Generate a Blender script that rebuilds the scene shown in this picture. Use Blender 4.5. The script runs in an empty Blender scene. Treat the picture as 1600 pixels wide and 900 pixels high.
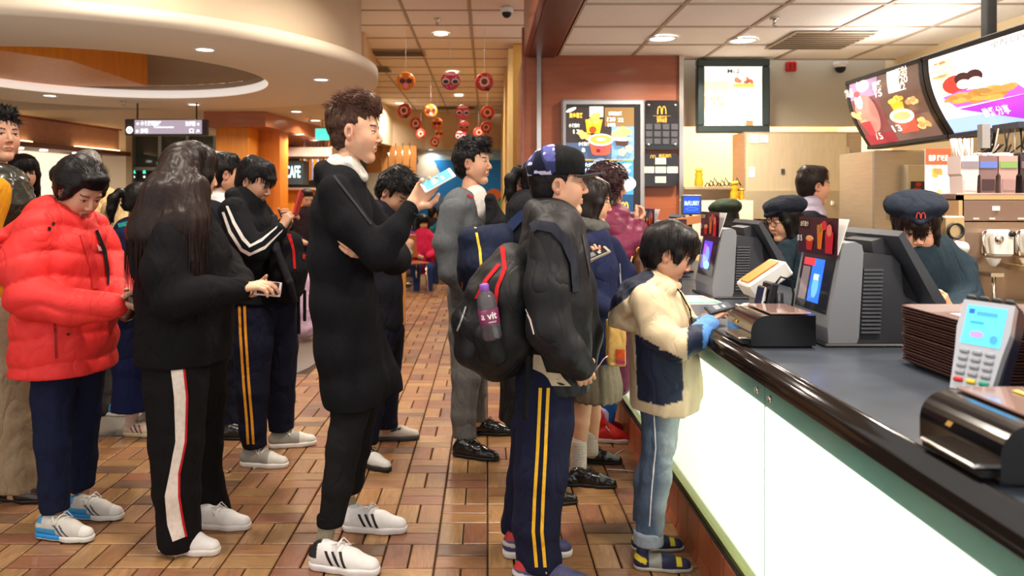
import bpy, bmesh, math, random
import numpy as np
from mathutils import Vector, Matrix
from mathutils.bvhtree import BVHTree
random.seed(7)
SC = bpy.context.scene
COL = SC.collection
# ---------------- camera ----------------
F, CX, HY, CH = 1208.0, 760.0, 312.0, 1.37
cam_d = bpy.data.cameras.new('camera'); cam = bpy.data.objects.new('camera', cam_d); COL.objects.link(cam)
cam.location = (0, 0, CH); cam.rotation_euler = (math.pi/2, 0, 0)
cam_d.sensor_width = 36; cam_d.lens = F/1600*36
cam_d.shift_x = (800-CX)/1600; cam_d.shift_y = -(450-HY)/1600
cam_d.clip_start = 0.05; cam_d.clip_end = 100
cam_d.dof.use_dof = True; cam_d.dof.focus_distance = 3.15; cam_d.dof.aperture_fstop = 3.2
SC.camera = cam
# ---------------- world / exposure ----------------
W = bpy.data.worlds.new('world'); SC.world = W; W.use_nodes = True
W.node_tree.nodes['Background'].inputs[0].default_value = (1.0, .97, .93, 1)
W.node_tree.nodes['Background'].inputs[1].default_value = 1.15
SC.view_settings.view_transform = 'Standard'; SC.view_settings.look = 'None'
SC.view_settings.gamma = 1; SC.view_settings.exposure = 0.08
WARM = (1.0, .90, .77)
# ---------------- helpers ----------------
ORD = ['first','second','third','fourth','fifth','sixth','seventh','eighth','ninth','tenth','eleventh','twelfth','thirteenth','fourteenth','fifteenth','sixteenth','seventeenth','eighteenth','nineteenth','twentieth']
def P(px, py, z): return Vector(((px-CX)*z/F, z, CH-(py-HY)*z/F))
def GZ(py): return CH*F/(py-HY)                       # depth of a floor point at picture row py
def on_plane(px, py, h):
    z = (h-CH)*F/(HY-py); return Vector(((px-CX)*z/F, z, h))
def rgb(*c):                                          # sRGB 0-255 -> linear
    if len(c) == 1: c = c[0]
    if isinstance(c, str): c = [int(c[i:i+2], 16) for i in (0, 2, 4)]
    return tuple(((v/255+.055)/1.055)**2.4 if v/255 > .04045 else v/255/12.92 for v in c[:3])
_M = {}
def mat(name, col=(.5,.5,.5), rough=.5, metal=0., emit=None, es=1., attr=False, noise=0., nscale=20., bump=0., bscale=80.,
        alpha=1., trans=0., sheen=0., coat=0., stretch=None, sub=0., spec=.5, ior=1.45):
    if name in _M: return _M[name]
    m = bpy.data.materials.new(name); m.use_nodes = True; nt = m.node_tree; N = nt.nodes; L = nt.links
    b = N['Principled BSDF']
    b.inputs['Roughness'].default_value = rough; b.inputs['Metallic'].default_value = metal
    b.inputs['Specular IOR Level'].default_value = spec; b.inputs['IOR'].default_value = ior
    b.inputs['Base Color'].default_value = (*col, 1)
    src = None
    if attr:
        a = N.new('ShaderNodeAttribute'); a.attribute_name = 'Col'; src = a.outputs['Color']
    tc = None
    if noise or bump:
        tc = N.new('ShaderNodeTexCoord'); mp = N.new('ShaderNodeMapping'); L.new(tc.outputs['UV' if stretch == 'uv' else 'Object'], mp.inputs[0])
        if stretch and stretch != 'uv': mp.inputs['Scale'].default_value = stretch
    if noise:
        n = N.new('ShaderNodeTexNoise'); n.inputs['Scale'].default_value = nscale; n.inputs['Detail'].default_value = 5
        L.new(mp.outputs[0], n.inputs['Vector'])
        mr = N.new('ShaderNodeMapRange'); mr.inputs[1].default_value = .3; mr.inputs[2].default_value = .7
        mr.inputs[3].default_value = 1-noise; mr.inputs[4].default_value = 1+noise; L.new(n.outputs[0], mr.inputs[0])
        mx = N.new('ShaderNodeVectorMath'); mx.operation = 'SCALE'
        if src: L.new(src, mx.inputs[0])
        else: mx.inputs[0].default_value = col
        L.new(mr.outputs[0], mx.inputs['Scale']); src = mx.outputs[0]
    if src: L.new(src, b.inputs['Base Color'])
    if bump:
        n2 = N.new('ShaderNodeTexNoise'); n2.inputs['Scale'].default_value = bscale; n2.inputs['Detail'].default_value = 4
        L.new(mp.outputs[0], n2.inputs['Vector'])
        bp = N.new('ShaderNodeBump'); bp.inputs['Strength'].default_value = bump; bp.inputs['Distance'].default_value = .004
        L.new(n2.outputs[0], bp.inputs['Height']); L.new(bp.outputs[0], b.inputs['Normal'])
    if emit is not None or (attr and es != 1.):
        if emit is not None: b.inputs['Emission Color'].default_value = (*emit, 1)
        else: L.new(src, b.inputs['Emission Color'])
        b.inputs['Emission Strength'].default_value = es
    if alpha < 1: b.inputs['Alpha'].default_value = alpha
    if trans: b.inputs['Transmission Weight'].default_value = trans
    if sheen: b.inputs['Sheen Weight'].default_value = sheen; b.inputs['Sheen Roughness'].default_value = .5
    if coat: b.inputs['Coat Weight'].default_value = coat; b.inputs['Coat Roughness'].default_value = .1
    if sub:
        b.inputs['Subsurface Weight'].default_value = sub; b.inputs['Subsurface Radius'].default_value = (.012, .005, .003)
        b.inputs['Subsurface Scale'].default_value = 1.0
    _M[name] = m; return m

def tag(o, label=None, cat=None, group=None, kind=None):
    if label: o['label'] = label
    if cat: o['category'] = cat
    if group: o['group'] = group
    if kind: o['kind'] = kind
    return o
def thing(name, label, cat, loc=(0,0,0), rotz=0, group=None):
    o = bpy.data.objects.new(name, None); COL.objects.link(o); o.empty_display_size = .05
    o.location = loc; o.rotation_euler = (0,0,rotz)
    return tag(o, label, cat, group)
def new_obj(name, me, m=None, parent=None, loc=None, world=False):
    o = bpy.data.objects.new(name, me); COL.objects.link(o)
    if m is not None:
        me.materials.clear()
        for x in (m if isinstance(m, (list, tuple)) else [m]): me.materials.append(x)
    if parent is not None:
        o.parent = parent
        if world:                                      # the mesh is in world space
            o.matrix_parent_inverse = pinv(parent)
    if loc is not None: o.location = loc
    return o
def wmat(o):
    m = Matrix.LocRotScale(o.location, o.rotation_euler, o.scale)
    if o.parent: m = wmat(o.parent) @ o.matrix_parent_inverse @ m
    return m
def pinv(o): return wmat(o).inverted()
def copy_tree(o, parent=None):
    c = o.copy(); COL.objects.link(c); c.parent = parent
    for ch in [x for x in bpy.data.objects if x.parent == o]: copy_tree(ch, c)
    return c
def children(o): return [x for x in bpy.data.objects if x.parent == o]

class MB:                                              # mesh collector
    def __init__(s): s.v = []; s.f = []; s.c = []; s.mi = []; s.M = Matrix.Identity(4); s.col = (1,1,1); s.m = 0; s.sm = []
    def add(s, vs, fs, col=None, smooth=False):
        n = len(s.v); s.v += [tuple(s.M @ Vector(v)) for v in vs]
        c = col or s.col; s.c += [c]*len(vs)
        for f in fs: s.f.append(tuple(n+i for i in f)); s.mi.append(s.m); s.sm.append(smooth)
        return s
    def box(s, c, d, col=None, bev=0., rot=None):
        x, y, z = d[0]/2, d[1]/2, d[2]/2
        R = rot.to_matrix() if rot is not None else None
        def T(v):
            v = Vector(v)
            if R is not None: v = R @ v
            return v + Vector(c)
        if bev <= 0:
            vs = [T((sx*x, sy*y, sz*z)) for sx in (-1,1) for sy in (-1,1) for sz in (-1,1)]
            return s.add(vs, [(0,1,3,2),(4,6,7,5),(0,4,5,1),(2,3,7,6),(0,2,6,4),(1,5,7,3)], col)
        b = min(bev, x*.99, y*.99, z*.99); vs = []; idx = {}
        for sx in (-1,1):
            for sy in (-1,1):
                for sz in (-1,1):
                    for a, p in enumerate(((x, y-b, z-b), (x-b, y, z-b), (x-b, y-b, z))):
                        idx[(sx,sy,sz,a)] = len(vs); vs.append(T((sx*p[0], sy*p[1], sz*p[2])))
        fs = []
        for q in (-1,1):
            fs.append([idx[(q,a,b_,0)] for a,b_ in ((-1,-1),(1,-1),(1,1),(-1,1))][::q])
            fs.append([idx[(a,q,b_,1)] for a,b_ in ((-1,-1),(-1,1),(1,1),(1,-1))][::q])
            fs.append([idx[(a,b_,q,2)] for a,b_ in ((-1,-1),(1,-1),(1,1),(-1,1))][::q])
        for a in (-1,1):
            for b_ in (-1,1):
                fs.append((idx[(a,b_,-1,0)], idx[(a,b_,1,0)], idx[(a,b_,1,1)], idx[(a,b_,-1,1)]) if a*b_ > 0 else (idx[(a,b_,-1,1)], idx[(a,b_,1,1)], idx[(a,b_,1,0)], idx[(a,b_,-1,0)]))
                fs.append((idx[(a,-1,b_,0)], idx[(a,-1,b_,2)], idx[(a,1,b_,2)], idx[(a,1,b_,0)]) if a*b_ > 0 else (idx[(a,1,b_,0)], idx[(a,1,b_,2)], idx[(a,-1,b_,2)], idx[(a,-1,b_,0)]))
                fs.append((idx[(-1,a,b_,1)], idx[(1,a,b_,1)], idx[(1,a,b_,2)], idx[(-1,a,b_,2)]) if a*b_ > 0 else (idx[(-1,a,b_,2)], idx[(1,a,b_,2)], idx[(1,a,b_,1)], idx[(-1,a,b_,1)]))
        for sx in (-1,1):
            for sy in (-1,1):
                for sz in (-1,1):
                    t = (idx[(sx,sy,sz,0)], idx[(sx,sy,sz,1)], idx[(sx,sy,sz,2)])
                    fs.append(t if sx*sy*sz > 0 else t[::-1])
        return s.add(vs, fs, col)
    def tube(s, pts, r, n=8, col=None, cap=True, smooth=True, flat=1.):
        pts = [Vector(p) for p in pts]; rs = r if isinstance(r, (list, tuple)) else [r]*len(pts)
        vs = []; up = None
        for i, p in enumerate(pts):
            t = (pts[min(i+1, len(pts)-1)]-pts[max(i-1, 0)]).normalized()
            if up is None:
                up = Vector((0,0,1)) if abs(t.z) < .9 else Vector((1,0,0))
            a = t.cross(up).normalized(); b = a.cross(t).normalized(); up = b
            for k in range(n):
                q = 2*math.pi*k/n; vs.append(p + a*math.cos(q)*rs[i] + b*math.sin(q)*rs[i]*flat)
        fs = [(i*n+k, i*n+(k+1)%n, (i+1)*n+(k+1)%n, (i+1)*n+k) for i in range(len(pts)-1) for k in range(n)]
        if cap: fs += [tuple(range(n))[::-1], tuple((len(pts)-1)*n+k for k in range(n))]
        return s.add(vs, fs, col, smooth)
    def lathe(s, prof, n=24, c=(0,0,0), col=None, smooth=True, ax='z', sy=1.):
        vs = []; C = Vector(c)
        for r, z in prof:
            for k in range(n):
                q = 2*math.pi*k/n; v = (r*math.cos(q), r*math.sin(q)*sy, z)
                if ax == 'y': v = (v[0], v[2], v[1])
                if ax == 'x': v = (v[2], v[0], v[1])
                vs.append(C+Vector(v))
        fs = [(i*n+k, i*n+(k+1)%n, (i+1)*n+(k+1)%n, (i+1)*n+k) for i in range(len(prof)-1) for k in range(n)]
        if ax == 'y': fs = [f[::-1] for f in fs]
        return s.add(vs, fs, col, smooth)
    def prism(s, poly, a, b, ax='z', col=None, smooth=False):      # 2-D outline swept between a and b along ax
        def T(u, v, w): return {'z': (u,v,w), 'y': (u,w,v), 'x': (w,u,v)}[ax]
        n = len(poly); vs = [T(u,v,a) for u,v in poly]+[T(u,v,b) for u,v in poly]
        fs = [(i,(i+1)%n,n+(i+1)%n,n+i) for i in range(n)]
        s.add(vs, fs, col, smooth); n0 = len(s.v)-2*n
        s.f += [tuple(n0+i for i in range(n))[::-1], tuple(n0+n+i for i in range(n))]; s.mi += [s.m]*2; s.sm += [False]*2
        return s
    def build(s, name, m=None, parent=None, loc=None, world=False, attr=False, kind=None, fix=True):
        me = bpy.data.meshes.new(name); me.from_pydata(s.v, [], s.f)
        for i, p in enumerate(me.polygons): p.use_smooth = s.sm[i]; p.material_index = s.mi[i]
        if attr:
            ca = me.color_attributes.new('Col', 'FLOAT_COLOR', 'POINT')
            ca.data.foreach_set('color', np.array([(*c, 1.) for c in s.c], dtype=np.float32).ravel())
        if fix:
            bm = bmesh.new(); bm.from_mesh(me); bmesh.ops.recalc_face_normals(bm, faces=bm.faces); bm.to_mesh(me); bm.free()
        me.update()
        o = new_obj(name, me, m, parent, loc, world)
        if kind: o['kind'] = kind
        return o
def box_obj(name, c, d, m, parent=None, bev=0., kind=None, world=False, rot=None):
    """a box whose own origin is at its centre"""
    o = MB().box((0,0,0), d, bev=bev).build(name, m, parent, loc=c, kind=kind)
    if rot: o.rotation_euler = rot
    return o
def auto_smooth(o):
    for p in o.data.polygons: p.use_smooth = True
# text outlines, cached as (verts, faces)
_T = {}
def text_mesh(s, bold=False):
    if s in _T: return _T[s]
    cu = bpy.data.curves.new('t', 'FONT'); cu.body = s; cu.size = 1; cu.resolution_u = 2; cu.align_x = 'CENTER'; cu.align_y = 'CENTER'
    if bold: cu.offset = .02
    ob = bpy.data.objects.new('t', cu); COL.objects.link(ob)
    dg = bpy.context.evaluated_depsgraph_get(); me = bpy.data.meshes.new_from_object(ob.evaluated_get(dg))
    vs = np.array([v.co[:2] for v in me.vertices]) if len(me.vertices) else np.zeros((0,2)); fs = [tuple(p.vertices) for p in me.polygons]
    bpy.data.objects.remove(ob); bpy.data.curves.remove(cu); bpy.data.meshes.remove(me)
    _T[s] = (vs, fs); return _T[s]
class Flat(MB):                                        # printed artwork: shapes on a surface, u right, v up; fn maps (u, v, lift) to 3-D
    def __init__(s, fn, step=.0006): super().__init__(); s.fn = fn; s.k = 0; s.step = step
    def poly(s, uv, fs, col):
        s.k += 1
        MB.add(s, [s.fn(u, v, s.k*s.step) for u, v in uv], fs, col)
    def rect(s, u0, v0, u1, v1, col, n=1):
        g = [(u0+(u1-u0)*i/n, v0+(v1-v0)*j/n) for j in range(n+1) for i in range(n+1)]
        s.poly(g, [(j*(n+1)+i, j*(n+1)+i+1, (j+1)*(n+1)+i+1, (j+1)*(n+1)+i) for j in range(n) for i in range(n)], col)
    def ell(s, u, v, a, b, col, n=16, rot=0):
        c, q = math.cos(rot), math.sin(rot)
        pts = [(u,v)]
        for i in range(n):
            x, y = a*math.cos(2*math.pi*i/n), b*math.sin(2*math.pi*i/n); pts.append((u+x*c-y*q, v+x*q+y*c))
        s.poly(pts, [(0, 1+i, 1+(i+1)%n) for i in range(n)], col)
    def shape(s, pts, col):
        s.poly(pts, [tuple(range(len(pts)))], col)
    def text(s, t, u, v, h, col, w=None, bold=True):
        vs, fs = text_mesh(t, bold)
        if not len(vs): return
        sx = h
        if w: sx = w/max(1e-6, vs[:,0].max()-vs[:,0].min())
        s.poly([(u+x*sx, v+y*h) for x, y in vs], fs, col)
    def arches(s, u, v, w, h, col, t=.17):             # two tall arches side by side, base at v
        for k in (-1, 1):
            out = []; inn = []; cx = u+k*w/4; n = 10
            for i in range(n+1):
                a = math.pi*i/n; out.append((cx-math.cos(a)*w/4*1.12, v+math.sin(a)**.75*h if 0 < i < n else v))
                inn.append((cx-math.cos(a)*w/4*(1.12-t*3.2), v+math.sin(a)**.8*h*.88 if 0 < i < n else v))
            s.poly(out+inn, [(i, i+1, n+1+i+1, n+1+i) for i in range(n)], col)
    def food(s, u, v, r, col, n=7, seed=0):            # a heap of golden fried pieces
        R = random.Random(seed)
        for i in range(n):
            a = R.uniform(0, 6.28); q = R.uniform(0, .7)*r; k = R.uniform(.45, 1.0)
            s.ell(u+math.cos(a)*q, v+math.sin(a)*q*.7, r*R.uniform(.3,.5), r*R.uniform(.25,.4), tuple(min(1, c*k) for c in col), 9, R.uniform(0,3))
# ================= signed-distance modelling (continuous organic surfaces) =================
_rs = np.random.RandomState(3); _LAT = _rs.uniform(-1, 1, (32,32,32)).astype(np.float32)
def noise3(p, s):
    q = p*s; i = np.floor(q).astype(int); f = q-i; f = f*f*(3-2*f); i &= 31; j = (i+1) & 31
    def g(a, b, c): return _LAT[a, b, c]
    x0, y0, z0 = i[...,0], i[...,1], i[...,2]; x1, y1, z1 = j[...,0], j[...,1], j[...,2]
    fx, fy, fz = f[...,0], f[...,1], f[...,2]
    a = g(x0,y0,z0)*(1-fx)+g(x1,y0,z0)*fx; b = g(x0,y1,z0)*(1-fx)+g(x1,y1,z0)*fx
    c = g(x0,y0,z1)*(1-fx)+g(x1,y0,z1)*fx; d = g(x0,y1,z1)*(1-fx)+g(x1,y1,z1)*fx
    return (a*(1-fy)+b*fy)*(1-fz)+(c*(1-fy)+d*fy)*fz
def nets(D, lo, h):
    S = D < 0; nx, ny, nz = D.shape
    c = np.zeros((nx-1,ny-1,nz-1), np.int8)
    for a in (0,1):
        for b in (0,1):
            for e in (0,1): c += S[a:nx-1+a, b:ny-1+b, e:nz-1+e]
    I = np.argwhere((c > 0) & (c < 8))
    if not len(I): return np.zeros((0,3)), np.zeros((0,4), int)
    idx = -np.ones(c.shape, np.int64); idx[I[:,0], I[:,1], I[:,2]] = np.arange(len(I))
    acc = np.zeros((len(I),3)); cnt = np.zeros(len(I))
    off = [(a,b,e) for a in (0,1) for b in (0,1) for e in (0,1)]
    V = {o: D[I[:,0]+o[0], I[:,1]+o[1], I[:,2]+o[2]] for o in off}
    for o in off:
        for ax in range(3):
            if o[ax] == 0:
                p = list(o); p[ax] = 1; p = tuple(p); va, vb = V[o], V[p]; m = (va < 0) != (vb < 0)
                t = np.where(m, va/np.where(va == vb, 1, va-vb), 0)
                pos = np.tile(np.array(o, float), (len(I),1)); pos[:,ax] += t
                acc[m] += pos[m]; cnt[m] += 1
    verts = lo + (I + acc/cnt[:,None])*h
    F_ = []
    for ax in range(3):
        sl0 = [slice(None)]*3; sl1 = [slice(None)]*3; sl0[ax] = slice(0,-1); sl1[ax] = slice(1,None)
        A = S[tuple(sl0)]; B = S[tuple(sl1)]; E = np.argwhere(A != B)
        u, v = (ax+1) % 3, (ax+2) % 3
        ok = (E[:,u] > 0) & (E[:,v] > 0) & (E[:,u] < D.shape[u]-1) & (E[:,v] < D.shape[v]-1); E = E[ok]
        if not len(E): continue
        def cell(du, dv):
            q = E.copy(); q[:,u] += du; q[:,v] += dv; return idx[q[:,0], q[:,1], q[:,2]]
        quad = np.stack([cell(-1,-1), cell(0,-1), cell(0,0), cell(-1,0)], 1)
        flip = ~A[E[:,0], E[:,1], E[:,2]]
        quad[flip] = quad[flip][:, ::-1]; F_.append(quad)
    return verts, np.concatenate(F_)
def v3(p): return np.array(p, dtype=np.float64)
class Sdf:
    def __init__(s): s.ops = []
    def seg(s, a, b, ra, rb=None, k=.02, asp=(1.,1.), side=(0,1,0), op='u'):
        rb = ra if rb is None else rb
        if not isinstance(asp, (tuple, list)): asp = (asp, asp)
        m = max(ra*max(1, asp[0]), rb*max(1, asp[1]))+k*1.5
        a, b = v3(a), v3(b); s.ops.append(('seg', op, np.minimum(a,b)-m, np.maximum(a,b)+m, k, (a,b,ra,rb,asp,v3(side)))); return s
    def chain(s, pts, k=.02, asp=1., side=(0,1,0), op='u'):          # pts: [(pos, r[, asp])]
        for p, q in zip(pts[:-1], pts[1:]):
            s.seg(p[0], q[0], p[1], q[1], k, (p[2] if len(p) > 2 else asp, q[2] if len(q) > 2 else asp), side, op)
        return s
    def ell(s, c, r, k=.02, R=None, op='u'):
        c, r = v3(c), v3(r if hasattr(r, '__len__') else (r,)*3); m = r.max()+k*1.5
        s.ops.append(('ell', op, c-m, c+m, k, (c, r, None if R is None else np.array(R)))); return s
    def box(s, c, d, rad=.01, k=.02, R=None, op='u'):
        c, d = v3(c), v3(d)/2; m = np.linalg.norm(d)+k*1.5 if R is not None else d.max()*0+d+k*1.5+rad
        s.ops.append(('box', op, c-m, c+m, k, (c, d, rad, None if R is None else np.array(R)))); return s
    def plane(s, p, n, k=.004):                                      # keep the side the normal points away from
        s.ops.append(('pl', 'i', None, None, k, (v3(p), v3(n)/np.linalg.norm(n)))); return s
    def fn(s, f): s.ops.append(('fn', 'd', None, None, 0, f)); return s
    def mesh(s, h):
        lo = np.min([o[2] for o in s.ops if o[1] == 'u'], 0)-2*h; hi = np.max([o[3] for o in s.ops if o[1] == 'u'], 0)+2*h
        n = np.ceil((hi-lo)/h).astype(int)+1
        ax = [lo[i]+np.arange(n[i])*h for i in range(3)]
        D = np.full(n, .08, np.float32)
        for kind, op, a, b, k, q in s.ops:
            if a is None: i0 = np.zeros(3, int); i1 = n
            else: i0 = np.clip(((a-lo)/h).astype(int), 0, n); i1 = np.clip(((b-lo)/h).astype(int)+2, 0, n)
            if (i1 <= i0).any(): continue
            sl = tuple(slice(i0[i], i1[i]) for i in range(3))
            X = ax[0][sl[0]][:,None,None]; Y = ax[1][sl[1]][None,:,None]; Z = ax[2][sl[2]][None,None,:]
            cur = D[sl]
            if kind == 'seg':
                A, B, ra, rb, asp, side = q; d = B-A; L2 = max(d@d, 1e-9)
                px, py, pz = X-A[0], Y-A[1], Z-A[2]
                t = np.clip((px*d[0]+py*d[1]+pz*d[2])/L2, 0, 1)
                qx, qy, qz = px-t*d[0], py-t*d[1], pz-t*d[2]
                r = ra+(rb-ra)*t
                if asp[0] != 1 or asp[1] != 1:
                    w = 1/(asp[0]+(asp[1]-asp[0])*t); sd = side/np.linalg.norm(side)
                    e = (qx*sd[0]+qy*sd[1]+qz*sd[2])*(w-1); qx, qy, qz = qx+sd[0]*e, qy+sd[1]*e, qz+sd[2]*e
                v = np.sqrt(qx*qx+qy*qy+qz*qz)-r
            elif kind in ('ell', 'box'):
                c = q[0]; x, y, z = X-c[0], Y-c[1], Z-c[2]; R = q[-1]
                if R is not None:
                    x, y, z = (R[0,0]*x+R[1,0]*y+R[2,0]*z, R[0,1]*x+R[1,1]*y+R[2,1]*z, R[0,2]*x+R[1,2]*y+R[2,2]*z)
                if kind == 'ell':
                    r = q[1]; k0 = np.sqrt((x/r[0])**2+(y/r[1])**2+(z/r[2])**2); k1 = np.sqrt((x/r[0]**2)**2+(y/r[1]**2)**2+(z/r[2]**2)**2)
                    v = k0*(k0-1)/np.maximum(k1, 1e-6)
                else:
                    d, rad = q[1], q[2]; x, y, z = np.abs(x)-d[0]+rad, np.abs(y)-d[1]+rad, np.abs(z)-d[2]+rad
                    v = np.sqrt(np.maximum(x,0)**2+np.maximum(y,0)**2+np.maximum(z,0)**2)+np.minimum(np.maximum(np.maximum(x,y),z),0)-rad
            elif kind == 'pl':
                p0, nn = q; v = (X-p0[0])*nn[0]+(Y-p0[1])*nn[1]+(Z-p0[2])*nn[2]
            elif kind == 'fn':
                m = np.abs(cur) < .045; I = np.argwhere(m)
                if len(I):
                    pts = lo+I*h; cur[m] = cur[m]-q(pts).astype(np.float32)
                continue
            if op == 'u':
                if k > 0:
                    hh = np.clip(.5+.5*(cur-v)/k, 0, 1); D[sl] = cur+(v-cur)*hh-k*hh*(1-hh)
                else: D[sl] = np.minimum(cur, v)
            elif op == 's':
                v = -v
                hh = np.clip(.5-.5*(cur-v)/max(k,1e-6), 0, 1); D[sl] = cur+(v-cur)*hh+k*hh*(1-hh)
            elif op == 'i':
                hh = np.clip(.5-.5*(cur-v)/max(k,1e-6), 0, 1); D[sl] = cur+(v-cur)*hh+k*hh*(1-hh)
        return nets(D, lo, h)
def np_mesh(name, parts, m, parent=None, M=None, smooth=True):
    """parts: list of (verts, quads, colours or colour)"""
    V = []; Q = []; C = []; n = 0
    for vs, qs, c in parts:
        if not len(vs): continue
        V.append(vs); Q.append(qs+n); n += len(vs)
        C.append(np.tile(np.array(c, float), (len(vs),1)) if np.ndim(c) == 1 else c)
    V = np.concatenate(V).astype(np.float32); Q = np.concatenate(Q).astype(np.int32); C = np.concatenate(C)
    me = bpy.data.meshes.new(name); me.vertices.add(len(V)); me.vertices.foreach_set('co', V.ravel())
    me.loops.add(Q.size); me.loops.foreach_set('vertex_index', Q.ravel())
    me.polygons.add(len(Q)); me.polygons.foreach_set('loop_start', np.arange(0, Q.size, 4, dtype=np.int32)); me.polygons.foreach_set('loop_total', np.full(len(Q), 4, np.int32))
    me.update(calc_edges=True)
    if smooth: me.polygons.foreach_set('use_smooth', np.ones(len(Q), bool))
    ca = me.color_attributes.new('Col', 'FLOAT_COLOR', 'POINT')
    ca.data.foreach_set('color', np.concatenate([C, np.ones((len(C),1))], 1).astype(np.float32).ravel())
    return new_obj(name, me, m, parent, world=parent is not None)
def xf(vs, M):
    A = np.array(M); return vs@A[:3,:3].T+A[:3,3]
def folds(amp, s=9., vert=1., seed=0.):                # soft cloth wrinkles, stretched along z by vert
    def f(p):
        q = p*np.array([1,1,1/vert])+seed
        w = noise3(q, s*.45)*1.2
        r = 1-np.abs(noise3(q+w[...,None]*.06, s))*2
        r2 = 1-np.abs(noise3(q*1.0+7.7+w[...,None]*.04, s*2.1))*2
        return amp*(r*.75+r2*.3-.25)
    return f
# ================= the setting =================
M_cream = mat('cream_paint', rgb(226,206,176), .75, noise=.03, nscale=3)
M_wood = mat('red_wood_veneer', rgb(150,82,52), .42, noise=.12, nscale=3.2, stretch=(1,1,9), coat=.15)
M_wood2 = mat('orange_wood', rgb(222,136,34), .45, noise=.1, nscale=3, stretch=(9,9,1))
M_wooddk = mat('brown_wood', rgb(96,48,28), .4, noise=.15, nscale=4, stretch=(8,1,8))
M_tile = mat('ceiling_tile', rgb(238,228,216), .85, noise=.03, nscale=50)
M_tileR = mat('ceiling_tile_pale', rgb(242,238,232), .85, noise=.03, nscale=50)
M_tbar = mat('ceiling_bar', rgb(176,158,138), .6)
M_steel = mat('brushed_steel', rgb(196,180,158), .36, .75, noise=.06, nscale=6, stretch=(1,1,14))
M_chrome = mat('chrome', rgb(210,208,204), .15, 1.)
M_black = mat('black_plastic', rgb(22,22,24), .42)
M_dk = mat('dark_grey_plastic', rgb(62,64,70), .5)
M_white = mat('white_plastic', rgb(232,230,226), .5)
M_print = mat('printed_card', attr=True, rough=.45)
M_lit = mat('backlit_print', attr=True, rough=.4, es=1.5)
M_screen = mat('screen_print', attr=True, rough=.2, es=1.1)
M_lamp = mat('downlight_glow', (1,1,1), emit=(1,.9,.74), es=9)

# --- floor: timber-look clay tiles laid in pairs, alternating direction ---
fl = MB().box((-3.0, 8.6, -.03), (9.6, 17.4, .03)).build('floor', mat('grout', rgb(70,48,34), .8), kind='structure')
M_plank = mat('wood_look_tile', attr=True, rough=.33, noise=.27, nscale=5., stretch='uv', spec=.4)
nt = M_plank.node_tree
for n in nt.nodes:
    if n.type == 'TEX_NOISE': n.inputs['Distortion'].default_value = 1.6; n.inputs['Roughness'].default_value = .6
PC = [rgb(c) for c in ('9a7048','a27a50','8e6446','845842','946a48','785444','a07a56','8a5c44','98744e','705442','8e6446','9a704a')]
def plank_geo(L, Wd, vert):
    g = .0035; c = .004; hx, hy = (Wd/2-g, L/2-g) if vert else (L/2-g, Wd/2-g)
    v = [(-hx,-hy,-.014),(hx,-hy,-.014),(hx,hy,-.014),(-hx,hy,-.014),(-hx,-hy,-.003),(hx,-hy,-.003),(hx,hy,-.003),(-hx,hy,-.003),
         (-hx+c,-hy+c,0),(hx-c,-hy+c,0),(hx-c,hy-c,0),(-hx+c,hy-c,0)]
    f = [(0,1,5,4),(1,2,6,5),(2,3,7,6),(3,0,4,7),(4,5,9,8),(5,6,10,9),(6,7,11,10),(7,4,8,11),(8,9,10,11)]
    return v, f
def plank_mesh(items, name):
    V = []; Fc = []; C = []; UV = []
    for (x, y, vert, col, seed) in items:
        v, f = plank_geo(.2, .1, vert); n = len(V)
        V += [(a+x, b+y, c) for a,b,c in v]; C += [(*col,1)]*len(v)
        ou, ov = (seed*.731) % 17, (seed*.417) % 13
        for q in f:
            Fc.append(tuple(n+i for i in q))
            for i in q:
                a, b, _ = v[i]; UV.append(((b if vert else a)*1.3+ou, (a if vert else b)*9+ov))
    me = bpy.data.meshes.new(name); me.from_pydata(V, [], Fc)
    ca = me.color_attributes.new('Col','FLOAT_COLOR','POINT'); ca.data.foreach_set('color', np.array(C, np.float32).ravel())
    uv = me.uv_layers.new(name='UVMap'); uv.data.foreach_set('uv', np.array(UV, np.float32).ravel())
    me.materials.append(M_plank); return me
def grey_zone(x, y):
    if y < 4.5: return x < -3.6
    edge = np.interp(y, [4.5, 4.55, 6.3, 9], [-2.0, -1.95, -1.45, -1.2]); return x < edge
cells = []
for j in range(-5, 60):
    for i in range(-22, 4):
        x0, y0 = .005+.2*i, 3.078+.2*(j-1)
        if grey_zone(x0+.1, y0+.1) or x0+.2 > .81 : continue
        for h in (0, 1):
            vert = (i+j) % 2 == 0
            cx, cy = (x0+.05+.1*h, y0+.1) if vert else (x0+.1, y0+.05+.1*h)
            r = random.random(); col = PC[int(r*len(PC))]; kk_ = random.uniform(.94,1.08); col = tuple(c*kk_ for c in col); col = tuple(min(1, c*1.0) for c in col)
            vis = cy > 2.75 and -(760/F)*cy-.08 < cx
            cells.append((not vis, cy, cx, vert, col, random.random()*90))
cells.sort(key=lambda t: (t[0], t[1]))
variants = {}
for k, (nv, cy, cx, vert, col, sd) in enumerate(cells[:300]):
    key = (vert, k % 16)
    if key not in variants: variants[key] = plank_mesh([(0,0,vert,col,sd)], 'floor_tile')
    new_obj('floor_tile', variants[key], parent=fl, loc=(cx, cy, 0))
me = plank_mesh([(c[2], c[1], c[3], c[4], c[5]) for c in cells[300:]], 'floor_tile_field')
new_obj('floor_tile_field', me, parent=fl)['kind'] = 'stuff'
g = MB(); g.prism([(-8,4.5),(-2.0,4.5),(-1.95,4.55),(-1.45,6.3),(-1.2,9),(-1.2,12),(-8,12)], -.014, .0005)
g.build('floor', mat('grey_stone_floor', rgb(122,112,102), .35, noise=.06, nscale=3), kind='structure')
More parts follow.
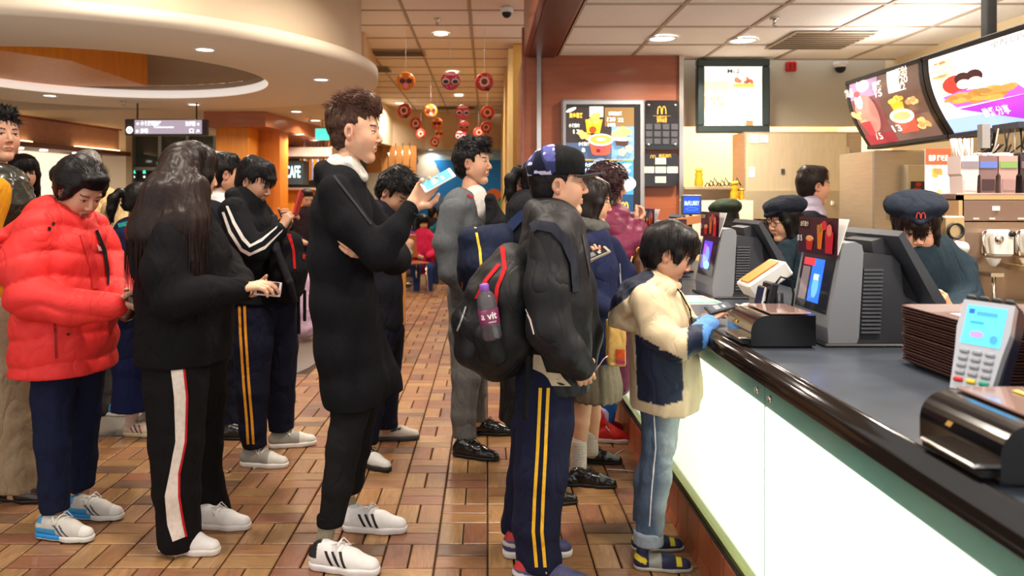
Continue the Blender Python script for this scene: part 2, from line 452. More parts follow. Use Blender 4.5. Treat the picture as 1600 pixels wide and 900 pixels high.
MB().box((3.0, 4.5, -.008), (4.2, 9, .012)).build('floor', mat('kitchen_floor', rgb(110,70,50), .5, noise=.1), kind='structure')

# --- ceilings ---
def tile_ceiling(x0, nx, y0, ny, p, h, m, skip=()):
    b = MB()
    b.box((x0+nx*p/2, y0+ny*p/2, h+.06), (nx*p, ny*p, .02))
    for i in range(nx+1): b.box((x0+i*p, y0+ny*p/2, h+.006), (.024, ny*p, .012))
    for j in range(ny+1): b.box((x0+nx*p/2, y0+j*p, h+.006), (nx*p, .024, .0118))
    o = b.build('ceiling', M_tbar, kind='structure')
    t = MB().box((0,0,0), (p-.024, p-.024, .014), bev=.004).build('ceiling_tile', m, o, loc=(x0+p/2, y0+p/2, h+.014))
    first = True
    for i in range(nx):
        for j in range(ny):
            if (i, j) in skip: continue
            if first: t.location = (x0+(i+.5)*p, y0+(j+.5)*p, h+.014); first = False
            else: new_obj('ceiling_tile', t.data, parent=o, loc=(x0+(i+.5)*p, y0+(j+.5)*p, h+.014))
    return o
tile_ceiling(-3.75, 7, 3.4, 20, .6, 3.08, M_tile)
tile_ceiling(.5725, 5, 2.76, 6, .6, 2.52, M_tileR)
MB().box((-2.2, 2.45, 3.13), (5.4, 1.9, .03)).build('ceiling', M_cream, kind='structure')
MB().box((2.1, 1.9, 2.56), (3.1, 1.7, .03)).build('ceiling', M_cream, kind='structure')
# low plaster soffit that sweeps round the queue
b = MB(); b.prism([(-7.5,8.7),(-3.6,8.6),(-2.0,8.05),(-1.25,7.9),(-1.35,9.5),(-1.65,11.5),(-1.9,13.2),(-1.75,14.4),(-1.2,15.1),(-.4,15.4),(.3,15.5),(.3,17.3),(-7.5,17.3)], 2.37, 3.1)
b.build('ceiling', mat('soffit_paint', rgb(214,192,160), .8), kind='structure')
MB().box((-5.8, 5.7, 3.1), (3.6, 6.6, .04)).build('ceiling', M_cream, kind='structure')
# round dropped ring with recessed oculus
ring = thing('ceiling_ring', 'large round white dropped ceiling ring with an open recessed centre', 'ceiling feature', (-3.1, 6.27, 2.36))
R1, R0 = 2.2, 1.28
MB().lathe([(R0,0),(R1,0),(R1,.10),(2.06,.13),(R0+.02,.13),(R0,0)], 96).build('ring_band', mat('ring_white', rgb(232,218,196), .6), ring)
MB().lathe([(2.06,.11),(2.06,.735),(2.0,.735),(2.0,.11)], 96).build('drum', M_cream, ring)
MB().lathe([(R0+.02,.13),(R0+.35,.3),(R0+.35,.55),(.0,.55)], 64).build('recess', M_cream, ring)
MB().lathe([(R0-.004,.002),(R0-.004,.075),(R0+.004,.075),(R0+.004,.002)], 96).build('inner_rim', mat('rim_white_glow', rgb(250,246,240), .5, emit=(1,.93,.85), es=.55), ring)  # faint emission in the white paint stands for light on the rim
MB().lathe([(R0+.10,.135),(R0+.20,.135),(R0+.20,.15),(R0+.10,.15),(R0+.10,.135)], 64).build('cove_strip', mat('cove_strip_glow', emit=(1,.9,.75), es=5), ring)
# wooden boxes through the ring
wb = MB(); wb.prism([(-3.62,5.35),(-3.2,5.95),(-3.2,7.3),(-5.2,7.3),(-5.2,4.6)], 2.44, 2.88)
wb.build('trim_1', M_wood2, kind='structure')

# --- walls ---
MB().box((-2.6, 17.1, 1.5), (9.6, .2, 3.1)).build('wall_back', M_cream, kind='structure')
MB().box((-7.4, 8.6, 1.5), (.1, 17, 3.2)).build('wall_left', M_cream, kind='structure')
MB().box((3.42, 4.2, 1.3), (.12, 6.4, 2.6)).build('wall_right', mat('kitchen_wall', rgb(236,214,172), .7), kind='structure')
# wood panelled pier at the end of the counter
MB().box((.93, 6.9, 1.27), (1.26, 1.4, 2.54)).build('wall_pier', M_wood, kind='structure')
MB().box((.44, 13.0, 1.54), (.3, 9.0, 3.08)).build('wall_yellow', mat('yellow_paint', rgb(216,172,92), .7), kind='structure')
MB().box((.296, 6.24, 1.4), (.02, .1, 2.7)).build('trim_2', mat('mauve_trim', rgb(150,92,80), .25, .3), kind='structure')
for i, z in enumerate((8.6, 10.2)):
    MB().box((.262, z, 1.5), (.05, .5, 3.0)).build('trim_%d' % (3+i), mat('pale_pier', rgb(226,196,130), .7), kind='structure')
# beam that drops between both ceilings
b = MB(); b.box((.435, 4.2, 2.80), (.27, 4.0, .56)); b.build('trim_5', mat('beam_wood', rgb(140,66,42), .35, noise=.12, nscale=4, stretch=(8,1,8), coat=.2), kind='structure')
MB().box((.44, 4.2, 2.514), (.20, 4.0, .012)).build('trim_6', M_wooddk, kind='structure')
# metal rails on the pier
for i, px in enumerate((842, 1064)):
    x = (px-CX)*6.18/F
    MB().box((x, 6.18, 1.27), (.034, .03, 2.5)).build('trim_%d' % (7+i), M_chrome, kind='structure')
# kitchen bulkhead + rear wall
MB().box((2.5, 6.55, 2.27), (1.88, .06, .56)).build('wall_bulkhead', mat('bulkhead_grey', rgb(190,182,164), .6), kind='structure')
MB().box((2.5, 7.62, 1.3), (2.0, .1, 2.6)).build('wall_kitchen', mat('kitchen_tile', rgb(244,218,164), .3), kind='structure')

# --- downlights: real lamps in real cans ---
def downlight(loc, power, label, group, r=.075, soft=True, col=WARM):
    t = thing('downlight', label, 'ceiling light', loc, 0, group)
    MB().lathe([(r+.018,0),(r+.018,-.006),(r,-.008),(r-.004,.004),(r-.004,.0)], 20).build('trim_ring', M_white, t)
    o = MB().lathe([(r-.004,-.002),(.0,-.002)], 20).build('lens', M_lamp, t)
    ld = bpy.data.lights.new('lamp', 'AREA'); ld.shape = 'DISK'; ld.size = r*1.8; ld.energy = power; ld.color = col; ld.spread = math.radians(150)
    lo = bpy.data.objects.new('lamp', ld); COL.objects.link(lo); lo.parent = t; lo.location = (0,0,-.012)
    return t
for (px, py) in ((689,53),(707,113),(717,149),(624,161),(643,184),(734,184)):
    downlight(on_plane(px,py,3.078), 26, 'round downlight in the tiled ceiling, %s nearest of those in the photo' % ORD[((689,53),(707,113),(717,149),(624,161),(643,184),(734,184)).index((px,py))], 'downlights in the tiled ceiling')
for i, (x, y) in enumerate(((-.6,4.6),(-1.9,4.0),(.0,3.0),(-2.6,2.6),(-1.1,2.6))):
    downlight((x,y,3.078 if y > 3.4 else 3.11), 26 if x > -1.5 else 11, '%s round downlight overhead in front of the ceiling tiles in view' % ORD[i], 'downlights overhead')
for (px, py) in ((320,77),(502,124),(78,149),(303,163)):
    downlight(on_plane(px,py,2.358), 15, '%s downlight set in the white ceiling ring' % {320:'front centre',502:'right hand',78:'left rear',303:'right rear'}[px], 'downlights in the ceiling ring', .06)
for (px, py) in ((463,174),(493,188),(608,240),(626,243),(660,238),(673,234),(461,211),(517,190),(694,242),(662,244)):
    q = on_plane(px,py,2.367)
    if q.y > 16.5: q = Vector((q.x*16/q.y, 16, 2.367))
    downlight(q, 8 if q.y < 13 else 4, 'small downlight in the low back soffit, %s from the left' % ORD[sorted((463,493,608,626,660,673,461,517,694,662)).index(px)], 'downlights in the back soffit', .065)
for (px, py) in ((1035,60),(1161,63)):
    downlight(on_plane(px,py,2.518), 26, 'round downlight in the pale ceiling, %s of the pair in view' % ('left' if px < 1100 else 'right'), 'downlights over the counter', .09, col=(1,.9,.76))
for i, (x, y) in enumerate(((1.3,3.0),(2.4,3.1),(2.3,1.9),(1.1,1.8))):
    downlight((x,y,2.518 if y > 2.76 else 2.543), 22, '%s downlight overhead above the near end of the counter' % ORD[i], 'downlights over the counter', .09, col=(1,.9,.76))

# --- ceiling fittings ---
def vent(px, py, h, sx, sy, label, slats=6):
    q = on_plane(px,py,h); t = thing('ceiling_vent', label, 'ceiling vent', q)
    MB().box((0,0,-.004), (sx,sy,.008)).build('frame', M_tbar, t)
    for k in range(slats):
        box_obj('slat', (0, -sy/2+sy*(k+.5)/slats, -.011), (sx*.92, sy/slats*.45, .006), mat('vent_dark', rgb(96,80,62), .5), t)
vent(623,83,3.078,.62,.30,'long grey air vent in the tiled ceiling beside the white drum')
vent(706,168,3.078,.9,.4,'grey air vent in the tiled ceiling among the hanging discs')
vent(1280,63,2.518,.58,.58,'square grey return vent in the pale ceiling above the counter',8)
vent(592,108,3.078,.3,.4,'short slatted vent in the tiled ceiling at the edge of the ring',5)
def sprinkler(loc, label):
    t = thing('sprinkler', label, 'sprinkler', loc)
    MB().lathe([(0,0),(.03,0),(.03,-.008),(.01,-.012),(.01,-.04),(.016,-.045),(0,-.045)],12).build('body', M_chrome, t)
    MB().lathe([(.0,-.05),(.022,-.05),(.022,-.054),(0,-.054)],12).build('deflector', M_chrome, t)
sprinkler(on_plane(683,30,3.078), 'small fire sprinkler in the tiled ceiling beside the front downlight')
sprinkler(on_plane(1210,28,2.518), 'small fire sprinkler in the pale ceiling over the counter')
sprinkler(on_plane(192,158,2.358), 'small fire sprinkler under the far side of the white ceiling ring')
sprinkler(on_plane(483,183,2.367), 'small fire sprinkler in the plaster soffit behind the tall man')
def dome_cam(loc, label, m=M_black):
    t = thing('security_camera', label, 'security camera', loc)
    MB().lathe([(0,0),(.055,0),(.058,-.03),(.045,-.045),(0,-.045)],16).build('housing', M_white, t)
    MB().lathe([(.044,-.045),(.04,-.07),(.022,-.088),(0,-.092)],16).build('dome', m, t)
dome_cam(on_plane(792,12,3.078), 'small dark dome camera on the tiled ceiling next to the wood beam')
dome_cam(on_plane(1313,97,2.518), 'white dome camera on the ceiling beside the menu boards')
# --- exit sign, far ---
q = P(504,210,9.3); t = thing('exit_sign', 'small green lit exit sign hanging in the soffit behind the tall man', 'exit sign', q)
box_obj('panel', (0,0,0), (.17,.03,.14), mat('exit_glow', rgb(60,190,170), emit=rgb(80,220,200), es=1.1), t, bev=.004)
box_obj('bracket', (0,0,.12), (.02,.02,.11), M_tbar, t)

# --- lobby on the left: shop front, glass doors, sign, columns ---
sh = thing('shop_fascia', 'brown wooden shop fascia with lit coves along the left wall', 'shop front', (-5.6, 9.0, 0))
ang = math.atan2(2.0, .29)
def along(s, off, z): return (.29/2.02*s+off, 2.0/2.02*s, z)
rz = (0,0,ang-math.pi/2)
for nm, z, dz, off, m in (('board', 2.2, .30, 0, mat('fascia_wood', rgb(184,138,116), .5, noise=.1)), ('ledge', 2.02, .06, .09, mat('fascia_ledge', rgb(112,74,58), .5)), ('cornice', 2.37, .03, .03, M_wood)):
    box_obj(nm, along(.5, off, z), (.16+off, 3.2, dz), m, sh, rot=rz)
for s in (-.2, 1.5):
    box_obj('cove_light', along(s, .115, 2.062), (.05, .9, .012), mat('cove_glow', emit=(1,.72,.36), es=5), sh, rot=rz)
box_obj('glowing_shelf_wall', along(.3, -.5, 1.1), (.06, 3.2, 1.8), mat('shelf_wall_glow', rgb(236,220,196), .6, emit=(1,.84,.66), es=1.0), sh, rot=rz)  # glow in the wall material stands in for the shop's own lamps
box_obj('poster_frame', along(.35, -.44, 1.55), (.05, .9, .62), M_wooddk, sh, rot=rz)
box_obj('poster', along(.35, -.41, 1.55), (.02, .78, .5), mat('shop_poster', rgb(228,206,160), .6), sh, rot=rz)
for s in (-.5, .2, .6, 1.2): box_obj('spot', along(s, .02, 1.985), (.06,.06,.02), M_lamp, sh, rot=rz)
MB().box((-6.2, 10.0, 1.42), (.5, 5.0, 2.84)).build('wall_shop', mat('shop_wall', rgb(206,190,166), .7), kind='structure')
MB().box((-5.30, 11.1, 1.55), (.34, .2, 3.0)).build('trim_9', mat('lobby_trim', rgb(226,212,186), .6), kind='structure')
MB().box((-4.4, 11.3, 2.7), (2.2, .16, .8)).build('wall_lobby', mat('lobby_header', rgb(222,210,190), .7), kind='structure')
dr = MB(); dr.box((-4.45, 11.3, 1.15), (1.5, .02, 2.3)); d1 = dr.build('door_1', mat('dark_glass', rgb(58,70,66), .08, spec=.8, noise=.25, nscale=2.5, stretch=(3,1,.5)), kind='structure')
for x in (-5.15,-4.75,-4.35,-3.95,-3.72): MB().box((x, 11.27, 1.15), (.045,.06,2.3)).build('door_frame', mat('door_frame_m', rgb(140,146,138), .35,.5), d1)
MB().box((-4.45, 11.26, 1.82), (1.5,.05,.05)).build('door_frame', mat('door_frame_m'), d1)
MB().box((-4.45, 14.2, 1.4), (4.5, .1, 2.8)).build('wall_far_lobby', mat('far_lobby', rgb(90,94,88), .6), kind='structure')
for px, lab in ((210,'left'), (226,'right')):
    q = P(px,270,11.26); t = thing('push_button_sign', 'small dark plate with a green figure on the glass doors, the %s of two' % lab, 'sign', q)
    MB().box((0,0,0), (.12,.02,.2)).build('plate', M_black, t)
    f = Flat(lambda u,v,w: (u,-.011-w,v)); f.ell(0,.055,.014,.016,rgb(80,240,190)); f.shape([(-.022,-.01),(.022,-.01),(.012,.04),(-.012,.04)], rgb(80,240,190)); f.ell(0,-.06,.016,.016,rgb(240,240,230))
    f.build('symbol', M_lit, t, attr=True, fix=False)
z = 7.85; q = P(261,199,z); t = thing('direction_sign', 'long hanging lit sign with arrows and a G in the lobby', 'hanging sign', q)
sx = 128*z/F; sy = 25*z/F
box_obj('panel', (0,.0,0), (sx, .06, sy), mat('sign_dark', rgb(56,34,40), .4), t, bev=.006)
f = Flat(lambda u,v,w: (u,-.031-w,v)); mx = .001
f.rect(-sx/2+.1,-sy/2+.012,sx/2-.05,sy/2-.01,rgb(140,128,140)); wc = rgb(235,250,250)
f.ell(-sx/2+.05,-.03,.034,.036,wc); f.text('G',-sx/2+.05,-.03,.06,rgb(40,60,60))
f.text('← 小食廣場前往',-.17,.034,.05,wc,w=.25); f.text('← 商場',-.24,-.042,.05,wc,w=.12)
f.text('洗手間 →',.27,.03,.05,wc,w=.14); f.text('口 ↗',.29,-.04,.05,wc,w=.1); f.text('Concourse',-.02,.0,.03,wc,w=.2)
f.build('lettering', M_lit, t, attr=True, fix=False)
for s in (-.3,.3): box_obj('hanger', (s,0,sy/2+.08), (.012,.012,.17), M_black, t)
for nm, x0, x1, z0, m, lab in (('column', 337, 388, 8.9, M_wood2, 'square orange wood column behind the boy in a white collar'), ('column', 389, 437, 9.4, mat('orange_wood_deep', rgb(214,122,36), .45, noise=.1, nscale=3, stretch=(9,9,1)), 'square orange wood column with a downlight above, right of its twin')):
    X0, X1 = (x0-CX)*z0/F, (x1-CX)*z0/F
    t = thing(nm, lab, 'column', ((X0+X1)/2, z0+.2, 0)); MB().box((0,0,1.18), (X1-X0, .4, 2.36), bev=.005).build('shaft', m, t); MB().box((0,0,.06), (X1-X0+.02,.42,.12)).build('plinth', M_wooddk, t)
b = MB(); b.prism([(-3.2,8.75),(-2.5,8.75),(-1.95,13.0),(-2.9,13.0)], 2.2, 2.368); b.build('trim_10', mat('soffit_wood', rgb(176,104,66), .3, noise=.12, nscale=4, stretch=(1,8,8), coat=.3), kind='structure')
for (px,py) in ((404,218),(466,210),(492,219),(518,229)):
    downlight(on_plane(px,py,2.198), 5, 'small downlight in the glossy wooden soffit, %s from the left' % ORD[(404,466,492,518).index(px)], 'downlights in the wooden soffit', .055)
# counter of the cafe far back with lit sign and hanging rods
z = 10.5; t = thing('cafe_kiosk', 'grey cafe kiosk with lit white lettering far behind the queue', 'kiosk', P(455,270,z))
MB().box((0,0,0), (.40,.3,.32)).build('sign_box', mat('kiosk_grey', rgb(52,62,66), .5), t)
f = Flat(lambda u,v,w: (u,-.151-w,v)); f.text('CAFE', .06,0,.22,rgb(190,240,250),w=.2); f.build('lettering', M_lit, t, attr=True, fix=False)
MB().box((.0,.05,-.985), (.9,.5,1.5)).build('base', M_wood2, t)
MB().box((.1,.0,-.22), (1.1,.6,.03)).build('top', M_steel, t)
MB().box((.15,0,.27), (.9,.5,.12)).build('canopy', mat('kiosk_pink', rgb(214,186,170), .6), t)
for k in range(14):
    px = 470+k*3.4+random.uniform(-1,1); z = 11.5+random.uniform(-.3,.6)
    t = MB().tube([(0,0,2.37-P(px,248,z).z),(0,0,.0),(0,0,-.01),(0,0,-.25-random.uniform(0,.12))], [.002,.002,.013,.013], 6).build('glass_rod', mat('rod_%d' % (k%3), [rgb(235,160,40),rgb(240,140,30),rgb(200,200,230)][k%3], .2, emit=[rgb(235,150,30),rgb(240,130,20),rgb(190,190,240)][k%3], es=.5), loc=P(px,248,z))
    tag(t, 'glowing glass rod over the far kiosk, %s from the left' % ORD[k], 'pendant', 'glass rods over the kiosk')
# wooden header and screen rods, mural
b = MB(); b.box((-2.05, 14.4, 2.12), (1.5, .1, .5)); b.build('trim_11', mat('header_wood', rgb(190,128,64), .5, noise=.1, nscale=3), kind='structure')
mu = thing('wall_mural', 'large blue wall mural with a pale figure and orange flowers behind the diners', 'mural', (-.55, 15.6, 1.45))
wx0, wx1 = -1.62, .34
MB().box((0-.09,.06,0), (1.98,.08,1.84)).build('board', M_white, mu)
f = Flat(lambda u,v,w: (u,.018-w,v)); c = f
f.rect(-1.07,-.92,.9,.92,rgb(24,128,206)); f.rect(-1.07,.72,.9,.92,rgb(150,196,226)); f.ell(.2,.8,.5,.1,rgb(210,228,240)); f.ell(-.5,.86,.4,.08,rgb(206,226,240))
f.ell(-.85,.45,.42,.44,rgb(216,206,190)); f.ell(-.62,.35,.25,.3,rgb(220,212,196)); f.ell(-.98,.7,.16,.14,rgb(60,90,130)); f.ell(-.80,.2,.3,.22,rgb(190,200,200))
f.ell(-.25,-.3,.34,.3,rgb(90,120,150)); f.ell(-.12,-.22,.22,.2,rgb(120,150,176)); f.ell(-.05,-.18,.08,.1,rgb(40,60,90))
f.ell(.25,.12,.2,.17,rgb(226,120,48)); f.ell(.12,.05,.12,.12,rgb(236,140,60)); f.ell(.7,.02,.15,.12,rgb(228,116,50))
f.shape([(-.2,-.92),(.9,-.92),(.9,-.1),(.5,-.12),(.25,-.3),(.0,-.4)], rgb(116,176,60)); f.ell(.35,-.35,.25,.2,rgb(140,190,70)); f.ell(-.7,-.7,.5,.3,rgb(60,100,130))
f.build('artwork', mat('mural_print', attr=True, rough=.7), mu, attr=True, fix=False)
for k in range(5):
    tag(MB().tube([(0,0,.26),(0,0,-.5)], .012, 6).build('hanging_rod', M_chrome, loc=P(596+k*11,246,14.345)), 'thin metal rod before the far wooden header, %s from the left' % ORD[k], 'rod', 'metal rods under the wooden header')

# --- hanging doughnut discs ---
def disc(px, py, dpx, kind, k):
    z = .185*F/dpx; c = P(px,py,z); r = .0925
    cols = {'o': (rgb(236,128,34), rgb(252,180,80)), 'p': (rgb(214,60,84), rgb(246,150,160)), 'r': (rgb(196,52,34), rgb(240,140,110))}[kind]
    nm = {'o': 'orange', 'p': 'pink', 'r': 'red'}[kind]
    t = thing('hanging_disc', k, 'ceiling decoration', c, random.uniform(-.3,.3), 'round paper doughnut decorations')
    MB().lathe([(0,-.006),(r-.005,-.006),(r,0),(r-.005,.006),(0,.006)], 28, ax='y').build('disc', mat('disc_'+kind, cols[0], .35, sub=0), t)
    f = Flat(lambda u,v,w: (u,-.007-w,v), .001); f.ell(0,0,r*.88,r*.88,tuple(x*.92 for x in cols[0]),24)
    for i in range(14):
        a = random.uniform(0,6.28); q = r*random.uniform(.55,.82); f.ell(math.cos(a)*q,math.sin(a)*q,.007,.007,cols[1],6)
    if kind == 'r':
        f.ell(0,0,.05,.05,rgb(236,196,170)); f.ell(0,0,.032,.032,rgb(120,40,34)); f.ell(.03,-.075,.026,.022,rgb(96,20,20))
    elif kind == 'p':
        for s in (-1,1): f.ell(s*.045,-.01,.036,.03,rgb(240,226,210)); f.ell(s*.045,-.014,.028,.02,rgb(60,50,40))
        f.ell(0,.06,.06,.012,rgb(255,200,200))
    else:
        for s in (-1,1): f.ell(s*.034,-.0,.03,.024,rgb(90,30,40))
        f.ell(0,-.045,.024,.026,rgb(244,150,160)); f.ell(-.05,.05,.014,.012,rgb(255,240,200)); f.ell(.05,.05,.014,.012,rgb(255,240,200))
    f.build('print', M_print, t, attr=True, fix=False)
    MB().tube([(0,0,r-.01),(0,0,min(3.07,3.07)-c.z)], .0018, 4).build('string', M_white, t)
DSC = [(634,127,29,'o','orange doughnut disc nearest the white ceiling drum'),(704,126,30,'p','pink doughnut disc in front row below a downlight'),(757,128,29,'r','red ring doughnut disc at the right end of the front row'),
 (632,173,23,'r','red doughnut disc just right of the tall man\'s hair top, second row'),(673,173,21,'o','orange doughnut disc in the second row'),(723,175,23,'p','shiny pink doughnut disc in the second row'),(762,176,22,'r','red ring doughnut disc at the right of the second row'),
 (650,193,19,'r','small red disc below the leftmost one of the second row'),(683,193,18,'o','small orange disc under the second row orange one'),(725,198,18,'p','small pink disc under the shiny pink one'),(760,199,18,'r','small red ring disc under the second row ring'),
 (658,209,16,'r','small red disc third down in the left chain'),(686,209,15,'o','small orange disc third down in its chain'),(720,212,17,'p','small pink disc lowest in the pink chain'),(679,222,15,'r','tiny red disc lowest of the left chains'),(748,207,17,'r','tiny red disc beside the small red ring disc'),(762,220,15,'r','tiny red disc above the grey sweater man\'s hair'),(705,222,14,'o','tiny orange disc near the grey sweater man\'s head')]
for d in DSC: disc(*d)

# --- soft-edged shop signs on the pier: menu screen, donation plaques ---
z = 6.16
def wall_sign(x0, y0, x1, y1, z): c = P((x0+x1)/2, (y0+y1)/2, z); return c, (x1-x0)*z/F, (y1-y0)*z/F
c, w, h = wall_sign(877,156,1006,338,z); t = thing('digital_menu', 'tall grey framed lit menu screen on the wood pier showing soup cup and fries', 'menu screen', c)
MB().box((0,0,0), (w,.08,h), bev=.012).build('frame', mat('grey_frame', rgb(168,168,172), .35, .5), t)
f = Flat(lambda u,v,w_: (u,-.041-w_,v)); a, b_ = w/2-.035, h/2-.04
S = lambda x, y: ((x-315)/900*190/F*z-.005, -(y-430)/900*190/F*z)     # coordinates read on a 900 px crop of the screen
def SR(x0,y0,x1,y1,col): p, q = S(x0,y1), S(x1,y0); f.rect(p[0],p[1],q[0],q[1],col)
def SE(x,y,a_,b2,col,rot=0): p = S(x,y); k = 190/900/F*z; f.ell(p[0],p[1],a_*k,b2*k,col,18,rot)
def ST(s,x,y,hh,ww,col): p = S(x,y); k = 190/900/F*z; f.text(s,p[0],p[1],hh*k,col,w=ww*k)
f.rect(-a,-b_,a,b_,rgb(30,26,26)); SR(45,60,545,440,rgb(44,36,34)); SR(45,320,545,440,rgb(60,74,96)); SR(380,200,545,440,rgb(96,130,160)); SR(330,60,545,200,rgb(110,84,50)); SR(60,440,540,450,rgb(180,140,50))
SR(60,452,540,830,rgb(26,56,84)); SR(420,452,540,700,rgb(60,120,170)); SE(300,480,60,50,rgb(120,140,160)); SE(470,620,90,60,rgb(170,200,220))
wh = rgb(240,240,235); go = rgb(250,190,60)
SE(82,78,40,12,wh,.4); SR(218,55,318,130,rgb(252,252,200)); ST('黃金薯格',118,122,40,100,go); ST('小食推介',105,195,30,80,wh); ST('13',118,240,40,50,wh); ST('小食推介',175,330,30,80,wh); ST('8',172,375,40,24,wh)
ST('分享組合餐',405,108,30,100,wh); ST('120',372,150,40,60,wh); ST('22',445,155,40,40,wh); ST('100',375,190,36,55,wh); ST('大杯',210,485,30,70,wh); ST('7.5',200,525,36,50,wh); ST('夏日特飲精選',465,490,30,120,wh); ST('14 49',470,530,34,90,wh)
p_, q_ = S(187,160), S(300,250); f.shape([S(198,250),(S(290,250)),(S(312,150)),(S(186,150))], rgb(240,170,30)); SE(240,225,28,26,rgb(130,60,20)); 
kk = 190/900/F*z; f.food(*S(248,140),70*kk,(.95,.55,.10),9,1); f.food(*S(175,268),55*kk,(.9,.45,.12),8,2)
f.shape([S(395,285),S(510,285),S(490,350),S(410,340)], rgb(60,40,34)); f.food(*S(450,245),75*kk,(.85,.45,.16),9,3); SE(455,295,75,14,rgb(230,220,196))
f.shape([S(212,315),S(375,315),S(360,400),S(330,412),S(255,412),S(232,400)], rgb(206,70,44)); SE(295,365,42,34,rgb(180,60,60)); SE(278,380,16,14,rgb(90,20,30)); SE(296,300,92,44,rgb(244,236,220)); SE(296,298,80,34,rgb(232,134,60)); SE(298,296,38,14,rgb(245,200,150))
for x, y in ((452,390),(502,365)):
    for r in range(5): SE(x+17*math.cos(r*1.256),y+17*math.sin(r*1.256),11,11,rgb(250,220,120))
SE(450,590,40,70,rgb(230,240,240)); SE(455,520,46,20,rgb(200,190,210))
p0 = S(470,800); f.arches(p0[0],p0[1],50*kk,46*kk,rgb(250,180,20)); ST("McDonald's",470,812,14,62,wh)
f.build('artwork', mat('menu_screen', attr=True, rough=.2, es=1.6), t, attr=True, fix=False)
for nm, (x0,y0,x1,y1), lab in (('plaque',(1006,157,1061,234),'black acrylic plaque with gold arches and small clear card pockets'), ('plaque',(1004,240,1059,291),'black board with five cream cards below the gold arches plaque')):
    c, w, h = wall_sign(x0,y0,x1,y1,z); t = thing(nm, lab, 'plaque', c)
    MB().prism([(-w/2+.02,-h/2),(w/2-.02,-h/2),(w/2,-h/2+.02),(w/2,h/2-.02),(w/2-.02,h/2),(-w/2+.02,h/2),(-w/2,h/2-.02),(-w/2,-h/2+.02)], -.012, .012, 'y').build('board', mat('gloss_black', rgb(26,24,28), .12, coat=.6), t)
    f = Flat(lambda u,v,w_: (u,-.0125-w_,v)); gd = rgb(206,160,50)
    if y0 == 157:
        f.arches(0,h*.22,.07,.065,gd,.15); f.rect(-.07,h*.18,.07,h*.185,gd); f.text('招牌食品',0,h*.13,.035,gd,w=.08); f.text('資料專區',0,h*.08,.03,gd,w=.08)
        f.build('print', M_print, t, attr=True, fix=False)
        for i in range(4):
            for j in range(3):
                o = box_obj('card_pocket', (-.103+.067*i,-.018,-.015-.058*j), (.054,.008,.048), mat('pocket_grey', rgb(70,68,72), .1, coat=.8), t, bev=.003)
        for i in (-1,1):
            for j in (-1,1): MB().lathe([(0,-.014),(.01,-.014),(.012,-.0),(.0,0)],10,ax='y').build('stud', M_chrome, t, loc=(i*w*.38,-.012,j*h*.4))
    else:
        f.arches(-.06,h*.36,.04,.026,gd,.15); f.text('專區資訊',.035,h*.42,.03,gd,w=.1)
        f.build('print', M_print, t, attr=True, fix=False)
        for (u,v) in ((0,.07),(-.094,.0),(0,0),(.094,0),(0,-.078)):
            o = box_obj('card', (u,-.015,v), (.084,.005,.05), mat('cream_card', rgb(226,216,190), .6), t)
            g = Flat(lambda a_,b2,w_: (a_,-.003-w_,b2)); g.rect(-.03,.004,.03,.007,rgb(120,110,90)); g.rect(-.025,-.01,.025,-.007,rgb(120,110,90)); g.build('print', M_print, o, attr=True, fix=False)
# lit framed menu in front of the bulkhead
z = 6.3; c, w, h = wall_sign(1088,93,1201,208,z)
t = thing('lit_menu_frame', 'square lit poster in a dark green frame under the kitchen ceiling', 'poster', c)
for (cx_, cz_, sx_, sz_) in ((0,h/2-.03,w,.06),(0,-h/2+.03,w,.06),(-w/2+.03,0,.06,h-.12),(w/2-.03,0,.06,h-.12)):
    box_obj('frame_rail', (cx_,0,cz_), (sx_,.07,sz_), mat('frame_green', rgb(54,68,66), .35, .3), t, bev=.008)
f = Flat(lambda u,v,w_: (u,-.012-w_,v)); a, b_ = w/2-.05, h/2-.05
f.rect(-a,-b_,a,b_,rgb(255,250,240)); f.rect(-a,.02,-.03,.12,rgb(250,226,170)); f.rect(-a+.01,-.1,-.06,.0,rgb(250,190,100)); f.rect(-a+.017,-.093,-.067,-.007,rgb(255,244,220)); f.text('脆雞腿飽',-.133,-.03,.04,rgb(240,140,60),w=.11); f.text('全新登場',-.133,-.07,.04,rgb(240,140,60),w=.11)
f.food(.03,.13,.05,(.75,.2,.1),6,4); f.food(.12,.12,.045,(.7,.2,.1),6,5); f.rect(.0,.07,.17,.1,rgb(240,180,90)); f.text('Mc2',.0,.2,.05,rgb(60,60,60),w=.1); f.food(.1,-.08,.03,(1,.85,.6),4,6); f.rect(.1,-.24,.16,-.2,rgb(190,110,60)); f.rect(-.1,-.23,.05,-.2,rgb(250,220,170))
f.build('artwork', mat('menu_backlit', attr=True, rough=.4, es=1.3), t, attr=True, fix=False)
MB().box((0,0,0),(w-.1,.02,h-.1)).build('backing', M_white, t)
q = P(1236,104,6.5); t = thing('fire_alarm', 'small red fire alarm box on the grey bulkhead', 'fire alarm', q)
box_obj('housing',(0,0,0),(.085,.05,.085),mat('alarm_red',rgb(196,30,30),.4),t,bev=.01)
for k in (-1,1): box_obj('grille',(k*.016,-.028,0),(.008,.006,.05),mat('alarm_dark',rgb(120,10,16),.4),t)

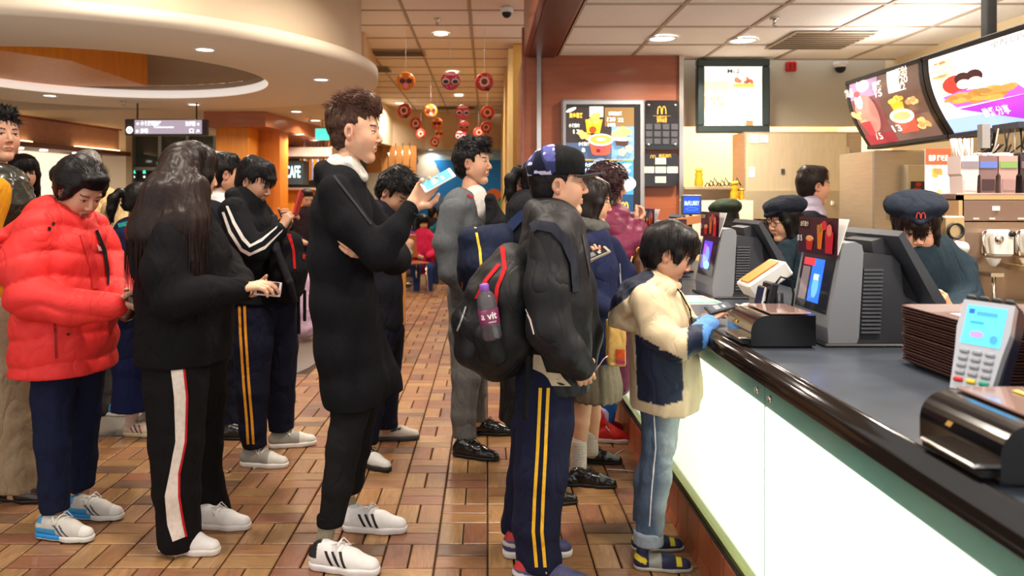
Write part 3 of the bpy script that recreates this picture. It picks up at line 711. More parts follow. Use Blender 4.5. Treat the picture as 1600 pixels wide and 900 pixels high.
# --- strip lamps added out of view to brighten the kitchen ---
for i, (x, y, h, e) in enumerate(((2.45,7.1,2.57,34),(2.45,6.632,2.10,12))):
    t = thing('fill_strip_light', ['fluorescent strip light inside the bright kitchen behind the bulkhead','slim strip light tucked behind the lower edge of the bulkhead'][i], 'ceiling light', (x,y,h))
    MB().box((0,0,0),(1.2,.10,.03)).build('casing', M_white, t); MB().box((0,0,-.018),(1.16,.07,.008)).build('tube', mat('fill_tube_glow', emit=(1,.95,.84), es=6), t)
    ld = bpy.data.lights.new('lamp','AREA'); ld.shape = 'RECTANGLE'; ld.size = 1.15; ld.size_y = .07; ld.energy = e; ld.color = (1,.92,.76); lo = bpy.data.objects.new('lamp', ld); COL.objects.link(lo); lo.parent = t; lo.location = (0,0,-.026)

for i, (x, y) in enumerate(((-4.3,9.7),(-3.4,10.4))):  # extra downlights added to brighten the lobby
    downlight((x,y,2.367), 12, 'downlight in the lobby soffit near the glass doors, %s one' % ('left' if i == 0 else 'right'), 'lobby downlights', .06)
MB().box((2.45, 7.1, 2.6), (1.9, 1.05, .03)).build('ceiling', M_cream, kind='structure')
# ================= the counter and what stands on it =================
def faux_curve(n, a0, a1, cx, cz, rx, rz_): return [(cx+rx*math.cos(a0+(a1-a0)*i/n), cz+rz_*math.sin(a0+(a1-a0)*i/n)) for i in range(n+1)]
Y0, Y1 = .9, 6.19; LY = Y1-Y0; YM = (Y0+Y1)/2
ct = thing('service_counter', 'long service counter with glowing frosted front and red tiled kerb', 'counter', (.86, YM, 0))
box_obj('base', (.36,0,.41), (.62,LY,.80), M_black, ct)
box_obj('light_panel', (.0,0,.465), (.02,LY,.57), mat('glow_panel', rgb(250,250,236), .5, emit=(1,.96,.83), es=1.7), ct)
box_obj('header_rail', (.03,0,.79), (.10,LY,.076), mat('rail_grey', rgb(110,170,160), .4), ct)
M_glass = mat('frost_glass', rgb(236,250,244), .12, trans=.95, spec=.6, ior=1.2)
for (a, b_) in ((Y0, 2.28), (2.285, 3.6), (3.605, 4.9), (4.905, Y1)):
    box_obj('glass_panel', (-.035,(a+b_)/2-YM,.505), (.008,b_-a,.635), M_glass, ct)
    for y in ((a+.05, b_-.05)):
        for z in (.795, .215):
            MB().lathe([(0,-.008),(.009,-.008),(.011,0),(0,0)], 10, ax='x').build('bolt', M_chrome, ct, loc=(-.04,y-YM,z))
box_obj('bottom_channel', (-.02,0,.183), (.06,LY,.02), mat('brass_strip', rgb(150,150,84), .3,.8), ct)
box_obj('kerb_cap', (-.035,0,.171), (.05,LY,.006), M_black, ct)
box_obj('kerb_core', (-.02,0,.08), (.05,LY,.165), mat('kerb_joint', rgb(46,28,20), .9), ct)
k0 = None; n = int(LY/.155)
for i in range(n):
    y = Y0+.078+i*.155-YM
    if k0 is None:
        k0 = MB(); k0.prism([(0,0),(-.022,0),(-.016,.01),(-.010,.03),(-.008,.155),(-.004,.163),(0,.163)], -.0735, .0735, 'y')
        k0 = k0.build('kerb_tile', mat('kerb_red', rgb(158,84,52), .35, noise=.1, nscale=9), ct, loc=(-.052,y,.002))
    else: new_obj('kerb_tile', k0.data, parent=ct, loc=(-.052,y,.002))
wt = thing('worktop', 'dark blue grey counter worktop with glossy black moulded front edge', 'worktop', (.82, YM, .828))
box_obj('slab', (.41,0,.054), (.80,LY,.036), mat('worktop_stone', rgb(60,66,76), .30, noise=.22, nscale=7, spec=.6), wt)
nz = MB(); nz.prism([(.012,.072),(-.002,.076),(-.010,.070),(-.014,.058),(-.020,.056),(-.026,.046),(-.026,.034),(-.020,.030),(-.024,.020),(-.022,.008),(-.014,.0),(.012,0)], -LY/2, LY/2, 'y', smooth=True)
nz.build('edge_moulding', mat('gloss_edge', rgb(30,24,22), .14, coat=.4), wt)
TOP = .9

def pos(x, y, lab, screen, pos_card=True):
    t = thing('cash_register', lab, 'cash register', (x,y,TOP), 0, None)
    m_g = mat('pos_grey', rgb(122,124,130), .45); m_b = mat('pos_body', rgb(52,53,58), .5)
    b = MB(); b.prism([(.0,.0),(.075,.0),(.085,.03),(.10,.30),(.095,.325),(.075,.335),(.04,.33),(.03,.31),(-.015,.06),(-.012,.01)], 0, .30, 'y', smooth=False); b.build('front_column', m_g, t)
    b = MB(); b.prism([(.08,.0),(.235,.0),(.245,.03),(.225,.26),(.20,.29),(.10,.30)], .012, .285, 'y'); b.build('body', m_b, t)
    MB().box((.12,.15,.004),(.30,.33,.014),bev=.005).build('foot', M_black, t)
    for k in range(17):                                             # vent ribs on both flanks
        for yy in (.008, .289): box_obj('vent_rib', (.125+.0006*k,yy,.045+.0125*k), (.062,.010,.006), mat('rib_grey', rgb(84,86,92), .45), t)
    # customer display leans back on the front column
    f = Flat(lambda u,v,w: (-.0275+v*.18-w-.001, .15-u, v), .0008)
    f.rect(-.125,.10,.125,.285,rgb(20,20,24)); f.rect(-.10,.125,.06,.270,rgb(26,30,44))
    if screen == 'a':
        f.rect(-.03,.125,.06,.270,rgb(40,96,230)); f.rect(-.10,.245,-.01,.270,rgb(190,50,60)); f.rect(-.10,.127,-.04,.24,rgb(96,84,84)); f.ell(.02,.18,.025,.04,rgb(90,150,250)); f.rect(0,.2,.04,.22,rgb(160,190,255))
    else:
        f.rect(-.09,.13,.05,.265,rgb(80,60,190)); f.ell(-.02,.19,.05,.05,rgb(110,140,230)); f.ell(.01,.15,.05,.02,rgb(120,190,200)); f.rect(-.07,.2,-.03,.25,rgb(150,80,200))
    f.build('customer_screen', mat('pos_screen', attr=True, rough=.12, es=1.4), t, attr=True, fix=False)
    # staff monitor, back towards the queue
    b = MB(); b.prism([(.185,.355),(.20,.372),(.335,.150),(.33,.118),(.318,.112)], -.05, .33, 'y'); b.build('monitor', mat('monitor_grey', rgb(56,58,64), .42), t)
    b = MB(); b.prism([(.19,.345),(.15,.335),(.16,.27),(.27,.15),(.31,.125)], .05, .24, 'y'); b.build('monitor_back', m_b, t)
    MB().tube([(.2,.14,.25),(.25,.14,.22),(.28,.14,.19)], .03, 10).build('arm', M_black, t)
    MB().box((.262,.14,.245),(.004,.34,.235),rot=Matrix.Rotation(math.radians(-31),3,'Y').to_quaternion()).build('touch_screen', mat('touch', rgb(20,24,30), .1), t)
    if pos_card:
        f = Flat(lambda u,v,w: (.012+v*.04-w, .15-u, .285+v), .0007)
        f.rect(-.15,0,.16,.125,rgb(70,36,48)); f.rect(-.14,.085,-.06,.115,rgb(26,22,24)); f.text('全新推介',-.1,.1,.02,rgb(230,220,200),w=.07)
        f.ell(-.05,.05,.032,.012,rgb(240,200,150)); f.shape([(-.08,.05),(-.02,.05),(-.028,.012),(-.072,.012)],rgb(190,50,40)); f.ell(-.05,.05,.024,.008,rgb(240,160,90)); f.shape([(.02,.02),(.05,.02),(.06,.1),(.01,.1)],rgb(220,120,30)); f.food(.035,.09,.025,(.9,.5,.1),5,1); f.shape([(.09,.01),(.14,.01),(.145,.08),(.085,.08)],rgb(200,40,50)); f.ell(.115,.085,.02,.02,rgb(230,120,100)); f.text('$15',-.115,.05,.028,rgb(240,240,240)); f.ell(.08,.10,.02,.016,rgb(220,50,70))
        f.build('menu_card', mat('glossy_print', attr=True, rough=.2), t, attr=True, fix=False)
        MB().box((.034,.15,.35),(.002,.31,.12),rot=Matrix.Rotation(math.radians(17.7),3,'Y').to_quaternion()).build('card_back', M_white, t)
    return t
pos(1.105, 2.47, 'nearest grey cash register with red and blue customer screen', 'a')
pos(1.085, 3.66, 'second grey cash register with purple customer screen behind the boy', 'b')
pos(1.07, 5.0, 'farthest cash register on the counter beside the purple jacket woman', 'b')

def coin_box(x, y, lab, tan):
    t = thing('coin_box', lab, 'coin dispenser', (x,y,TOP))
    prof = [(0.0,.012),(.0,.045)]+faux_curve(8, math.pi, math.pi/2, .055,.052,.055,.052)+[(.205,.104),(.205,.008),(.01,.008)]
    MB().prism(prof, 0, .235, 'y', smooth=False).build('body', mat('gloss_black_box', rgb(16,16,18), .13, coat=.6), t)
    MB().box((.105,.118,.004),(.19,.2,.008)).build('foot', M_black, t)
    MB().box((-.012,.10,.028),(.04,.16,.008),bev=.003).build('tray', M_chrome, t); box_obj('slot', (-.008,.1,.018),(.03,.17,.010),M_black,t)
    MB().box((.13,.118,.109),(.13,.22,.006),bev=.002).build('clear_lid', mat('tan_lid', tan, .08, coat=.8), t)
    e = Flat(lambda u,v,w: (.010-w-.0015+ (v-.075)*.75, .14-u, v), .0005); e.ell(0,.078,.012,.010,rgb(150,110,30)); e.arches(0,.072,.016,.014,rgb(220,170,60),.14); e.rect(-.008,.062,.008,.07,rgb(150,110,30))
    e.build('emblem', M_print, t, attr=True, fix=False)
    MB().box((.004,.118,.0485),(.004,.22,.0025)).build('trim_line', mat('red_line', rgb(200,90,80), .4), t)
    return t
coin_box(.835, 2.44, 'black rounded coin dispenser with pinkish lid, in front of nearest register', rgb(150,120,112))
coin_box(.835, 1.255, 'black rounded coin dispenser with yellow and clear lid at lower right', rgb(190,160,130))
box_obj('ticket_strip', (.985,1.34,TOP+.1145), (.012,.2,.002), mat('ticket_yellow', rgb(226,200,80), .5), None)
tag(bpy.data.objects['ticket_strip'], 'thin yellow strip lying on the lower right coin dispenser lid', 'strip')

# card reader facing the customers
t = thing('card_reader', 'silver card payment terminal with lit blue screen and keypad', 'card reader', (1.035,1.62,TOP))
MB().box((.02,.05,.03),(.09,.09,.06),bev=.01).build('stand', M_black, t); MB().tube([(.02,.05,.05),(.04,.07,.12)],.016,10).build('stem', M_black, t)
hd = bpy.data.objects.new('head', None); 
R = Matrix.Translation((.0,.0,.165)) @ Matrix.Rotation(math.radians(-50),4,'Z') @ Matrix.Rotation(math.radians(3),4,'Y') @ Matrix.Rotation(math.radians(-26),4,'X') @ Matrix.Scale(1.08,4)
def put(mb, nm, m, **k): mb.M = Matrix.Identity(4); o = mb.build(nm, m, t, **k); o.matrix_local = R; return o
b = MB(); b.prism([(-.034,-.095),(.034,-.095),(.040,-.02),(.046,.03),(.044,.088),(-.044,.088),(-.046,.03),(-.040,-.02)], -.004, .024, 'y'); put(b,'silver_face',mat('silver_shell', rgb(190,192,198), .3,.5))
b = MB(); b.prism([(-.040,-.09),(.040,-.09),(.046,.03),(.046,.093),(-.046,.093),(-.046,.03)], .022, .068, 'y'); put(b,'rear_shell',mat('navy_shell', rgb(22,26,44), .35))
b = MB()
for k in range(4): b.box((-.033+.022*k,.02,.094),(.018,.05,.012),bev=.004)
put(b,'paper_lid',M_black)
f = Flat(lambda u,v,w: (u,-.0045-w,v)); f.rect(-.034,-.002,.034,.078,rgb(80,190,250)); f.rect(-.03,.06,-.02,.07,rgb(30,80,160)); f.rect(-.016,.058,.02,.066,rgb(60,130,210)); f.rect(-.024,.04,.0,.045,rgb(40,130,190)); f.ell(-.008,.018,.012,.007,rgb(150,120,220)); f.ell(.022,.012,.007,.009,rgb(60,130,190))
put(f,'screen',mat('reader_screen', attr=True, rough=.1, es=1.2), attr=True, fix=False)
for r in range(5):
    for c in range(3):
        col = rgb(150,152,160) if r < 4 else (rgb(210,50,50), rgb(230,200,60), rgb(30,150,120))[c]
        b = MB(); b.box((-.023+.022*c,-.006,-.018-.0145*r),(.017,.006,.009),bev=.0025); put(b,'key',mat('key_%d' % (c if r == 4 else 9), col, .45))
t = thing('card_reader', 'black card reader seen from the side with looped cable, left of nearest register', 'card reader', (.99,2.74,TOP))
MB().box((.03,.0,.008),(.09,.10,.016),bev=.005).build('foot', M_black, t)
MB().tube([(.045,0,.01),(.045,0,.14)],.017,12).build('post', M_black, t); MB().lathe([(0,-.02),(.012,-.02),(.012,-.017),(0,-.017)],12,c=(.045,0,.085),ax='y').build('lock', M_chrome, t)
q = Matrix.Rotation(math.radians(12),3,'Y').to_quaternion()
MB().box((-.0,0,.09),(.028,.085,.18),bev=.006,rot=q).build('terminal_shell', M_black, t); MB().box((-.019,0,.115),(.014,.078,.10),bev=.005,rot=q).build('silver_edge', M_chrome, t)
MB().tube([(.02,-.03,.17),(.04,-.035,.20),(.075,-.035,.19),(.085,-.035,.14),(.08,-.03,.09),(.05,-.02,.05)],.004,8).build('cable', M_black, t)
# leaflet box beside the register
t = thing('leaflet_box', 'tilted white box with an orange top beside nearest register', 'box', (1.03,2.95,TOP))
MB().box((.02,.0,.05),(.07,.07,.10)).build('stand', mat('stand_grey', rgb(150,148,146), .4), t)
q = (Matrix.Rotation(math.radians(-34),3,'Y')).to_quaternion(); MB().box((.03,0,.17),(.17,.14,.06),bev=.006,rot=q).build('carton', M_white, t)
b = MB(); b.box((.01,0,.199),(.14,.10,.003),rot=q); b.build('orange_panel', mat('orange_print', rgb(240,130,50), .4), t)
t = thing('leaflet_box', 'tilted white and red box beside the second register, behind the boy', 'box', (1.0,4.1,TOP))
MB().box((.0,0,.14),(.14,.12,.055),bev=.006,rot=q).build('carton', M_white, t); MB().box((0,0,.05),(.06,.06,.1)).build('stand', M_dk, t); MB().box((-.018,0,.165),(.11,.09,.003),rot=q).build('red_panel', mat('red_print', rgb(220,90,60), .4), t)
# table cards seen past the boy, small lit sign on the counter end
t = thing('menu_card_stand', 'small dark printed menu card stand on the counter by the far register', 'card stand', (1.17,4.7,TOP))
MB().box((0,0,.0),(.12,.06,.012)).build('foot', M_black, t); MB().box((0,.012,.18),(.10,.004,.34)).build('card', mat('card_dark', rgb(60,34,36), .4), t)
f = Flat(lambda u,v,w: (u,.009-w,v)); f.rect(-.045,.2,.045,.34,rgb(90,50,50)); f.ell(-.01,.27,.02,.03,rgb(190,90,60)); f.shape([(.005,.21),(.03,.21),(.035,.3),(.0,.3)],rgb(200,120,50)); f.ell(.03,.22,.01,.03,rgb(150,160,90)); f.build('print', M_print, t, attr=True, fix=False)
z = 5.6; c = P(1080,320,z); t = thing('dessert_sign', 'small framed blue dessert sign at the far end of the counter', 'sign', c)
w, h = 31*z/F, 31*z/F
MB().box((0,0,0),(w,.03,h),bev=.004).build('frame', mat('sign_frame', rgb(90,84,80), .4), t)
f = Flat(lambda u,v,w_: (u,-.016-w_,v)); f.rect(-w/2+.012,-h/2+.012,w/2-.012,h/2-.012,rgb(30,70,180)); f.text('McFLURRY',0,.01,.045,rgb(200,220,255),w=.105); f.ell(0,-.03,.045,.012,rgb(90,130,220)); f.ell(0,-.03,.04,.008,rgb(30,70,180))
f.build('print', M_lit, t, attr=True, fix=False); MB().box((0,.02,-h/2-.182),(.02,.02,.37)).build('post', M_chrome, t)
# orange awning strip near it
b = MB(); b.box((0,0,0),(.34,.02,.05),rot=Matrix.Rotation(math.radians(-9),3,'Y').to_quaternion()); o = b.build('banner_strip', mat('orange_banner', rgb(232,150,90), .5), loc=P(1075,345,4.9)); tag(o, 'pale orange strip banner above the far register', 'banner')
# placemats, napkins
o = MB().box((0,0,.0015),(.20,.30,.003)).build('paper_mat', mat('paper_white', rgb(226,232,226), .7), loc=(.97,3.62,TOP)); tag(o, 'white printed paper mat on the counter by the boy\'s hands', 'paper')
f = Flat(lambda u,v,w: (u,v,.0032+w)); f.rect(-.09,-.14,.09,-.11,rgb(60,170,150)); f.rect(-.09,-.10,.02,.12,rgb(210,224,216)); f.rect(.04,-.1,.09,.1,rgb(220,170,170)); f.build('print', M_print, o, attr=True, fix=False)
b = MB()
for i in range(46):
    b.box((random.uniform(-.09,.09),random.uniform(-.10,.10),random.uniform(.006,.035)),(.035,.028,.006),rot=Matrix.Rotation(random.uniform(-1,1),3,(random.random()-.5,random.random()-.5,random.random())).to_quaternion())
o = b.build('paper_napkins', mat('napkin', rgb(226,214,196), .8), loc=(1.14,3.16,TOP)); tag(o, 'heap of crumpled white napkins on the counter between registers', 'napkins', kind='stuff')
# tray stacks
def tray_mesh():
    b = MB(); L, D = .40, .33
    def loop(l, d, z): return [(sx*l/2-sx*cx, sy*d/2-sy*cy, z) for sx, sy, cx, cy in ((-1,-1,0,.03),(-1,-1,.03,0),(1,-1,.03,0),(1,-1,0,.03),(1,1,0,.03),(1,1,.03,0),(-1,1,.03,0),(-1,1,0,.03))]
    vs = loop(L-.06,D-.06,0)+loop(L,D,.018)+loop(L,D,.0205)+loop(L-.012,D-.012,.0205)+loop(L-.07,D-.07,.003)
    fs = [(i*8+k, i*8+(k+1)%8, (i+1)*8+(k+1)%8, (i+1)*8+k) for i in range(4) for k in range(8)]+[tuple(range(8))[::-1], tuple(32+k for k in range(8))]
    b.add(vs, fs); return b
M_tray = mat('tray_brown', rgb(84,54,48), .4)
def stack(x, y, n, lab, labtop, grp, rz=0):
    first = None
    for k in range(n):
        loc = (x+random.uniform(-.004,.004), y+random.uniform(-.004,.004), TOP+k*.0078)
        if first is None: o = first = tray_mesh().build('serving_tray', M_tray)
        else: o = new_obj('serving_tray', first.data)
        o.location = loc; o.rotation_euler = (0,0,rz+random.uniform(-.012,.012))
        if k == n-1: tag(o, labtop, 'tray')
        else: tag(o, lab % ORD[n-1-k], 'tray', grp)
    return TOP+(n-1)*.0078
zt = stack(1.385, 2.07, 20, 'brown tray, %s from the top of the stack behind the silver card reader', 'topmost brown tray of the stack behind the silver card reader, holding paper', 'brown trays in the left stack')
o = MB().box((0,0,0),(.24,.2,.002)).build('tray_paper', mat('tray_paper_m', rgb(232,236,224), .7), loc=(1.41,2.05,zt+.0045)); tag(o, 'white paper liner on the top brown tray', 'paper')
zt2 = stack(1.49, 1.66, 17, 'brown tray, %s from the top of the stack at the right edge', 'topmost brown tray of the stack at the right edge', 'brown trays in the right stack')
o = MB().box((0,0,.05),(.16,.14,.10),bev=.006).build('cardboard_carton', M_white, loc=(1.44,1.70,zt2+.004), ); tag(o, 'white carton with orange panel on the right tray stack', 'box')
box_obj('orange_panel', (-.081,0,.055), (.003,.11,.06), mat('orange_print'), o)
# basket of trinkets by the near monitor
t = thing('trinket_basket', 'shallow dark basket of brown sunglasses and red straps by the staff hand', 'basket', (1.50,2.5,TOP))
MB().box((0,0,.03),(.16,.2,.06),bev=.01).build('basket', M_black, t)
b = MB()
for i in range(26):
    c = (random.uniform(-.07,.07),random.uniform(-.09,.09),random.uniform(.06,.10)); b.lathe([(.012,0),(.018,.003),(.012,.006),(.012,0)],9,c=c)
b.build('trinkets', mat('trinket', rgb(70,34,26), .2, coat=.5), t, kind='stuff')
MB().tube([(-.05,-.08,.09),(-.03,-.09,.14),(.0,-.08,.15),(.02,-.08,.10)],.003,6).build('red_strap', mat('strap_red', rgb(200,30,30), .5), t)

# ---- curved lit menu boards over the counter ----
PR = [(0,(2.743,1.756)),(.34,(2.667,1.862)),(.62,(2.607,2.005)),(1,(2.588,2.19))]
def prof(v):
    v = min(1.02, max(-.02, v)); xs = [p[0] for p in PR]
    # smooth quadratic fit through the profile
    x = np.interp(v, xs, [p[1][0] for p in PR]); h = np.interp(v, xs, [p[1][1] for p in PR])
    return 2.588+.155*(1-v)**2.2, 1.756+.434*(v**.92)
def board(ya, yb, lab):
    t = thing('menu_board', lab, 'menu board', (2.7, (ya+yb)/2, 2.0)); oy = (ya+yb)/2
    n = 12; fr = [prof(i/n) for i in range(n+1)]
    out = [(x-2.7, h-2.0) for x, h in fr]; inn = [(x+.06-2.7, h-2.0) for x, h in fr][::-1]
    MB().prism(out+inn, yb-oy+.02, ya-oy-.02, 'y').build('light_box', M_white, t)
    for yy in (yb, ya):                                             # end frames
        o2 = [(x-.008-2.7, h-2.0) for x, h in fr]; i2 = [(x+.10-2.7, h-2.0) for x, h in fr][::-1]
        MB().prism(o2+i2, yy-oy-.02, yy-oy+.02, 'y').build('end_frame', M_black, t)
    x, h = prof(1); box_obj('top_light', (x+.06-2.7, 0, h-2.0+.032), (.03, ya-yb-.1, .008), mat('top_strip_glow', emit=(1,.96,.9), es=5), t)
    ld = bpy.data.lights.new('lamp','AREA'); ld.shape = 'RECTANGLE'; ld.size = .03; ld.size_y = ya-yb-.1; ld.energy = 7*(ya-yb); ld.color = (1,.95,.88); lo = bpy.data.objects.new('lamp', ld); COL.objects.link(lo); lo.parent = t; lo.location = (x+.06-2.7,0,h-2.0+.04); lo.rotation_euler = (math.pi,0,0)
    for v in (0, 1): x, h = prof(v); box_obj('rail', (x+.03-2.7, 0, h-2.0+(.012 if v else -.012)), (.09, ya-yb+.04, .03), M_black, t, bev=.006)
    def fn(u, v, w): x, h = prof(v); return (x-.002-w-2.7, ya-.03-u*(ya-yb-.06)-oy, h-2.0)
    return t, fn
t, fn = board(5.53, 4.60, 'smaller curved dark lit menu board at the far end')
f = Flat(fn, .0012); f.rect(0,0,1,1,rgb(92,68,56),8); f.rect(0,0,.44,1,rgb(110,60,60),8); f.rect(0,.7,.44,1,rgb(150,120,150),6); f.ell(.22,.9,.1,.1,rgb(230,200,220)); f.rect(.44,.0,1,.3,rgb(110,84,74),6); f.ell(.2,.45,.17,.3,rgb(180,120,110)); f.rect(0,0,.44,.13,rgb(140,40,50),6)
f.rect(.60,.66,.76,1,rgb(255,250,220),4); f.food(.68,.55,.10,(1,.62,.1),9,3); f.shape([(.6,.5),(.77,.5),(.74,.3),(.63,.3)],rgb(240,170,40)); f.food(.88,.48,.11,(.85,.5,.2),9,4)
f.shape([(.56,.3),(.86,.3),(.82,.08),(.60,.08)],rgb(200,80,60)); f.ell(.71,.3,.16,.1,rgb(255,240,210)); f.ell(.71,.3,.12,.06,rgb(240,180,120)); f.food(.92,.15,.1,(.95,.6,.2),8,5)
for (x,y,hh,ww,s_) in ((.53,.8,.10,.14,'套餐'),(.53,.68,.1,.1,'15'),(.88,.9,.1,.16,'人氣組合'),(.88,.78,.1,.14,'120'),(.87,.68,.09,.1,'22'),(.1,.8,.1,.14,'飲品'),(.3,.88,.1,.14,'優惠'),(.3,.08,.08,.1,'7.5'),(.6,.14,.08,.12,'13')): f.text(s_,x,y,hh*1.5,rgb(255,246,230),w=ww)
f.food(.16,.42,.1,(.95,.6,.2),7,6); f.food(.26,.3,.09,(.9,.5,.3),7,7); f.shape([(.2,.3),(.34,.3),(.32,.1),(.23,.1)],rgb(190,50,60)); f.ell(.28,.62,.06,.12,rgb(235,225,230)); f.ell(.28,.74,.05,.05,rgb(170,60,60))
f.build('artwork', mat('board_print', attr=True, rough=.35, es=1.25), t, attr=True, fix=False)
t, fn = board(4.55, 2.45, 'large curved white lit menu board with purple chicken box')
f = Flat(fn, .0012); f.rect(0,0,1,1,rgb(255,250,248),16); f.rect(.0,.0,.30,.16,rgb(160,190,250),4); f.rect(.03,.42,.12,.95,rgb(255,236,190),4); f.food(.06,.88,.04,(0.81,0.37,0.14),5,8); f.food(.07,.7,.05,(0.85,0.50,0.18),6,9)
f.ell(.12,.55,.06,.12,rgb(190,60,50)); f.ell(.155,.6,.035,.08,rgb(60,30,30)); f.ell(.205,.6,.035,.08,rgb(60,30,30)); f.ell(.155,.53,.03,.06,rgb(255,220,210)); f.ell(.205,.53,.03,.06,rgb(255,220,210))
f.shape([(.09,.25),(.33,.02),(.47,.10),(.38,.28)],rgb(170,60,200)); f.shape([(.09,.27),(.05,.42),(.13,.46),(.35,.40),(.38,.28)],rgb(190,90,210)); f.food(.2,.34,.11,(0.85,0.42,0.09),18,2); f.food(.29,.36,.09,(0.85,0.45,0.11),12,12); f.food(.13,.36,.08,(0.85,0.40,0.09),10,13); f.food(.42,.08,.06,(0.85,0.43,0.14),6,14)
f.text('脆雞分享',.27,.13,.1,rgb(255,250,255),w=.1); f.text('全新口味',.4,.86,.09,rgb(150,150,150),w=.14)
for i in range(5):
    f.text('炸雞套餐 %d' % (3+i), .62, .88-.1*i, .07, rgb(120,120,130), w=.18)
for i in range(5): f.text('¥',.56+.035*i,.5,.07,rgb(230,60,60)); f.rect(.57+.035*i,.42,.575+.035*i,.56,rgb(230,90,80))
f.food(.56,.33,.06,(0.77,0.31,0.14),7,15); f.food(.63,.34,.06,(0.85,0.46,0.18),7,16); f.text('N°5',.56,.2,.07,rgb(210,50,50)); f.text('12',.66,.12,.07,rgb(90,90,90))
for i in range(3): f.food(.78+.08*i,.4,.06,(0.77,0.37,0.14),7,20+i); f.text('25',.78+.08*i,.2,.06,rgb(200,40,40)); f.text('超值',.78+.08*i,.75,.06,rgb(110,110,120),w=.06)
f.build('artwork', mat('board_print_white', attr=True, rough=.35, es=1.3), t, attr=True, fix=False)
t = thing('ceiling_post', 'black post carrying the menu boards', 'post', (2.86,4.4,1.6)); MB().box((0,0,.46),(.06,.06,.92),bev=.006).build('post', M_black, t); MB().box((-.04,.0,-.1),(.05,.05,.3),rot=Matrix.Rotation(.35,3,'Y').to_quaternion()).build('strut', M_black, t)

# ---- kitchen equipment ----
t = thing('kitchen_hood', 'wide stainless kitchen hood with panel and warning stickers on the back wall', 'kitchen hood', (2.55,6.0,0))
# numbers below are read at depth 6.2
def K(px, py, z=6.2): p = P(px,py,z); return (p.x-2.55, p.z)
def kbox(nm, x0, y0, x1, y1, dy, m, z=6.2, bev=0.):
    a, b_ = K(x0,y1,z), K(x1,y0,z); return box_obj(nm, ((a[0]+b_[0])/2, z-6.0+dy/2, (a[1]+b_[1])/2), (b_[0]-a[0], dy, b_[1]-a[1]), m, t, bev=bev)
kbox('hood_body',1163,206,1346,303,.3,M_steel); kbox('door_panel',1167,232,1324,300,-.02,mat('warm_steel', rgb(222,206,172), .4,.5,noise=.05,nscale=4,stretch=(9,1,1)),bev=.004); kbox('top_panel',1167,210,1320,229,-.015,mat('warm_steel'),bev=.004)
kbox('splash_rail',1160,304,1346,336,-.06,mat('warm_steel2', rgb(200,186,156), .35,.6),bev=.006); kbox('warmer_back',1160,336,1346,372,.2,mat('warmer_dark', rgb(60,40,30), .5)); kbox('warmer_base',1160,366,1346,460,-.05,M_steel)
for k in range(14): kbox('slot_bar',1163+13*k,336,1167+13*k,352,-.02,mat('bar_brown', rgb(130,90,60), .4))
for px in (1215,1293,1322,1193): kbox('knob',px,314,px+3,320,-.08,M_white)
kbox('sticker',1169,261,1178,277,-.024,M_white); kbox('sticker',1170,210,1184,224,-.02,mat('sticker_y', rgb(230,220,190), .6)); kbox('sticker',1186,212,1199,223,-.02,mat('sticker_b', rgb(196,214,230), .6)); kbox('latch',1219,264,1224,272,-.03,M_dk); kbox('latch',1286,264,1289,271,-.03,M_dk)
for k in range(5): a = K(1300+9*k,345); MB().lathe([(0,-.012),(.010,-.008),(.012,0),(0,.008)],10,c=(a[0],.06,a[1]),ax='y').build('handle_knob', M_chrome, t)
# cream tiled backsplash left of the hood with shelf and yellow bottles
t = thing('wall_shelf', 'long steel shelf on the cream tiled kitchen wall', 'shelf', (P(1115,292,6.3).x,6.3,P(1115,292,6.3).z)); MB().box((0,.1,-.01),(.5,.3,.02)).build('board', M_steel, t); MB().box((0,.22,-.25),(.52,.03,.5)).build('back_panel', mat('pale_panel', rgb(226,214,192), .4), t)
def bottle(px, py, z, s, lab):
    t = thing('sauce_bottle', lab, 'bottle', P(px,py,z), 0)
    MB().lathe([(0,0),(.032*s,0),(.034*s,.01),(.034*s,.05*s),(.026*s,.075*s),(.034*s,.095*s),(.022*s,.115*s),(.022*s,.118*s),(0,.118*s)],16).build('bottle', mat('yellow_bottle', rgb(214,160,30), .3, trans=.2), t)
    MB().lathe([(.022*s,.118*s),(.03*s,.122*s),(.03*s,.145*s),(0,.147*s)],16).build('cap', mat('yellow_cap', rgb(232,190,60), .4), t)
bottle(1092,291,6.25,1.0,'yellow squeeze bottle standing on the kitchen wall shelf'); bottle(1148,311,6.0,.95,'yellow squeeze bottle lower down beside the hood'); bottle(1159,312,6.0,.6,'small yellow bottle right beside the lower yellow one')
t = tag(MB().box((0,.05,-.15),(.5,.3,.3)).build('prep_box', mat('prep_white', rgb(240,226,200), .4), loc=P(1120,313,6.05)), 'pale prep cabinet top below the yellow bottles', 'cabinet')
b = MB()
for i in range(9): b.tube([(-.12+.03*i,0,.0),(-.10+.03*i,.02,.03+.02*(i%3)),(-.07+.03*i,0,.0)],.006,6)
o = b.build('tangled_tongs', M_black, loc=P(1125,291,6.22)); tag(o, 'dark tongs and cords lying on the kitchen shelf', 'tongs', kind='stuff')
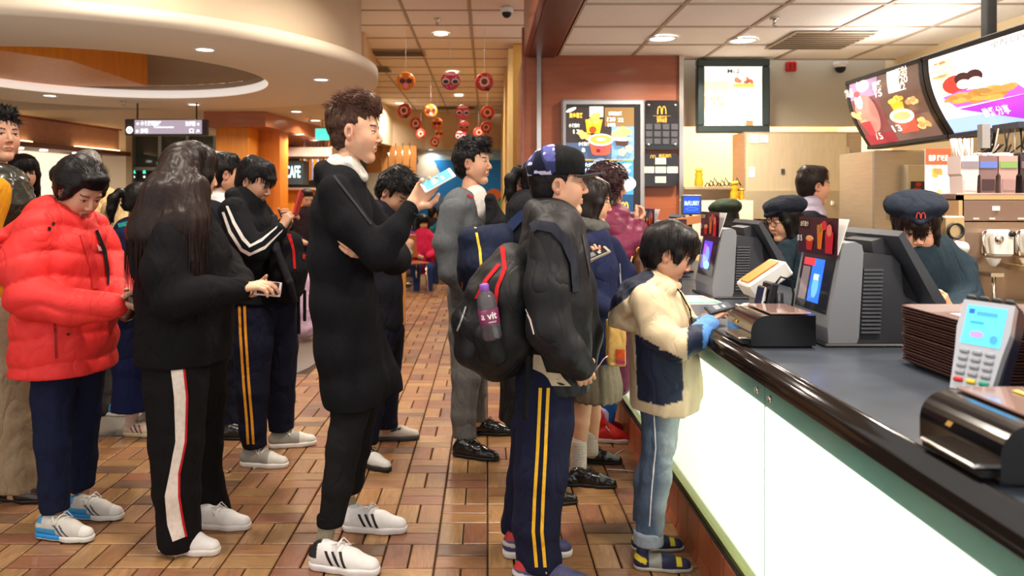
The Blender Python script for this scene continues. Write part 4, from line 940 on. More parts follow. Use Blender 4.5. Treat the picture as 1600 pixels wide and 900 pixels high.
# steel oven box and standee
t = thing('holding_cabinet', 'stainless holding cabinet with a dark red label below the menu boards', 'cabinet', (P(1395,300,5.3).x,5.3,1.0))
MB().box((0,.1,.1),(.42,.5,1.2),bev=.01).build('body', M_steel, t); MB().box((.12,-.18,.50),(.30,.12,.20),bev=.006).build('head', mat('warm_steel2'), t)
f = Flat(lambda u,v,w: (.12+u,-.242-w,.50+v)); f.rect(-.13,-.075,.13,-.01,rgb(50,36,34)); f.ell(-.08,-.03,.02,.014,rgb(180,40,30)); f.text('新鮮出爐',.04,-.035,.03,rgb(200,60,40),w=.13); f.ell(-.09,-.06,.03,.012,rgb(160,40,30)); f.build('label', M_print, t, attr=True, fix=False)
MB().box((-.19,-.17,.12),(.10,.1,.04)).build('tray', M_white, t)
z = 4.7; c = P(1466,275,z); t = thing('promo_standee', 'tall white promotional card with an orange header and fried food photo', 'standee', c)
w, h = 40*z/F, 96*z/F; MB().box((0,.006,-.02),(w,.008,h)).build('card', M_white, t)
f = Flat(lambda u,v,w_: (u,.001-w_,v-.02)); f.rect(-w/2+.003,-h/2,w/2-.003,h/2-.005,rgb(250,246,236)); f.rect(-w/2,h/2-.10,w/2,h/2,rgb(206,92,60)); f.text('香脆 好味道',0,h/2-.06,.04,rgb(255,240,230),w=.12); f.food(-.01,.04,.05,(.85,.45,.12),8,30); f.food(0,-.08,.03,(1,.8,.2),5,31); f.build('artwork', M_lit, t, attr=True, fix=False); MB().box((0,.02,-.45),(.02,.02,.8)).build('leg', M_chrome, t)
# soft serve machine
z = 3.4; t = thing('ice_cream_machine', 'large stainless ice cream machine with two white dispensing heads at right', 'ice cream machine', (2.46,z,0))
def S3(px, py, zz=z): p = P(px,py,zz); return (p.x-2.46, zz-z, p.z)
def sbox(nm, x0, y0, x1, y1, d, m, zz=z, bev=0.): a, b_ = S3(x0,y1,zz), S3(x1,y0,zz); return box_obj(nm, ((a[0]+b_[0])/2, a[1]+d/2, (a[2]+b_[2])/2), (b_[0]-a[0],abs(d),b_[2]-a[2]), m, t, bev=bev)
mm = mat('machine_steel', rgb(150,128,112), .3,.7,noise=.06,nscale=3)
sbox('cabinet',1505,345,1722,640,.6,mm); sbox('head_box',1504,312,1722,347,.6,mat('machine_head', rgb(140,116,106), .35,.6)); sbox('head_frame',1498,305,1722,313,.62,mat('gold_steel', rgb(214,186,140), .3,.7)); sbox('side_frame',1498,305,1506,350,.62,mat('gold_steel'))
sbox('badge',1550,322,1561,329,-.006,M_white)
for px in (1520,1545,1590,1600): sbox('label_strip',px,340,px+9,343,-.005,mat('label_pale', rgb(190,176,164), .5))
for dx in (0,52,104):
    sbox('dispenser_block',1532+dx,360,1562+dx,398,-.10,M_white,bev=.01); sbox('clear_plate',1540+dx,358,1568+dx,400,-.05,mat('plate_pale', rgb(196,188,176), .2),bev=.006)
    a = S3(1526+dx,372); MB().tube([(a[0],-.06,a[2]+.03),(a[0]-.03,-.09,a[2]),(a[0]-.02,-.09,a[2]-.07)],.007,8).build('lever', M_chrome, t)
    a = S3(1538+dx,402); MB().lathe([(.03,0),(.022,-.02),(.010,-.035),(0,-.035)],12,c=(a[0],-.06,a[2])).build('nozzle', M_white, t)
    a = S3(1530+dx,372); MB().lathe([(0,-.11),(.016,-.11),(.018,-.10),(0,-.10)],10,c=(a[0]+.02,0,a[2]),ax='y').build('knob', M_chrome, t); a = S3(1556+dx,364); MB().lathe([(0,-.115),(.012,-.115),(.013,-.10),(0,-.10)],10,c=(a[0],0,a[2]),ax='y').build('knob', M_black, t)
sbox('pipe_bracket',1530,424,1550,430,-.08,M_chrome); a = S3(1541,430); MB().tube([(a[0],-.05,a[2]),(a[0],-.05,a[2]-.25)],.008,8).build('pipe', M_chrome, t)
sbox('ledge',1572,412,1722,420,-.14,mat('gold_steel')); sbox('drip_tray',1510,468,1722,485,-.18,mat('tray_steel', rgb(130,124,100), .3,.8),bev=.01)
t = thing('cup_tower', 'tan steel column with three round cup openings beside the ice cream machine', 'cup holder', (P(1492,400,3.3).x,3.3,0))
MB().box((0,.1,.65),(.09,.2,1.3),bev=.006).build('column', mat('gold_steel'), t)
for py in (361,386,410):
    zc = P(0,py,3.3).z; MB().lathe([(.036,-.004),(.036,-.012),(.028,-.012),(.028,.002),(0,.002)],18,c=(0,0,zc),ax='y').build('cup_opening', M_black if py != 386 else mat('cup_red', rgb(110,30,30), .4), t)
o = MB().lathe([(0,0),(.026,0),(.030,.05),(.027,.05),(.024,.01),(0,.01)],16,ax='y').build('paper_cup', M_white, loc=(P(1492,386,3.3).x,3.24,P(1492,386,3.3).z)); tag(o, 'white paper cups sticking out of the tan cup column', 'cup')
# topping hoppers above the machine
for k, (px, nm, fill) in enumerate(((1505,'spoons',rgb(206,190,190)),(1533,'blue labelled',rgb(60,40,44)),(1564,'green labelled',rgb(150,120,120)),(1597,'dark crumb',rgb(40,30,36)))):
    z = 3.5; c = P(px,303,z); t = thing('topping_hopper', {0:'pale hopper of white plastic spoons, leftmost above the ice cream machine',1:'hopper with a blue label above the ice cream machine',2:'hopper with a green label above the ice cream machine',3:'dark crumb filled hopper, rightmost above the ice cream machine'}[k], 'hopper', c)
    mw = mat('hopper_clear_%d' % k, [rgb(214,196,190),rgb(120,96,96),rgb(170,140,136),rgb(60,50,56)][k], .25)
    MB().prism([(-.03,0),(.03,0),(.034,.08),(.042,.09),(.042,.17),(-.042,.17),(-.042,.09),(-.034,.08)],-.05,.05,'y').build('bin', mw, t)
    MB().box((0,-.052,.13),(.078,.003,.03)).build('label', mat('hop_lab%d' % k, [rgb(130,120,130),rgb(90,110,180),rgb(120,150,90),rgb(110,90,96)][k], .4), t); MB().box((0,-.05,.04),(.055,.006,.05)).build('window', mat('hop_fill%d' % k, fill, .5), t)
    b = MB()
    for i in range(16):
        if k == 0: x = random.uniform(-.035,.035); b.tube([(x,random.uniform(-.03,.03),.15),(x*1.3-.01,random.uniform(-.03,.03),.25)],.004,5)
        else: b.box((random.uniform(-.035,.035),random.uniform(-.04,.04),.172),(.02,.02,.02),rot=Matrix.Rotation(i,3,'X').to_quaternion())
    b.build('contents', mat('hop_cont%d' % k, [rgb(240,230,226),rgb(190,180,190),rgb(240,236,230),rgb(30,24,26)][k], .5), t, kind='stuff')
MB_s = MB().box((0,0,0),(.5,.4,.03),bev=.005).build('hopper_shelf', mat('machine_head'), loc=(P(1555,306,3.5).x+.02,3.62,P(0,306,3.5).z-.003)); tag(MB_s, 'steel shelf carrying the topping hoppers', 'shelf')
t = thing('hanging_cables', 'tangle of pale and dark cables hanging under the big menu board', 'cables', P(1565,210,3.9))
for k in range(9):
    x = -.1+.028*k; MB().tube([(x,0,.03),(x+random.uniform(-.03,.03),0,-.06),(x+random.uniform(-.05,.05),.02,-.12-random.uniform(0,.05)),(x+random.uniform(0,.08),.0,-.05)],.004,6).build('cable', M_black if k%3 else mat('cable_pale', rgb(180,176,160), .5), t)
MB().box((-.09,0,-.01),(.04,.04,.12)).build('socket_box', mat('stand_grey'), t); MB().box((.30,.05,.045),(.5,.2,.03)).build('board_underside', M_dk, t)
# sink-side steel table under the machine line and low kitchen cabinets
t = thing('back_counter', 'low stainless kitchen counter along the rear wall', 'counter', (2.7,5.84,0)); MB().box((0,.0,.45),(1.26,.24,.9),bev=.01).build('cabinet', M_steel, t); MB().box((0,-.0,.92),(1.28,.27,.03)).build('top', mat('warm_steel2'), t)

# ================= dining area far back =================
def chair(x, y, rz, lab):
    t = thing('dining_chair', lab, 'chair', (x,y,0), rz); m = mat('chair_wood', rgb(150,84,44), .4)
    MB().box((0,0,.45),(.40,.40,.02),bev=.006).build('seat', m, t); MB().box((-.19,0,.68),(.018,.36,.34),bev=.006,rot=Matrix.Rotation(-.12,3,'Y').to_quaternion()).build('backrest', m, t)
    for a in (-.17,.17):
        for b_ in (-.16,.16): MB().tube([(a,b_,.44),(a*1.15,b_*1.15,0)],.012,8).build('leg', M_chrome, t)
    return t
def table(x, y, lab):
    t = thing('dining_table', lab, 'table', (x,y,0)); MB().box((0,0,.73),(.7,.6,.03),bev=.008).build('table_top', mat('table_top', rgb(214,184,140), .3), t); MB().tube([(0,0,.02),(0,0,.72)],.03,10).build('pedestal', M_chrome, t); MB().lathe([(0,0),(.22,0),(.2,.02),(0,.03)],20).build('foot', M_chrome, t)
chair((642-CX)*11.3/F, 11.3, math.radians(-60), 'wooden dining chair with back to the aisle beside the yellow bin')
table(-1.35, 12.6, 'square pale dining table behind the wooden chair'); chair(-.75, 13.4, math.radians(200), 'wooden dining chair beyond the square dining table')
chair(-1.72, 7.6, math.radians(30), 'wooden chair draped with lilac jacket behind the tall man'); table(-2.2, 8.4, 'pale dining table behind the lilac draped chair')
# yellow bin cabinet with a printed sign
z = 8.2; t = thing('waste_cabinet', 'yellow wooden waste cabinet with a white printed sign in the aisle', 'bin cabinet', (P(606,400,z).x, z+.15, 0))
MB().box((.02,0,.45),(.26,.5,.9),bev=.01).build('cabinet', mat('yellow_laminate', rgb(224,168,84), .45), t); MB().box((.02,0,.91),(.30,.54,.025)).build('top', M_steel, t)
f = Flat(lambda u,v,w: (-.03+u,-.252-w,.55+v)); f.rect(-.09,-.3,.09,.3,rgb(224,216,204)); f.text('FOR',.0,.07,.09,rgb(40,34,34),w=.17); f.text('9',.03,-.06,.09,rgb(40,34,34)); f.build('sign', M_print, t, attr=True, fix=False)
# straws dropped on the floor
for (a, b_) in (((950,718),(975,703)),((948,734),(990,737))):
    p, q = P(a[0],a[1],GZ(a[1])), P(b_[0],b_[1],GZ(b_[1])); c = (p+q)/2; d = q-p
    o = MB().tube([(-d.length/2,0,.003),(d.length/2,0,.003)],.003,6).build('drinking_straw', M_white, loc=(c.x,c.y,0)); o.rotation_euler = (0,0,math.atan2(d.y,d.x)); tag(o, 'white paper straw on the floor, %s' % ('slanting beside the black shoe' if a[1] == 718 else 'lying level by the boy\'s leg'), 'straw')
b = MB()
for i in range(22): b.box((random.uniform(-.25,.2),random.uniform(-.05,.05),.003),(.012,.009,.005))
o = b.build('floor_crumbs', mat('crumb', rgb(200,180,130), .8), loc=(P(380,733,GZ(733)).x,GZ(733),0)); o.rotation_euler = (0,0,.9); tag(o, 'scatter of pale crumbs on the tiles near the grey sneaker', 'crumbs', kind='stuff')
# ================= people: builders =================
M_skin = mat('skin', attr=True, rough=.48, sub=.12, noise=.05, nscale=30)
M_hair = mat('hair', attr=True, rough=.42, noise=.3, nscale=90, spec=.25)
M_cloth = mat('cloth', attr=True, rough=.9, noise=.10, nscale=60, bump=.25, bscale=500, spec=.15)
M_knit = mat('knit_cloth', attr=True, rough=.95, noise=.12, nscale=120, bump=.6, bscale=350)
M_shell = mat('shell_fabric', attr=True, rough=.55, noise=.05, nscale=20, bump=.2, bscale=160, spec=.3)
M_leather = mat('leather', attr=True, rough=.22, coat=.3, noise=.05)
M_rubber = mat('shoe_material', attr=True, rough=.55, noise=.04, nscale=60)
M_wool = mat('wool', attr=True, rough=.95, noise=.12, nscale=80, bump=.3, bscale=600, spec=.1)
for m_, dist in ((M_cloth,.022),(M_shell,.014),(M_knit,.014),(M_wool,.007)):       # soft crumple relief under the weave
    nt = m_.node_tree; bp = [n for n in nt.nodes if n.type == 'BUMP'][0]; tc = nt.nodes.new('ShaderNodeTexCoord'); mp = nt.nodes.new('ShaderNodeMapping'); mp.inputs['Scale'].default_value = (1,1,.55); mp.inputs['Rotation'].default_value = (.3,.5,0)
    n = nt.nodes.new('ShaderNodeTexNoise'); n.inputs['Scale'].default_value = 8; n.inputs['Detail'].default_value = 2.5; n.inputs['Distortion'].default_value = 1.2; n.inputs['Roughness'].default_value = .4
    a_ = nt.nodes.new('ShaderNodeMath'); a_.operation = 'SUBTRACT'; a_.inputs[1].default_value = .5; b_ = nt.nodes.new('ShaderNodeMath'); b_.operation = 'ABSOLUTE'; c_ = nt.nodes.new('ShaderNodeMath'); c_.operation = 'POWER'; c_.inputs[1].default_value = .7
    nt.links.new(tc.outputs['Object'], mp.inputs[0]); nt.links.new(mp.outputs[0], n.inputs['Vector']); nt.links.new(n.outputs[0], a_.inputs[0]); nt.links.new(a_.outputs[0], b_.inputs[0]); nt.links.new(b_.outputs[0], c_.inputs[0])
    b2 = nt.nodes.new('ShaderNodeBump'); b2.inputs['Strength'].default_value = .8; b2.inputs['Distance'].default_value = dist; nt.links.new(c_.outputs[0], b2.inputs['Height']); nt.links.new(b2.outputs[0], bp.inputs['Normal'])
_H = {}
SK = rgb(222,170,138)
def head_geo(kind):
    if kind in _H: return _H[kind]
    fem = kind in ('f', 'c')
    s = Sdf()
    s.ell((-.012,0,.035),(.096,.074,.082),k=0)
    s.ell((.020,0,-.012),(.064,.060,.084),k=.03)
    for q in (-1,1):
        s.seg((-.004,q*.047,-.050),(.054,q*.014,-.096),.019,.014,k=.035)
        s.ell((.050,q*.032,-.030),(.030,.026,.034),k=.03)
    s.ell((.062,0,-.097),(.018,.018,.015),k=.022)
    s.seg((.076,-.034,.026),(.076,.034,.026),.010,k=.016)
    s.seg((.084,0,.012),(.101 if not fem else .098,0,-.020),.0065,.0085,k=.010)
    s.ell((.100 if not fem else .097,0,-.027),(.010,.009,.008),k=.006)
    for q in (-1,1): s.ell((.092,q*.011,-.030),(.009,.006,.006),k=.005)
    for q in (-1,1):
        s.ell((.091,q*.031,.006),(.013,.019,.010),k=.012,op='s')
        s.ell((.0695,q*.031,.005),(.0135,.0145,.0115),k=.003)
        s.seg((.081,q*.020,.0115),(.077,q*.043,.0115),.0042,k=.005)       # lids
        s.seg((.080,q*.020,-.001),(.077,q*.043,.0005),.0036,k=.005)
    s.seg((.0795,-.015,-.057),(.0795,.015,-.057),.0058,k=.009); s.seg((.084,-.007,-.056),(.084,.007,-.056),.0045,k=.006)
    s.seg((.079,-.012,-.066),(.079,.012,-.066),.0058,k=.009); s.seg((.082,-.005,-.0655),(.082,.005,-.0655),.0048,k=.006)
    s.seg((.090,-.019,-.0612),(.090,.019,-.0612),.0026,k=.004,op='s')
    for q in (-1,1):                                                      # ears
        R = np.array(Matrix.Rotation(q*.35,3,'Z') @ Matrix.Rotation(-.18,3,'Y'))
        s.ell((-.012,q*.074,.0),(.019,.008,.031),k=.006,R=R); s.ell((-.006,q*.070,-.024),(.010,.007,.012),k=.005)
        s.ell((-.008,q*.083,.002),(.010,.006,.018),k=.004,op='s')
    vs, qs = s.mesh(.0028)
    x, y, z = vs.T; ay = np.abs(y)
    C = np.tile(np.array(SK), (len(vs),1))
    def mix(m, c, a=1.): m = np.clip(m, 0, 1)[:,None]*a; return C*(1-m)+np.array(c)*m
    C = mix(np.exp(-(((x-.07)/.03)**2+((ay-.04)/.02)**2+((z+.03)/.02)**2)), rgb(226,146,122), .45)
    C = mix(np.exp(-(((x-.1)/.02)**2+(y/.015)**2+((z+.025)/.014)**2)), rgb(220,140,116), .35)
    C = mix(np.exp(-(((ay-.078)/.012)**2+((x+.01)/.03)**2)), rgb(216,132,110), .4)
    lip = (x > .072) & (np.abs(z+.0612) < .0085*np.sqrt(np.clip(1-(ay/.0195)**2,0,1))); C[lip] = rgb(196,106,96) if fem else rgb(194,126,106)
    C[(x > .072) & (ay < .018) & (np.abs(z+.0612) < .0016)] = rgb(130,66,58)
    arch = .026+.004*np.sin((ay-.015)*70); bw = (ay > .015) & (ay < .050) & (np.abs(z-arch) < (.0028 if fem else .0040)) & (x > .055); C[bw] = rgb(70,48,40)
    d = np.sqrt((ay-.031)**2+(z-.005)**2)
    eye = (x > .066) & (ay > .018) & (ay < .045) & (np.abs(z-.0045) < .0046*np.sqrt(np.clip(1-((ay-.0315)/.0145)**2,0,1))); C[eye] = rgb(214,204,196)
    C[eye & (np.abs(ay-.031) < .0062)] = rgb(26,16,14)
    ed = (x > .062) & (ay > .018) & (ay < .047) & (np.abs(z-.0098+(ay-.031)**2*10) < .0018); C[ed] = rgb(40,26,22)
    nos = (x > .088) & (np.abs(ay-.008) < .004) & (z < -.032) & (z > -.038); C[nos] = rgb(110,56,46)
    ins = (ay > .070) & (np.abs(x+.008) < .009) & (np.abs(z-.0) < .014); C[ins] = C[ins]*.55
    _H[kind] = (vs, qs, C); return _H[kind]
_HD = {}
def hand_geo(curl=(.5,.6,.4), spread=.0, thumb=(.5,.3), left=False):
    key = (curl, spread, thumb, left)
    if key in _HD: return _HD[key]
    s = Sdf(); s.seg((-.035,0,0),(.01,0,0),.022,.024,k=0,asp=1.2)
    for i, (yb, L) in enumerate(((.030,.072),(.010,.080),(-.010,.074),(-.028,.058))):
        s.seg((.008,yb*.6,0),(.085-.004*abs(i-1),yb,0),.0135,.0105,k=.012)
        p = np.array([.085-.004*abs(i-1),yb,0.]); a = 0; az = spread*(1.5-i)*.12
        c = curl[i] if hasattr(curl[0], '__len__') else curl
        for j, (fr, r0, r1) in enumerate(((.45,.0095,.0085),(.30,.0085,.0078),(.25,.0078,.0062))):
            a += c[j]; d = np.array([math.cos(a)*math.cos(az), math.sin(az)*math.cos(a), -math.sin(a)]); q = p+d*L*fr
            s.seg(p,q,r0,r1,k=.0025); p = q
    t0, t1 = thumb
    p = np.array([.015,.022,-.006]); 
    for L, r0, r1, a, b_ in ((.042,.0145,.0115,.9-t0*.3,.5+t0*.4),(.032,.0115,.0098,.6-t0*.6,.35+t1),(.026,.0098,.0075,.35-t0*.8,.35+t1*1.3)):
        d = np.array([math.cos(a)*math.cos(b_), math.sin(a), -math.sin(b_)]); d /= np.linalg.norm(d); q = p+d*L; s.seg(p,q,r0,r1,k=.006); p = q
    vs, qs = s.mesh(.0032)
    if left: vs = vs*np.array([1,-1,1]); qs = qs[:, ::-1]
    C = np.tile(np.array(SK), (len(vs),1)); tip = np.clip((vs[:,0]-.11)/.05,0,1)[:,None]; C = C*(1-tip*.3)+np.array(rgb(226,140,120))*tip*.3
    _HD[key] = (vs, qs, C); return _HD[key]
def frame(pos, fwd, up):
    x = Vector(fwd).normalized(); z = Vector(up); z = (z-x*z.dot(x)).normalized(); y = z.cross(x)
    M = Matrix((x,y,z)).transposed().to_4x4(); M.translation = pos; return M
def strands(vs, n, ln, rad, flow, pick, col, seg=5, jit=.35, seed=0, droop=0.):
    """tapered hair locks rooted on the hair surface; numpy quads"""
    R = np.random.RandomState(seed); I = np.where(pick(vs))[0]
    if not len(I): return np.zeros((0,3)), np.zeros((0,4), int), np.zeros((0,3))
    P0 = vs[R.choice(I, n)]; c0 = np.array([-.012,0,.03]); N = P0-c0; N /= np.linalg.norm(N,axis=1)[:,None]
    Fl = flow(P0, N); Fl = Fl/np.maximum(np.linalg.norm(Fl,axis=1),1e-6)[:,None]; Fl = Fl+R.normal(0,jit,Fl.shape)*.5; Fl /= np.linalg.norm(Fl,axis=1)[:,None]
    L = ln*R.uniform(.6,1.25,n); rr = rad*R.uniform(.6,1.3,n)
    V = []; base = P0-N*.004
    side = np.cross(Fl, N); side /= np.maximum(np.linalg.norm(side,axis=1),1e-6)[:,None]; up = np.cross(side, Fl)
    cur = base; d = Fl
    for k in range(seg+1):
        t = k/seg; r = rr*(1-t**1.5*.93)
        for a in range(3):
            q = 2*math.pi*a/3; V.append(cur+side*(np.cos(q)*r)[:,None]+up*(np.sin(q)*r*.6)[:,None])
        nn = cur-c0; nn[:,2] = np.maximum(nn[:,2],0); nn /= np.maximum(np.linalg.norm(nn,axis=1),1e-6)[:,None]
        d = d+np.array([0,0,-1])*droop/seg-nn*(np.clip(L/seg/.1,0,1)*(cur[:,2] > -.04)*(1. if droop < .3 else .35))[:,None]; d = d/np.linalg.norm(d,axis=1)[:,None]; cur = cur+d*(L/seg)[:,None]
    V = np.stack(V, 1)                                                  # n, 3(seg+1), 3
    q = []
    for k in range(seg):
        for a in range(3): q.append((k*3+a, k*3+(a+1)%3, (k+1)*3+(a+1)%3, (k+1)*3+a))
    Q = (np.array(q)[None]+(np.arange(n)*3*(seg+1))[:,None,None]).reshape(-1,4)
    C = np.repeat(np.array(col)[None]*R.uniform(.6,1.5,(n,1)), 3*(seg+1), 0)
    return V.reshape(-1,3), Q, C
def hair_geo(style, col, seed=0):
    s = Sdf(); ex = []
    c = np.array(col)
    def base(g=0., front=.050, hl=.052, ear=.004, nape=-.075):
        s.ell((-.016,0,.038),(.101+g,.081+g,.088+g),k=0)
        s.ell((-.045,0,-.015),(.062+g,.066+g*.5,.066),k=.02)
        s.box((.12,0,-.08),(.17,.3,.26),rad=.02,k=.008,op='s')                           # face opening x > .035, z < .05
        s.box((front+.06,0,hl-.15),(.12,.3,.30),rad=.02,k=.006,op='s')
        for q in (-1,1): s.ell((.000,q*.082,-.012),(.028,.03,.040),k=.004,op='s')        # round the ears
        s.plane((0,0,nape),(0,0,-1)); s.box((.05,0,-.10),(.115,.3,.15),rad=.01,k=.006,op='s')
    if style in ('short','messy','spiky','flat','buzz'):
        base(.0 if style != 'messy' else .006, front=.056, hl=.060)
        if style != 'buzz': s.seg((-.06,0,.105),(.045,0,.105),.03,.028,k=.03,asp=1.6)
        if style in ('spiky','messy'):
            s.seg((-.04,0,.118),(.062,0,.112),.028,.026,k=.03,asp=1.6)
        if style == 'flat':                                                             # fringe combed forward
            s.seg((.03,-.03,.095),(.086,-.028,.055),.024,.014,k=.02,asp=1.2); s.seg((.03,.03,.095),(.086,.028,.055),.024,.014,k=.02,asp=1.2); s.seg((.03,0,.10),(.092,0,.056),.026,.014,k=.02,asp=1.2)
    elif style == 'quiff':
        base(-.004, front=.050, hl=.060, nape=-.065)
        s.chain([((-.085,0,.080),.028),((-.045,0,.112),.034),((.01,0,.130),.036),((.060,0,.122),.031),((.084,0,.096),.018)],k=.03,asp=1.55)
        s.seg((-.098,0,.07),(-.09,0,.03),.026,.03,k=.03,asp=1.6)
    elif style == 'boy':
        base(.008, front=.075, hl=.048, nape=-.075)
        s.chain([((-.02,0,.10),.045),((.05,0,.09),.040),((.088,0,.050),.018),((.094,0,.030),.010)],k=.03,asp=1.6)
        for q in (-1,1): s.chain([((.0,q*.05,.06),.035),((.035,q*.066,.02),.018),((.04,q*.07,-.01),.010)],k=.02)
    elif style == 'bangs':
        base(.008, front=.08, hl=.03)
        s.chain([((.0,0,.10),.045),((.066,0,.085),.030),((.098,0,.045),.012),((.101,0,.016),.007)],k=.02,asp=2.0)
        for q in (-1,1): s.chain([((.045,q*.062,.06),.020),((.058,q*.068,.0),.013),((.055,q*.072,-.06),.008),((.05,q*.072,-.10),.005)],k=.015)
    elif style == 'bun':
        base(.010, front=.052, hl=.060, nape=-.07)
        s.ell((-.03,0,.05),(.105,.090,.095),k=.02)
        s.box((.135,0,-.07),(.15,.3,.27),rad=.02,k=.008,op='s')
        s.chain([((.02,0,.115),.02),((.062,0,.095),.022),((.075,.0,.070),.012)],k=.02,asp=2.2)
        for q in (-1,1): s.chain([((.04,q*.062,.06),.02),((.035,q*.075,.01),.014),((.02,q*.077,-.03),.006)],k=.015)
        s.ell((-.135,.0,-.005),(.042,.045,.048),k=.012)
    elif style == 'pony':
        base(.003, front=.052, hl=.064, nape=-.06)
        s.chain([((-.105,0,.045),.022),((-.135,0,.045),.024),((-.165,0,.0),.030),((-.165,0,-.06),.026),((-.15,0,-.13),.012)],k=.012)
    elif style in ('long','curly','bob'):
        e = {'long':.36,'curly':.13,'bob':.14}[style]; g = {'long':.012,'curly':.03,'bob':.01}[style]
        s.ell((-.016,0,.040),(.103+g,.084+g,.088+g),k=0)
        s.box((.135,0,-.06),(.15,.3,.25),rad=.02,k=.01,op='s')
        s.chain([((-.04,0,.03),.085),((-.05,0,-.07),.085),((-.055,0,-.08-e),.055)],k=.03,asp=1.15)
        for q in (-1,1): s.chain([((.04,q*.06,.07),.026),((.036,q*.078,.0),.022),((.02,q*.085,-.10),.02),((.01,q*.08,-.1-e*.7),.01)],k=.02)
        if style != 'curly': s.chain([((.0,0,.11),.03),((.06,0,.10),.02)],k=.02,asp=2.4)
    sc = {'long':(70,70,6),'bob':(80,80,10),'curly':(45,45,45),'bangs':(90,90,12),'boy':(80,90,25),'flat':(70,90,30)}.get(style,(80,90,40))
    amp = {'curly':.010,'messy':.005,'spiky':.004,'quiff':.004}.get(style,.0012)
    s.fn(lambda p: amp*noise3(p*np.array(sc), 1.)+amp*.5*noise3(p*np.array(sc)+5, 2.1))
    vs, qs = s.mesh(.004)
    C = np.tile(c*.6, (len(vs),1)); parts = [(vs, qs, C)]
    crown = np.array([-.045,.01,.12])
    def comb(lift=.06, g=.35, f=0.):
        def fl(p, n):
            d = p-crown; d = d/np.maximum(np.linalg.norm(d,axis=1),1e-6)[:,None]+np.array([f,0,-g]); d -= n*(d*n).sum(1)[:,None]; d /= np.maximum(np.linalg.norm(d,axis=1),1e-6)[:,None]; return d+n*lift
        return fl
    allp = lambda p: p[:,2] > -9
    add = lambda *a, **k: parts.append(strands(vs, *a, **k))
    if style == 'quiff':
        add(800, .030, .0022, comb(.10,.5), lambda p: p[:,2] < .105, c, jit=.12, seed=seed, droop=.1)
        add(700, .040, .0028, lambda p,n: n*.25+np.array([-.8,0,.30])+np.array([0,.25,0])*np.sign(p[:,1:2]), lambda p: p[:,2] > .095, c*1.15, jit=.45, seed=seed+1, droop=.55)
    elif style in ('spiky','messy'):
        add(600, .030, .0022, comb(.10,.5), lambda p: p[:,2] < .08, c, jit=.14, seed=seed, droop=.1)
        add(700, .038, .0028, lambda p,n: n*.38+np.array([.55,0,.0])-n*0, lambda p: p[:,2] > .06, c, jit=.45, seed=seed, droop=.6)
    elif style in ('short','buzz'): add(1100, .032, .0022, comb(.10,.5,.2), allp, c, jit=.15, seed=seed, droop=.15)
    elif style in ('boy','flat'): add(1300, .050, .0024, comb(.05,.6,.3), allp, c, jit=.10, seed=seed, droop=.15)
    elif style == 'curly': add(900, .05, .0030, lambda p,n: n*.5+np.array([0,0,-.4]), allp, c, jit=1.1, seed=seed, droop=.9)
    elif style == 'long':
        add(1800, .12, .0028, comb(.03,1.4), lambda p: p[:,2] > -.02, c, jit=.05, seed=seed, droop=.25)
        add(1500, .15, .0022, lambda p,n: np.array([0,0,-1.])+p*np.array([.25,.25,0]), lambda p: p[:,2] < .02, c*1.1, jit=.035, seed=seed+5, droop=.25)
    elif style == 'bun': add(1300, .042, .0022, lambda p,n: (lambda d: d-n*(d*n).sum(1)[:,None]+n*.04)(np.array([-.135,0,-.005])-p+np.array([0,0,1e-4])), lambda p: p[:,0] < .055, c, jit=.006, seed=seed, droop=.05)
    elif style == 'pony': add(1200, .055, .0022, lambda p,n: np.where(p[:,0:1] > -.11, (lambda d: d-n*(d*n).sum(1)[:,None]+n*.005)(np.array([-.12,0,.045])-p), np.array([-.02,0,-.1])), allp, c, jit=.008, seed=seed, droop=.1)
    else:
        add(1200, .065, .0022, comb(.03,1.0,.15), lambda p: p[:,2] > -.03, c, jit=.07, seed=seed, droop=.2)
        if style == 'bob': add(600, .06, .0022, lambda p,n: np.array([0,0,-1.])+p*np.array([.2,.2,0]), lambda p: p[:,2] < .0, c, jit=.05, seed=seed, droop=.25)
    return parts
BLK = (.010,.008,.008)
